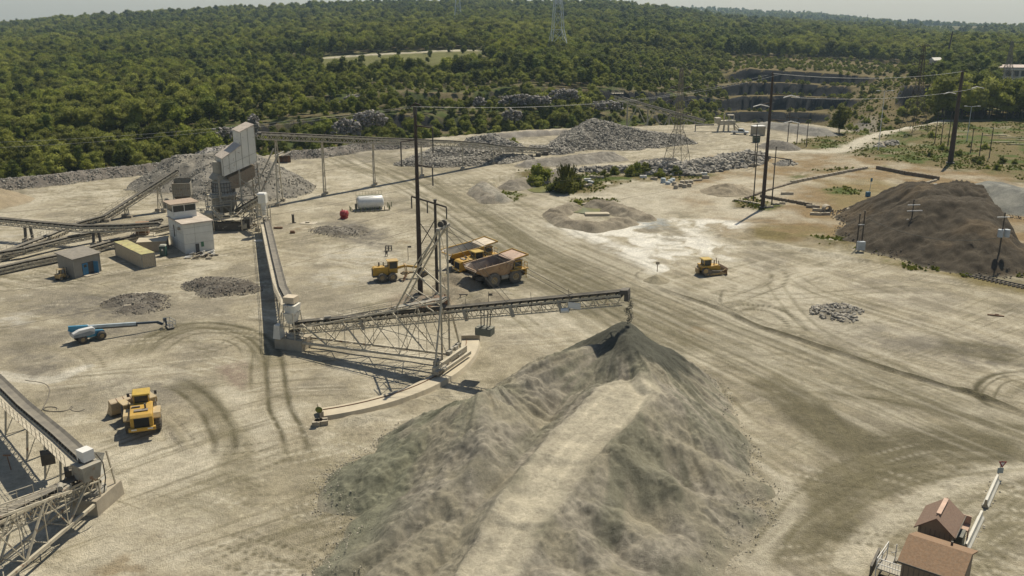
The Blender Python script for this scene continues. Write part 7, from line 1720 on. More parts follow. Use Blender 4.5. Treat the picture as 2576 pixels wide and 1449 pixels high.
def pylon(label, gx, gy, gz, w, H, arms, m, rz=.5, thick=.16, waist=.45):
    t = thing('lattice_pylon', label, 'pylon', (gx, gy, gz), rz)
    lev = [(0, w), (H * .18, w * .74), (H * .34, w * .5), (H * waist, w * .30), (H * .62, w * .22), (H * .80, w * .17), (H, w * .10)]
    cr_ = ((-1, -1), (1, -1), (1, 1), (-1, 1))
    for k, (sx, sy) in enumerate(cr_):
        b = MB()
        for (z0, a), (z1, c) in zip(lev, lev[1:]): b.beam((sx * a / 2, sy * a / 2, z0), (sx * c / 2, sy * c / 2, z1), thick)
        part('leg', b, m, t)
    b = MB()
    for (z0, a), (z1, c) in zip(lev, lev[1:]):
        n = 2 if z0 >= H * .3 else 1
        for j in range(n):
            za_, zb_ = z0 + (z1 - z0) * j / n, z0 + (z1 - z0) * (j + 1) / n; aa_, ab_ = a + (c - a) * j / n, a + (c - a) * (j + 1) / n
            for k in range(4):
                x0, y0 = cr_[k]; x1, y1 = cr_[(k + 1) % 4]
                b.beam((x0 * aa_ / 2, y0 * aa_ / 2, za_), (x1 * ab_ / 2, y1 * ab_ / 2, zb_), thick * .45); b.beam((x1 * aa_ / 2, y1 * aa_ / 2, za_), (x0 * ab_ / 2, y0 * ab_ / 2, zb_), thick * .45)
                b.beam((x0 * ab_ / 2, y0 * ab_ / 2, zb_), (x1 * ab_ / 2, y1 * ab_ / 2, zb_), thick * .45)
    part('lattice', b, m, t)
    for z, L in arms:
        for s in (-1, 1):
            b = MB(); b.beam((0, 0, z + .8), (s * L, 0, z), thick * .6); b.beam((0, 0, z - .6), (s * L, 0, z), thick * .6); part('crossarm', b, m, t)
            b = MB(); b.tube((s * L - .9, 0, z - .6), (s * L, 0, z), .2, n=5); b.tube((s * L, 0, z), (s * L + .9, 0, z - .6), .2, n=5); part('insulator', b, M_DARK, t)
    return t
M_GALV = mat('old_galvanised', (.20, .175, .13), .7, var=.2, dust=0)
M_PYD = mat('dark_pylon_steel', (.085, .066, .045), .8, var=.2, dust=0)
M_PYW = mat('bright_pylon_steel', (.62, .64, .64), .4, var=.05, dust=0)
g = G(1702, 424); pylon('see through lattice pylon with black insulators above the boulder windrow', g.x, g.y, 0, 6.6, 29.5, [(16.5, 2.9), (20.4, 3.6), (24.2, 2.8)], M_GALV, .3, .13, .40)
g = G(2298, 332); pylon('dark lattice pylon standing in the rough grass right of the dirt track', g.x, g.y, 0, 7.5, AY(2341, 112, g.y).z, [(26, 3.6), (AY(2341, 114, g.y).z, 2.2)], M_PYD, .3, .15, .5)
g = AY(1403, 100, 690); pylon('bright lattice pylon rising out of the forest at the top centre', g.x, 690, T1(g.x, 690), 15, 62, [], M_PYW, .2, .32, .75)
g = AY(1152, 40, 1250); pylon('faint smaller lattice pylon in the forest left of the bright one', g.x, 1250, T1(g.x, 1250), 14, 60, [], M_PYW, .2, .35, .75)
g = AY(2534, 190, 590); pylon('distant lattice pylon in front of the cream warehouse', g.x, 590, 0, 9, AY(2534, 104, 590).z, [(AY(2534, 106, 590).z, 9)], M_GALV, 0, .26, .5)
g = AY(2377, 164, 700); t = thing('steel_pole', 'distant thin black pole standing in the forest behind the right pylon', 'power pole', (g.x, 700, 2)); b = MB(); hh_ = AY(2387, 79, 700).z - 2; b.tube((0, 0, 0), (2.5, 0, hh_), .9, .5, 8); part('shaft', b, M_PYD, t); b = MB(); b.beam((.6, 0, hh_ - 2), (4.4, 0, hh_ - 2), .5); part('crossarm', b, M_PYD, t)
for px, top_, Y_ in ((2080, 33, 3000), (2137, 40, 3000), (2182, 36, 3000), (2454, 62, 3000)):
    g = AY(px, top_ + 12, Y_); zt0 = AY(px, top_, Y_).z; z0_ = T1(g.x, Y_); t = thing('distant_mast', 'tiny distant mast on the hazy horizon ridge', 'mast', (g.x, Y_, z0_), 0, 'masts on the far ridge'); b = MB(); b.tube((0, 0, 0), (0, 0, zt0 - z0_), 1.3, .6, 5); part('shaft', b, M_PYD, t)
# ================================================================== concrete blocks, kerbs, barrels
def block(px, py, L, W_=.8, H_=.75, rz=0, label='', group=None, m=None, nm='concrete_block'):
    g = G(px, py); b = MB(); b.box((0, 0, H_ / 2), (L, W_, H_), 0, taper=.97); b.box((0, 0, H_ + .03), (L * .3, W_ * .3, .08)); o = single(nm, b, m or M_CONC, label, 'concrete block', tuple(g), group, world=False); o.rotation_euler = (0, 0, rz); return o
def chain(pts, n, label, group, L=None, m=None, H_=.75, jit=.12):
    P_ = [G(*p) for p in pts]; tot = sum((b - a).length for a, b in zip(P_, P_[1:])); step = tot / n
    for i in range(n):
        s = (i + .5) * step
        for a, b in zip(P_, P_[1:]):
            l = (b - a).length
            if s <= l: break
            s -= l
        c = a.lerp(b, min(1, s / l)); bb_ = MB(); LL = (L or step * .96) * random.uniform(.85, 1.0); bb_.box((0, 0, H_ / 2), (LL, .7, H_), 0, taper=.96); bb_.box((0, 0, H_ + .02), (LL * .25, .2, .06))
        o = single('wall_block', bb_, m or M_CONC, ORD[i] + ' ' + label, 'concrete block', tuple(c), group, world=False); o.rotation_euler = (0, 0, math.atan2(b.y - a.y, b.x - a.x) + random.uniform(-jit, jit))
M_BLK = mat('dark_block', (.15, .115, .075), .9, var=.3, dust=.3)
chain([(1990, 462), (2071, 446), (2131, 434), (2182, 425)], 15, 'worn block from the left in the left low wall arm of the ochre plot', 'blocks of the left low wall', m=M_CONC)
chain([(2205, 425), (2281, 440), (2321, 446), (2362, 453)], 10, 'dark block from the left in the right low wall arm of the ochre plot', 'blocks of the right low wall', m=M_BLK, H_=1.0)
chain([(1846, 505), (1885, 511), (1925, 519)], 7, 'pale kerb block from the left edging the plot of the tall pole', 'kerb blocks round the pole plot', m=MATS['pale_concrete'], H_=.5)
chain([(1912, 495), (1965, 505), (2010, 513), (2042, 519)], 7, 'long dark kerb block to the right of the tall pole plot', 'kerb blocks right of the pole plot', m=M_BLK, H_=.7)
chain([(1874, 500), (1925, 482), (1975, 467), (1990, 462)], 10, 'low kerb block from the pole plot up towards the low wall', 'kerb blocks behind the pole plot', m=M_BLK, H_=.4)
chain([(2128, 532), (2165, 516), (2206, 502)], 7, 'pale kerb block from the left in the row left of the brown stockpile', 'kerb blocks left of the brown stockpile', m=M_CONC, H_=.6)
chain([(2330, 462), (2356, 455)], 3, 'pale kerb block from the left at the corner behind the brown stockpile', 'corner kerb blocks', H_=.5)
for k, (px, py, rz, L) in enumerate(((2045, 522, -.25, 3.2), (2060, 531, -.4, 3.0), (2074, 541, .1, 2.6), (2052, 541, -.3, 2.6), (2085, 533, .3, 2.2), (1980, 489, 0, 3.2), (1952, 517, .1, 1.6), (1968, 514, .1, 1.3), (1935, 524, .3, 2.0))):
    block(px, py, L, .7, .6, rz, 'loose pale block or slab beside the low walls near the tall pole', 'loose blocks near the tall pole', MATS['pale_concrete'] if k % 2 else M_CONC)
g = G(2083, 536); t = thing('concrete_pipe', 'short open concrete pipe lying among blocks left of the brown stockpile', 'pipe', tuple(g), .3)
b = MB(); b.lathe((0, 0, .9), (.3, 1, 0), [(0, .9), (2.2, .9), (2.2, .7), (0, .7), (0, .9)], 18); part('pipe_shell', b, M_CONC, t); b = MB(); b.box((0, .8, .1), (1.6, 1.6, .2)); part('bed', b, M_BLK, t)
for k, (px, py, rz) in enumerate(((1478, 456, .1), (1492, 449, -.6), (1510, 450, 0), (1486, 462, -.9), (1470, 472, .3), (1480, 470, .2), (1618, 448, 0), (1645, 453, -.1), (1757, 444, .2), (1770, 441, .1), (1775, 449, 0), (1866, 417, .1), (1880, 412, .2), (1855, 418, 0), (1895, 419, .1))):
    block(px, py, 2.0, .8, .8, rz, 'pale concrete block dumped beside the scrub and pond', 'dumped blocks near the pond and scrub', M_CONC if k % 3 else M_WHITE)
for k, (px, py) in enumerate(((1700, 474), (1712, 470), (1722, 472), (1734, 470), (1738, 462), (1696, 466), (1716, 463), (1728, 463))):
    b = MB(); b.lathe((0, 0, 0), (0, 0, 1), [(0, .62), (.9, .62), (.95, .55), (.95, .01)], 14); single('concrete_ring', b, M_CONC, 'pale round concrete ring in the cluster beside the scrub', 'concrete ring', tuple(G(px, py)), 'cluster of round concrete rings', world=False)
for k, (px, py) in enumerate(((1668, 460), (1680, 464), (1686, 459), (1692, 455))):
    b = MB(); b.lathe((0, 0, 0), (0, 0, 1), [(0, .7), (1.3 if k == 0 else .7, .7), (1.35 if k == 0 else .75, .6), (1.35 if k == 0 else .75, .01)], 14); single('pale_drum', b, mat('pale_blue_drum', (.40, .47, .50), .5), 'pale blue grey drum at the left of the round ring cluster', 'drum', tuple(G(px, py)), 'pale drums beside the rings', world=False)
b = MB(); b.beam((0, 0, .3), (6.5, 2.4, .3), .4, .35); b.beam((0, .3, .1), (6.4, 2.7, .1), .4, .2); single('long_beam', b, MATS['pale_concrete'], 'long pale beam lying behind the round concrete rings', 'beam', tuple(G(1712, 458)), world=False)
b = MB(); b.box((0, 0, .08), (6.3, 3.3, .2), -.22); b.box((.3, .1, .2), (4, 1.6, .06), -.22); single('concrete_pad', b, mat('pale_pad', (.52, .46, .36), .9, var=.2, dust=.2), 'flat pale concrete pad beside the utility pole pair', 'concrete pad', tuple(G(2069, 606)), world=False)
b = MB(); b.lathe((0, 0, 0), (0, 0, 1), [(0, .4), (.5, .5), (.7, .35), (.75, .01)], 12); b.box((0, 0, .1), (.9, .9, .2)); single('white_tub', b, M_WHITE, 'small white tub in the grass below the crossarm utility pole', 'tub', tuple(G(2269, 629)), world=False)
b = MB(); b.box((0, 0, .6), (1.1, .7, 1.2), .3); b.tube((.3, 0, 1.2), (.5, 0, 4.4), .05, n=5); b.box((.5, 0, 4.3), (.5, .06, .9)); single('blue_box_sign', b, mat('blue_box', (.015, .13, .24), .5, dust=.08), 'bright blue box with a thin sign stake on the ochre plot', 'box', tuple(G(2183, 494)), world=False)
b = MB(); b.beam((0, 0, .1), (.9, -1.6, .2), .22, .15); b.beam((0, .3, .1), (.9, -1.3, .1), .12, .1); single('white_plank', b, M_WHITE, 'thin white plank lying right of the transformer pole', 'plank', tuple(G(2560, 668)), world=False)
# railway
ra_ = G(2425, 690); rb_ = G(2660, 742); tr_ = thing('railway_track', 'short exposed length of rusty rail track with sleepers at the right edge', 'rail track', tuple(ra_), math.atan2(rb_.y - ra_.y, rb_.x - ra_.x))
L = (rb_ - ra_).length
for s in (-.75, .75): b = MB(); b.beam((0, s, .22), (L, s, .22), .12, .16); part('rail', b, M_DARK, tr_)
me_ = MB().box((0, 0, .1), (.28, 2.5, .16)).mesh('sleeper', M_WOOD)
for i in range(int(L / .75)): o = bpy.data.objects.new('sleeper', me_); COL.objects.link(o); o.parent = tr_; o.location = (.3 + i * .75, 0, 0)
# pond, puddles
def pool(name, label, pts, z, m, cat):
    P_ = smooth_path([G(a, b_) for a, b_ in pts] + [G(*pts[0])], 5)[:-1]; b = MB(); c = sum(P_, Vector()) / len(P_); vs = [(p.x, p.y, z) for p in P_] + [(c.x, c.y, z)]; n = len(P_); b.add(vs, [(i, (i + 1) % n, n) for i in range(n)]); o = single(name, b, m, None, None, (c.x, c.y, 0)); o['kind'] = 'structure'; return o
pool('pond_water', '', [(1325, 478), (1335, 466), (1362, 461), (1392, 464), (1400, 474), (1380, 484), (1345, 485)], .12, mat('algae_water', (.15, .15, .045), .35, var=.25, dust=0, bump=0), '')
pool('puddle_water', '', [(1392, 482), (1385, 474), (1400, 470), (1412, 476)], .16, mat('pale_water', (.36, .38, .34), .2, var=.1, dust=0, bump=0), '')
pool('pool_water', '', [(1418, 532), (1445, 519), (1540, 515), (1560, 528), (1500, 540)], .14, MATS['algae_water'], '')
pool('puddle_water', '', [(2335, 466), (2360, 463), (2395, 468), (2385, 474), (2350, 473)], .10, mat('bright_water', (.55, .58, .56), .15, var=.05, dust=0, bump=0), '')
b = MB(); b.box((0, 0, .3), (7.5, .7, .6), .12); b.box((-2.4, .6, .3), (2, .6, .5), .4); single('pool_kerb', b, M_CONC, 'pale concrete kerb behind the small square pool', 'kerb', tuple(G(1500, 517)), world=False)
b = MB(); b.box((0, 0, .25), (5.6, 2.2, .5), .05); b.box((0, -.2, .52), (5.0, 1.6, .06), .05); single('pool_slab', b, MATS['pale_concrete'], 'flat pale slab on the dirt bank in front of the small pool', 'slab', tuple(G(1502, 541)), world=False)
# planks right edge
for k in range(5):
    b = MB(); b.box((0, 0, .25), (9, .5, .3), -.1); b.box((1, .7, .2), (7, .4, .3), -.12); single('timber_stack', b, mat('pale_timber', (.34, .29, .17), .8, var=.2, dust=.2), 'pale timber lying in the rough grass below the right hand trees', 'timber', tuple(G(2500 + k * 22, 342 + k * 3 + (k % 2) * 14)), 'timbers in the right hand grass', world=False)
# ================================================================== shrubs in the yard
def shrub(px, py, s, k, label, nm='bush', z=0): g = G(px, py); return make_tree(nm, g.x, g.y, z, s, k, label, 'tree' if k != 6 else 'bush')
M_WILL = leaf_mat('leaves_willow', (.14, .165, .02), (.27, .27, .045), .45)
willow = crown_mesh('crown_willow', M_WILL, r=4.0, h=5.6, base=-.2, nl=16, q=1500, qs=.55, seed=21)
g = G(1424, 484); t = thing('willow_bush', 'tall feathery green willow bush beside the algae pond', 'tree', (g.x, g.y, 0), .4); part('crown', willow, None, t); part('stem', STEM, None, t)
b = MB(); rg_ = random.Random(4)
V = MB()
for k in range(150):
    a = rg_.uniform(0, 6.28); r = rg_.uniform(0, 2.3); z = rg_.uniform(4.0, 5.4); l = rg_.uniform(1.0, 2.4); x, y = r * math.cos(a), r * math.sin(a); V.beam((x, y, z), (x + math.cos(a) * .5, y + math.sin(a) * .5, z + l), .14, .10)
part('upright_shoots', V, M_WILL, t)
shrub(1352, 462, 1.7, 6, 'round dark green bush left of the tall willow by the pond'); shrub(1338, 470, 1.0, 6, 'small bush at the left bank of the algae pond'); shrub(1400, 482, 1.2, 6, 'low bush at the foot of the tall willow bush', 'bush')
shrub(1450, 476, 1.3, 6, 'low bush right of the tall willow bush')
for k, (px, py, s) in enumerate(((1545, 440, .8), (1588, 444, 1.0), (1602, 441, 1.2), (1622, 438, 1.1), (1660, 446, .8), (1700, 441, .9), (1520, 446, .7), (1730, 439, .7))): shrub(px, py, s, 6, 'low green scrub bush along the foot of the boulder windrow', 'scrub_bush')['group'] = 'scrub bushes along the boulder windrow'
shrub(1450, 520, .6, 6, 'small weed bush behind the small square pool'); shrub(1292, 366, .9, 6, 'single small dark bush beside the far rock heap')
g = G(2111, 336); make_tree('lone_tree', g.x, g.y, -.5, .95, 0, 'lone bushy green tree at the pit edge above the grass verge')
make_tree('lone_tree', G(2108, 334).x, G(2108, 334).y, -.5, .72, 4, 'smaller darker tree merging with the lone tree at the pit edge')
for k in range(14):
    px, py = random.choice([(random.uniform(2230, 2420), random.uniform(335, 400)), (random.uniform(2400, 2576), random.uniform(350, 430))])
    shrub(px, py, random.uniform(.35, .75), 6, 'small green shrub in the rough grass field on the right', 'field_shrub')['group'] = 'shrubs in the right hand grass field'

# rough ground cover: one object of small weeds and tufts
w_ = (grassm > .45) & (fbm(GX / 9, GY / 9, 4, 231) + .3 * fbm(GX / 2, GY / 2, 2, 232) > .63) & (abs(GX / GY) < .62) & (GY < 520)
w2 = (PXU > 2060) & (PXU < 2330) & (GY > 400) & (GY < 640) & (RNG.random(len(GX)) < .5)
ci_ = np.concatenate([RNG.choice(np.where(w_)[0], 7500), RNG.choice(np.where(w2)[0], 1300)])
xj = GX[ci_] + RNG.normal(0, .5, len(ci_)); yj = GY[ci_] + RNG.normal(0, .8, len(ci_))
me = bpy.data.meshes.new('ground_scrub'); me.vertices.add(len(ci_)); me.vertices.foreach_set('co', np.stack([xj, yj, terrain(xj, yj) + .05], -1).astype(np.float32).ravel())
for nm, arr, ty in (('sc', RNG.uniform(.04, .17, len(ci_)) * (1 + (yj > 400) * .6), 'FLOAT'), ('rt', RNG.random(len(ci_)) * 6.283, 'FLOAT'), ('kd', np.zeros(len(ci_)), 'INT')):
    at = me.attributes.new(nm, ty, 'POINT'); at.data.foreach_set('value', arr.astype(np.float32 if ty == 'FLOAT' else np.int32))
o = bpy.data.objects.new('ground_scrub', me); COL.objects.link(o); tag(o, 'rough weeds and low scrub scattered over the grassy verges and pit slopes', 'scrub', None, 'stuff')
mm = o.modifiers.new('scrub', 'NODES'); mm.node_group = inst_group('scatter_scrub', [[c for c in COL.objects if c.type == 'MESH' and c.data == CROWNS[6]][0]])
# ================================================================== vehicles (built facing +x)
M_YEL = mat('machine_yellow', (.48, .275, .015), .5, var=.3, scale=1.4, dust=.2)
M_YELD = mat('faded_yellow', (.36, .23, .07), .6, var=.25, scale=1.2, dust=.45)
M_VOID = mat('black_grille', (.008, .008, .008), .8, dust=.03)
M_TYRE = mat('dusty_tyre', (.055, .05, .045), .9, var=.2, scale=3, dust=.55)
M_RIM = mat('dusty_rim', (.34, .25, .12), .7, var=.2, dust=.5)
M_BODYR = mat('worn_red_bed', (.36, .23, .13), .7, var=.35, scale=.8, dust=.4, rust=.35)
M_BEDW = mat('scoured_bed', (.50, .46, .38), .6, var=.25, scale=.6, dust=.4, rust=.1)
def wheel(t, x, y, r, w, rim=None, n=22, tm=None, dual=False):
    for o in ((0, 1) if dual else (0,)):
        yy = y - (math.copysign(o * (w + .08), y))
        b = MB(); b.lathe((x, yy - w / 2, r), (0, 1, 0), [(0, r * .5), (0, r * .82), (w * .12, r * .96), (w * .3, r), (w * .7, r), (w * .88, r * .96), (w, r * .82), (w, r * .5)], n)
        for k in range(n):
            a = k / n * 6.283; b.beam((x + math.cos(a) * r * 1.01, yy - w * .42, r + math.sin(a) * r * 1.01), (x + math.cos(a + .1) * r * 1.01, yy + w * .42, r + math.sin(a + .1) * r * 1.01), .09, .05)
        ty = part('tyre', b, tm or M_TYRE, t)
        if o == 0:
            s = math.copysign(1, y); b = MB(); b.lathe((x, yy, r), (0, s, 0), [(0, .01), (0, r * .52), (w * .46, r * .52), (w * .40, r * .40), (w * .12, r * .34), (w * .12, r * .18), (w * .5, r * .16), (w * .5, .01)], 18); part('rim', b, rim or M_RIM, ty)
def haul_truck(label, loc, rz, bed_out, bed_in, cabm, canm, s=1.0):
    t = thing('haul_truck', label, 'dump truck', loc, rz, 'parked haul trucks', s)
    R = 1.13
    for y in (1.75, -1.75): wheel(t, 2.05, y, R, .62)
    for y in (1.85, -1.85): wheel(t, -1.95, y, R, .55, dual=True)
    b = MB(); b.box((-.2, .55, 1.35), (8.0, .3, .55)); b.box((-.2, -.55, 1.35), (8.0, .3, .55)); b.box((-1.95, 0, 1.1), (.7, 3.0, .6)); b.box((2.05, 0, 1.0), (.6, 2.9, .45)); b.box((3.4, 0, 1.3), (1.4, 2.6, .9)); part('chassis', b, M_DARK, t)
    # bed: open V body with raised tail and a canopy over the cab
    yo, yi = 2.05, 1.85; zt = 3.6; V = []
    def sec(x, zb_, zr, w_): return [(x, -w_, zr), (x, -w_ * .72, zb_), (x, w_ * .72, zb_), (x, w_, zr)]
    secs = [sec(-4.9, 2.75, 3.2, 2.0), sec(-3.3, 1.95, 3.4, 2.12), sec(0, 1.7, 3.68, 2.15), sec(1.5, 1.75, 3.85, 2.12)]
    for s_ in secs: V += s_
    fs = []
    for k in range(3):
        for j in range(3): fs.append((k * 4 + j, k * 4 + j + 1, (k + 1) * 4 + j + 1, (k + 1) * 4 + j))
    b = MB(); b.add(V, fs); b.add([secs[3][1], secs[3][2], (1.9, 1.9, 3.9), (1.9, -1.9, 3.9)], [(0, 1, 2, 3)]); b.add([secs[3][1], (1.9, -1.9, 3.9), secs[3][0]], [(0, 1, 2)]); b.add([secs[3][2], secs[3][3], (1.9, 1.9, 3.9)], [(0, 1, 2)]); part('dump_bed_inside', b, bed_in, t)
    b = MB(); e = .10
    so = [[(p[0], p[1] * 1.045, p[2] - (.1 if i in (1, 2) else 0)) for i, p in enumerate(s_)] for s_ in secs]; V = []
    for s_ in so: V += s_
    b.add(V, fs); b.add([so[3][1], so[3][2], (2.0, 1.98, 3.85), (2.0, -1.98, 3.85)], [(0, 1, 2, 3)]); part('dump_bed_outside', b, bed_out, t)
    b = MB()
    for sy in (-1, 1):
        for a, c in zip(secs, secs[1:]):
            k = 0 if sy < 0 else 3; b.beam((a[k][0], a[k][1] * 1.03, a[k][2]), (c[k][0], c[k][1] * 1.03, c[k][2]), .18, .16)
        for x in (-.9, .3, 1.1): b.beam((x, sy * 1.55, 1.9), (x, sy * 2.2, 3.4), .12)
        b.beam((-4.9, sy * 2.1, 3.45), (-4.2, sy * 1.6, 2.6), .12)
    b.beam((-4.9, -1.5, 3.0), (-4.9, 1.5, 3.0), .16); part('bed_rim', b, bed_out, t)
    b = MB(); b.prism([(1.5, 3.72), (1.9, 3.92), (4.2, 4.28), (4.2, 4.16), (1.9, 3.8)], (0, -2.15, 0), (1, 0, 0), (0, 0, 1), (0, 4.3, 0)); part('canopy', b, canm, t)
    b = MB(); b.box((4.24, 0, 4.3), (.12, 4.4, .28)); b.box((2.9, 2.15, 4.16), (2.5, .1, .16), 0, ry=-.15); b.box((2.9, -2.15, 4.16), (2.5, .1, .16), 0, ry=-.15); part('canopy_lip', b, cabm, t)
    b = MB(); b.box((2.7, -.95, 2.75), (1.5, 1.4, 1.3)); b.box((2.7, -.95, 3.46), (1.7, 1.6, .12)); part('cab', b, cabm, t)
    b = MB(); b.box((3.47, -.95, 2.95), (.04, 1.2, .7)); b.box((2.7, -1.67, 2.95), (1.2, .04, .7)); part('cab_window', b, M_GLASS, t)
    b = MB(); b.box((3.4, .4, 2.2), (1.8, 1.6, .9)); b.box((3.3, 1.3, 2.4), (1.3, 1.0, .15)); b.box((3.6, -1.5, 2.1), (1.6, 1.2, .12)); b.box((4.15, 0, 1.5), (.35, 3.4, .9)); b.box((2.05, 1.85, 2.2), (1.9, .7, .12)); b.box((2.05, -1.85, 2.2), (1.9, .7, .12)); part('hood', b, cabm, t)
    b = MB()
    for y in (-2, -1.2, 1.2, 2): b.beam((4.2, y, 2.1), (4.2, y, 3.1), .05)
    for z in (2.6, 3.1): b.beam((4.2, -2, z), (4.2, -1.2, z), .05); b.beam((4.2, 2, z), (4.2, 1.2, z), .05); b.beam((4.2, -2, z), (3.2, -2, z), .05)
    b.beam((4.3, -1.6, .5), (4.3, -1.5, 2.1), .06); b.beam((4.5, -1.0, .5), (4.3, -1.0, 2.1), .06); part('guard_rail', b, cabm, t)
    b = MB(); b.tube((-.4, -1.3, 1.25), (.9, -1.3, 1.25), .42, n=12); b.box((.2, 1.4, 1.3), (1.4, .8, .8)); part('side_tank', b, M_STEEL, t)
    for y in (-1.1, 1.1): b = MB(); b.tube((4.32, y, 1.6), (4.38, y, 1.6), .16, n=10); part('headlight', b, M_WHITE, t)
    return t
a = G(1237, 724); c = G(1298, 712); hd = math.atan2(c.y - a.y, c.x - a.x); mid = (a + c) / 2
off = Vector((-math.sin(hd), math.cos(hd), 0)) * 2.0
haul_truck('rust stained haul truck with empty open bed nearest the stacker boom', tuple(mid + off), hd, M_BODYR, mat('rusty_bed_inside', (.20, .15, .12), .6, var=.4, scale=.7, dust=.3, rust=.3), M_YEL, mat('worn_canopy', (.50, .33, .24), .6, var=.4, scale=.8, dust=.3, rust=.2), 1.15)
haul_truck('yellow haul truck with scoured pale bed parked farther behind', tuple(mid + off + (G(1165, 672) - G(1240, 715)) + Vector((.6, -.4, 0))), hd - .02, M_YEL, M_BEDW, M_YEL, mat('white_canopy', (.66, .56, .42), .6, var=.3, dust=.2), 1.08)
def wheel_loader(label, loc, rz, s=1.0, bucket_m=None, body=None, artic=0.0, glow=True):
    t = thing('wheel_loader', label, 'wheel loader', loc, rz, 'wheel loaders', s); body = body or M_YEL
    R = .95
    for y in (1.35, -1.35): wheel(t, -1.75, y, R, .72)
    b = MB(); b.box((-2.2, 0, 1.55), (3.4, 1.9, 1.1)); b.prism([(-4.0, 1.1), (-4.0, 2.3), (-3.7, 2.55), (-1.0, 2.75), (-1.0, 1.1)], (0, -1.05, 0), (1, 0, 0), (0, 0, 1), (0, 2.1, 0)); part('engine_body', b, body, t, bevel=.06)
    b = MB(); b.box((-4.03, 0, 1.78), (.08, 1.4, 1.0)); part('radiator_grille', b, M_VOID, t)
    b = MB(); b.box((-2.9, 0, 2.68), (.5, 1.3, .06)); b.box((-2.1, .5, 2.76), (.2, .8, .1)); part('hood_vent', b, mat('vent_grey', (.13, .10, .085), .7), t)
    b = MB(); b.box((-4.05, 0, 1.15), (.35, 2.5, .35)); part('rear_bumper', b, body, t)
    for y in (-.75, .75): b = MB(); b.box((-4.24, y, 1.2), (.03, .5, .13)); part('tail_light', b, M_WHITE, t)
    for sy in (-1, 1): b = MB(); b.prism([(-2.9, 1.7), (-2.6, 2.1), (-1.0, 2.15), (-.6, 1.5), (-.6, 1.4), (-1.1, 1.95), (-2.6, 1.95), (-2.9, 1.6)], (0, sy * 1.36 - .38, 0), (1, 0, 0), (0, 0, 1), (0, .76, 0)); part('rear_fender', b, mat('fender_tan', (.50, .36, .15), .6, dust=.5), t)
    b = MB(); b.box((-.35, 0, 1.9), (1.5, 1.5, .9)); b.box((-.3, .7, 1.7), (1.2, .5, .1)); part('cab_base', b, body, t)
    b = MB(); b.box((-.35, 0, 2.85), (1.5, 1.5, 1.3), 0, taper=.94); part('cab_glass', b, M_GLASS, t)
    b = MB()
    for x in (-1.08, .38):
        for y in (-.7, .7): b.beam((x, y, 2.3), (x * .95 - .02, y * .96, 3.5), .1)
    part('cab_pillar', b, body, t)
    b = MB(); b.box((-.35, 0, 3.58), (1.85, 1.75, .16), 0, taper=.92); part('cab_roof', b, mat('roof_yellow', (.47, .31, .03), .5, dust=.12), t, bevel=.04)
    b = MB()
    for y in (-1.0, 1.0):
        b.beam((-1.0, y * 1.3, 1.6), (-1.0, y * 1.3, 2.6), .05); b.beam((-.2, y * 1.3, 1.6), (-.2, y * 1.3, 2.6), .05); b.beam((-1.0, y * 1.3, 2.6), (-.2, y * 1.3, 2.6), .05)
    b.box((-1.0, -1.2, 1.5), (.9, .5, .08)); b.box((-1.0, 1.2, 1.5), (.9, .5, .08)); part('access_rail', b, M_DARK, t)
    # front frame
    f = Matrix.Rotation(artic, 3, 'Z')
    def q(x, y, z): v = f @ Vector((x - .35, y, 0)); return (v.x + .35, v.y, z)
    for y in (1.35, -1.35): c_ = q(1.75, y, 0); wheel(t, c_[0], c_[1], R, .72)
    for sy in (-1, 1): b = MB(); b.box(q(1.75, sy * 1.35, 2.06), (1.5, .78, .1), artic); b.box(q(1.0, sy * 1.35, 1.8), (.1, .78, .5), artic); part('front_fender', b, MATS['fender_tan'], t)
    b = MB(); b.box(q(1.2, 0, 1.2), (1.9, .9, 1.0), artic); b.box(q(1.5, 0, 2.0), (.7, .8, .9), artic); b.box(q(1.75, 0, .95), (.5, 2.2, .5), artic); part('front_frame', b, body, t)
    b = MB()
    for sy in (-1, 1): b.beam(q(1.4, sy * .5, 2.2), q(2.6, sy * .5, 1.7), .18, .4); b.beam(q(2.6, sy * .5, 1.7), q(3.5, sy * .5, .75), .18, .4)
    b.beam(q(1.6, 0, 2.4), q(2.8, 0, 2.2), .2, .3); b.beam(q(2.8, 0, 2.2), q(3.4, 0, 1.2), .14); part('lift_arm', b, mat('arm_brown', (.27, .17, .08), .6, dust=.3), t)
    prof_ = [(3.35, 1.55), (3.3, .8), (3.55, .25), (4.0, .08), (4.9, .06), (4.9, .12), (4.05, .18), (3.68, .36), (3.45, .85), (3.5, 1.5), (4.0, 1.75), (4.0, 1.85), (3.45, 1.65)]
    b = MB(); n = len(prof_); V = [q(p[0], y, p[1]) for y in (-2.15, 2.15) for p in prof_]; b.add(V, [(i, (i + 1) % n, n + (i + 1) % n, n + i) for i in range(n)])
    part('bucket', b, bucket_m or mat('bucket_tan', (.42, .31, .17), .6, var=.25, dust=.5, rust=.2), t)
    for sy in (-2.15, 2.15): b = MB(); b.add([q(*(p[0], sy, p[1])) for p in [(3.3, .8), (3.55, .25), (4.0, .08), (4.9, .06), (4.2, 1.0), (4.0, 1.8), (3.38, 1.6)]] + [q(*(p[0], sy * .97, p[1])) for p in [(3.3, .8), (3.55, .25), (4.0, .08), (4.9, .06), (4.2, 1.0), (4.0, 1.8), (3.38, 1.6)]], [tuple(range(7)), tuple(range(7, 14)), (3, 4, 11, 10), (4, 5, 12, 11), (5, 6, 13, 12)]); part('bucket_side', b, MATS.get('bucket_tan') or bucket_m, t)
    b = MB()
    for y in (-1.4, -.7, 0, .7, 1.4): b.beam(q(3.36, y, 1.6), q(3.98, y, 1.82), .08)
    part('bucket_rib', b, M_RUSTY, t)
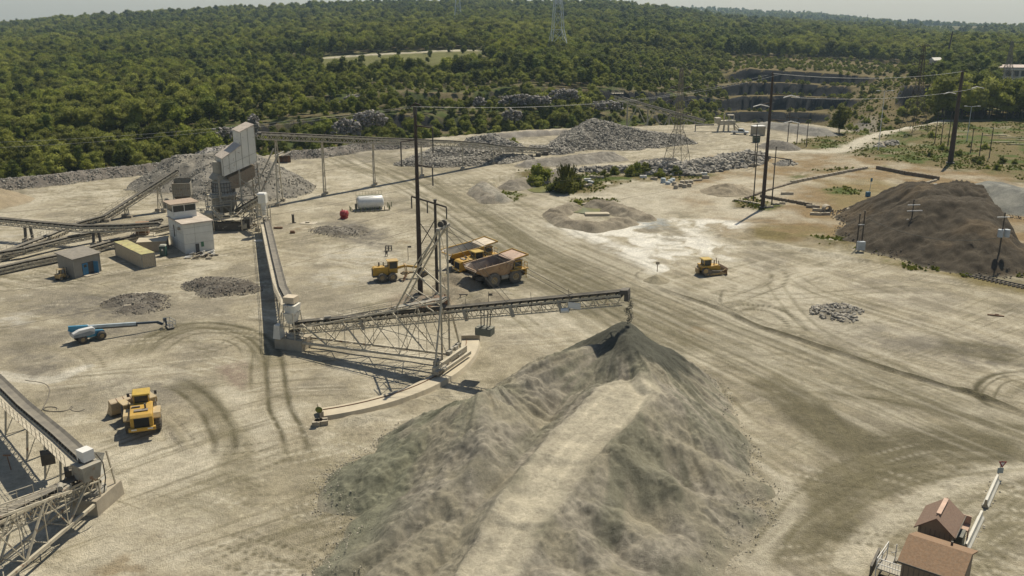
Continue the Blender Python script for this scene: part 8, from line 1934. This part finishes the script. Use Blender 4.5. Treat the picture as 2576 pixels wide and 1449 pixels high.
    b = MB(); b.tube((-2.6, -.4, 2.6), (-2.6, -.4, 3.2), .09, n=8); part('exhaust', b, M_DARK, t)
    b = MB()
    for sy in (-1, 1): b.beam((.3, sy * .85, 3.3), (.5, sy * 1.25, 3.2), .04); b.box((.5, sy * 1.3, 3.05), (.08, .25, .4))
    part('mirror', b, M_DARK, t)
    return t
g = (G(383, 1103) + G(335, 1108)) / 2
lf = G(365, 1096)
wheel_loader('large yellow wheel loader seen from behind in the lower left yard', (lf.x - 1.3, lf.y + 3.4, 0), math.radians(109), 1.15, artic=.42)
g = G(1158, 703); wheel_loader('yellow wheel loader parked between the two haul trucks', (g.x + 3.2, g.y + 4.6, 0), hd - .03, 1.15)
# ---- motor grader
a = G(958, 711); c = G(986, 707); hg = math.atan2(c.y - a.y, c.x - a.x) * .6; 
t = thing('motor_grader', 'yellow motor grader with square cab parked left of the haul trucks', 'motor grader', tuple((a + c) / 2 + Vector((0, 1.1, 0))), hg, None, 1.12)
for x in (-.95, .75):
    for y in (1.05, -1.05): wheel(t, x, y, .72, .42)
for y in (1.0, -1.0): wheel(t, 6.0, y, .68, .4)
b = MB(); b.prism([(-2.3, 1.0), (-2.3, 2.2), (-2.0, 2.35), (.2, 2.35), (.2, 1.0)], (0, -.62, 0), (1, 0, 0), (0, 0, 1), (0, 1.24, 0)); part('engine_hood', b, M_YEL, t, bevel=.05)
b = MB(); b.box((-2.33, 0, 1.6), (.05, 1.0, .9)); part('radiator_grille', b, M_DARK, t)
b = MB(); b.box((-.1, 0, .8), (2.6, 1.2, .4)); b.box((-1.9, 0, .9), (.9, 1.3, .3)); part('tandem_frame', b, M_DARK, t)
b = MB(); b.box((.95, 0, 1.6), (1.4, 1.3, .8)); part('cab_base', b, M_YEL, t)
b = MB(); b.box((.95, 0, 2.55), (1.3, 1.2, 1.15)); part('cab_glass', b, M_GLASS, t)
b = MB()
for x in (.28, 1.62):
    for y in (-.62, .62): b.beam((x, y, 1.9), (x, y, 3.15), .11)
part('cab_pillar', b, M_YEL, t)
b = MB(); b.box((.9, 0, 3.2), (1.75, 1.65, .14)); part('cab_roof', b, mat('grader_roof', (.48, .30, .06), .5, dust=.3), t)
b = MB(); b.tube((-.5, .2, 2.3), (-.5, .2, 3.0), .08, n=8); b.tube((-1.2, .2, 2.3), (-1.2, .2, 3.0), .12, n=8); part('exhaust', b, M_DARK, t)
b = MB(); b.beam((1.6, 0, 1.9), (3.0, 0, 2.15), .32, .35); b.beam((3.0, 0, 2.15), (6.0, 0, 1.55), .3, .32); b.box((6.0, 0, 1.15), (.5, 1.8, .35)); part('front_frame', b, M_YEL, t)
b = MB(); b.beam((2.6, -.5, 1.0), (5.6, 0, .95), .16); b.beam((2.6, .5, 1.0), (5.6, 0, .95), .16); b.lathe((2.9, 0, .85), (0, 0, 1), [(0, .5), (0, .75), (.15, .75), (.15, .5)], 18); b.beam((3.0, -.7, 2.3), (3.1, -.7, .9), .12); b.beam((3.0, .7, 2.3), (3.1, .7, .9), .12); b.box((3, 0, 2.3), (.3, 1.6, .2)); part('drawbar', b, M_YELD, t)
b = MB(); b.prism([(0, .1), (.12, .1), (.05, .45), (.18, .8), (.06, .82), (-.06, .45)], (2.3, -1.7, 0), (1, 0, 0), (0, 0, 1), (1.2, 3.4, 0)); part('moldboard', b, M_RUSTY, t)
# ---- bulldozer
g = G(1790, 694); t = thing('bulldozer', 'yellow tracked bulldozer with canopy cab parked beside the white slurry', 'bulldozer', (g.x - .1, g.y + 1.2, 0), math.radians(14), None, 1.0)
for sy in (-1, 1):
    b = MB(); pf = [(-1.9, .55), (-1.5, .08), (1.5, .08), (2.0, .5), (1.8, .85), (-.2, 1.0), (-1.2, 1.55), (-1.8, 1.45), (-2.1, 1.0)]
    b.prism(pf, (0, sy * 1.15 - .28, 0), (1, 0, 0), (0, 0, 1), (0, .56, 0)); tk_ = part('track', b, mat('track_brown', (.12, .095, .07), .9, var=.4, scale=3, dust=.5), t)
    b = MB()
    for p, q_ in zip(pf, pf[1:] + pf[:1]):
        L = math.dist(p, q_); m = max(1, int(L / .22))
        for i in range(m): x = p[0] + (q_[0] - p[0]) * i / m; z = p[1] + (q_[1] - p[1]) * i / m; b.box((x, sy * 1.15, z), (.07, .62, .09))
    part('track_shoe', b, M_DARK, tk_)
    b = MB(); b.tube((-1.5, sy * 1.45, 1.05), (-1.5, sy * 1.5, 1.05), .42, n=16); b.tube((1.5, sy * 1.45, .5), (1.5, sy * 1.5, .5), .34, n=14)
    for x in (-1, -.4, .2, .8): b.tube((x, sy * 1.44, .3), (x, sy * 1.48, .3), .17, n=10)
    part('track_wheel', b, M_YELD, tk_)
b = MB(); b.prism([(-2.0, .9), (-2.0, 1.75), (-.7, 1.85), (-.4, 1.9), (1.6, 1.75), (1.75, 1.1), (1.7, .6), (-1.2, .6)], (0, -.75, 0), (1, 0, 0), (0, 0, 1), (0, 1.5, 0)); b.box((-.9, 0, 1.75), (2.2, 2.5, .28)); part('body', b, M_YEL, t, bevel=.04)
b = MB(); b.box((1.76, 0, 1.2), (.05, 1.1, .9)); part('radiator_grille', b, M_DARK, t)
b = MB(); b.box((-.85, 0, 2.4), (1.25, 1.3, 1.0)); part('cab_glass', b, M_GLASS, t)
b = MB()
for x in (-1.5, -.2):
    for y in (-.68, .68): b.beam((x, y, 1.85), (x, y, 2.95), .1)
part('cab_pillar', b, M_YEL, t)
b = MB(); b.box((-.9, 0, 3.0), (1.9, 1.9, .12), 0, taper=.9); part('cab_roof', b, MATS['roof_yellow'], t)
b = MB(); b.tube((.3, .3, 1.8), (.3, .3, 2.9), .08, n=8); b.tube((.6, -.3, 1.8), (.6, -.3, 2.7), .1, n=8); b.tube((1.5, .5, 1.5), (1.35, .5, 2.9), .07, n=6); b.tube((1.5, -.5, 1.5), (1.35, -.5, 2.6), .07, n=6); part('exhaust', b, M_RUSTY, t)
b = MB(); b.prism([(2.6, .05), (2.72, .05), (2.6, .5), (2.62, 1.05), (2.8, 1.35), (2.7, 1.38), (2.48, 1.05), (2.46, .5)], (0, -1.75, 0), (1, 0, 0), (0, 0, 1), (0, 3.5, 0)); part('blade', b, mat('blade_brown', (.25, .14, .06), .7, dust=.35, rust=.3), t)
b = MB()
for sy in (-1, 1): b.beam((-.3, sy * 1.55, .45), (2.5, sy * 1.5, .4), .16, .22); b.beam((1.2, sy * 1.5, .5), (2.5, sy * 1.2, 1.1), .12); b.beam((1.2, sy * .6, 1.6), (2.5, sy * .7, .8), .12)
part('push_arm', b, M_YELD, t)
b = MB(); b.box((-2.5, 0, .9), (.3, 1.2, .8)); b.beam((-2.5, 0, 1.2), (-2.7, 0, .2), .12); b.beam((-2.0, 0, 1.2), (-2.5, 0, 1.2), .3); part('ripper', b, M_YELD, t)
# ---- boom lift
a = G(201, 867); c = G(246, 857); hb2 = math.atan2(c.y - a.y, c.x - a.x)
t = thing('boom_lift', 'blue and white telescopic boom lift with its long boom lowered to the right', 'boom lift', tuple((a + c) / 2 + Vector((-.3, 1.2, 0))), hb2)
M_BLUE = mat('lift_blue', (.012, .20, .34), .45, var=.1, dust=.15); M_LW = mat('lift_white', (.60, .60, .58), .45, var=.06, dust=.12); M_LG = mat('lift_grey_side', (.22, .25, .27), .5, dust=.1)
for x in (-1.35, 1.35):
    for y in (1.05, -1.05): wheel(t, x, y, .62, .42, rim=MATS['dusty_rim'], tm=mat('lift_tyre', (.04, .04, .04), .9, dust=.3))
b = MB(); b.box((0, 0, .85), (3.2, 1.5, .45)); b.prism([(.6, .7), (.8, 1.35), (1.9, 1.25), (2.0, .7)], (0, -.75, 0), (1, 0, 0), (0, 0, 1), (0, 1.5, 0)); part('chassis', b, M_BLUE, t, bevel=.04)
b = MB(); b.prism([(-2.6, 1.15), (-2.6, 1.75), (-1.6, 2.15), (.3, 2.2), (.55, 1.9), (.4, 1.4), (-.4, 1.1)], (0, -1.2, 0), (1, 0, 0), (0, 0, 1), (0, .85, 0)); part('turntable_cover', b, M_LW, t, bevel=.1)
b = MB(); b.prism([(-2.55, 1.15), (-2.55, 1.55), (-.2, 1.75), (.3, 1.5), (.2, 1.25), (-.4, 1.1)], (0, -1.24, 0), (1, 0, 0), (0, 0, 1), (0, .04, 0)); part('side_panel', b, M_LG, t)
b = MB(); b.box((-1.1, .8, 1.6), (2.8, .7, .9)); b.box((-1.0, 0, 1.2), (3, 1.5, .4)); part('turntable', b, M_LW, t)
bd = Vector((math.cos(-.20), math.sin(-.20), -.095)).normalized()
def bp_(s): return Vector((-2.7, .35, 2.35)) + bd * s
b = MB(); b.beam(bp_(0), bp_(2.6), .42, .55); b.beam(bp_(0) + Vector((0, 0, -.25)), (-1.6, .3, 1.5), .4, .4); part('boom_base', b, M_BLUE, t)
b = MB(); b.beam(bp_(2.6), bp_(9.2), .36, .42); part('boom_section', b, mat('boom_pale', (.40, .47, .50), .4, dust=.1), t)
b = MB(); b.beam(bp_(2.6) - Vector((0, 0, .33)), bp_(9.4) - Vector((0, 0, .33)), .28, .22); part('hose_tray', b, M_DARK, t)
b = MB(); b.beam(bp_(9.2), bp_(12.2), .26, .3); b.beam(bp_(12.2), bp_(13.0) - Vector((0, 0, .4)), .25, .4); part('boom_tip', b, mat('boom_navy', (.02, .045, .075), .5, dust=.1), t)
bx = bp_(14.0); bx.z = .2
b = MB(); b.box(bx, (1.0, 2.2, .12), -.17); part('basket_floor', b, M_DARK, t)
b = MB()
for x, y in ((-.5, -1.1), (.5, -1.1), (.5, 1.1), (-.5, 1.1), (0, -1.1), (0, 1.1)): b.beam(bx + Vector((x, y, 0)), bx + Vector((x, y, 1.1)), .05)
for z in (.55, 1.1):
    for p, q_ in (((-.5, -1.1), (.5, -1.1)), ((.5, -1.1), (.5, 1.1)), ((.5, 1.1), (-.5, 1.1)), ((-.5, 1.1), (-.5, -1.1))): b.beam(bx + Vector((p[0], p[1], z)), bx + Vector((q_[0], q_[1], z)), .05)
part('basket_rail', b, M_LG, t)
b = MB(); b.box(bx + Vector((-.5, .6, 1.0)), (.25, .5, .5)); b.beam(bx + Vector((-.5, 0, .2)), bx + Vector((-.6, 0, 1.5)), .2); part('control_box', b, MATS['boom_navy'], t)
# ---- small forklift by the grey shed
g = G(157, 703); t = thing('forklift', 'small old yellow forklift against the left wall of the grey shed', 'forklift', tuple(g), 1.2)
for x, y in ((-.7, -.5), (.7, -.5), (-.7, .5), (.7, .5)): wheel(t, x, y, .33, .25)
b = MB(); b.box((-.5, 0, .85), (1.3, 1.0, .7)); b.box((.3, 0, .6), (1.0, 1.0, .3)); part('body', b, M_YELD, t)
b = MB()
for x in (-.7, .5):
    for y in (-.45, .45): b.beam((x, y, .8), (x * .8, y, 2.0), .07)
b.box((-.1, 0, 2.0), (1.3, 1.0, .07)); part('roll_cage', b, M_YELD, t)
b = MB(); b.beam((.95, -.3, .1), (.95, -.3, 2.1), .1); b.beam((.95, .3, .1), (.95, .3, 2.1), .1); b.box((1.5, -.25, .12), (1.1, .1, .05)); b.box((1.5, .25, .12), (1.1, .1, .05)); b.box((.9, 0, 1.2), (.08, .8, .1)); part('mast', b, M_DARK, t)
b = MB(); b.box((-.2, 0, 1.2), (.4, .45, .1)); b.box((-.4, 0, 1.45), (.1, .45, .5)); part('seat', b, M_DARK, t)
# ---- pickup trucks and cars
def pickup(label, loc, rz, s=1.0, group=None):
    t = thing('pickup_truck', label, 'pickup truck', loc, rz, group, s); M_PW = mat('pickup_white', (.62, .64, .64), .35, var=.04, dust=.2)
    for x in (-1.75, 1.75):
        for y in (.85, -.85): wheel(t, x, y, .42, .28, n=14, rim=M_STEEL)
    b = MB(); b.prism([(-2.8, .5), (-2.8, 1.1), (2.6, 1.1), (2.8, .95), (2.8, .5)], (0, -.95, 0), (1, 0, 0), (0, 0, 1), (0, 1.9, 0)); part('body', b, M_PW, t, bevel=.06)
    b = MB(); b.prism([(-.7, 1.1), (-.5, 1.8), (1.0, 1.8), (1.6, 1.1)], (0, -.85, 0), (1, 0, 0), (0, 0, 1), (0, 1.7, 0)); part('cab_glass', b, M_GLASS, t)
    b = MB(); b.box((.25, 0, 1.83), (1.4, 1.5, .06)); part('cab_roof', b, M_PW, t)
    b = MB(); b.box((-1.75, 0, 1.12), (1.8, 1.6, .05)); part('load_bed', b, M_DARK, t)
    for y in (-.7, .7): b = MB(); b.box((2.81, y, .85), (.04, .3, .18)); part('headlight', b, M_WHITE, t)
    return t
g = G(1861, 338); pickup('white pickup truck parked beside the far pit crusher', tuple(g), -.35, 1.15)
pickup('white pickup truck parked on the left in front of the far warehouse', tuple(AY(2500, 204, 625))[:2] + (0.0,), -.1, 1.3, 'vehicles at the warehouse')
pickup('white pickup truck parked on the right in front of the far warehouse', tuple(AY(2530, 206, 622))[:2] + (0.0,), -.2, 1.3, 'vehicles at the warehouse')
# ================================================================== air
def build_haze():
    zl = float(GZ.min()) - 6; zh = 175.0; b = MB(); b.box((0, 3200, (zl + zh) / 2), (2 * 1.62 * 6600, 6900, zh - zl)); 
    m = bpy.data.materials.new('air'); m.use_nodes = True; nt = m.node_tree; nt.nodes.clear()
    o = nt.nodes.new('ShaderNodeOutputMaterial'); v = nt.nodes.new('ShaderNodeVolumePrincipled')
    v.inputs['Color'].default_value = (.62, .84, 1.0, 1); v.inputs['Density'].default_value = HAZE; v.inputs['Anisotropy'].default_value = .2
    nt.links.new(v.outputs[0], o.inputs['Volume'])
    h = bpy.data.objects.new('haze', b.mesh('haze', m)); COL.objects.link(h); h['kind'] = 'stuff'
HAZE = .00008
build_haze()
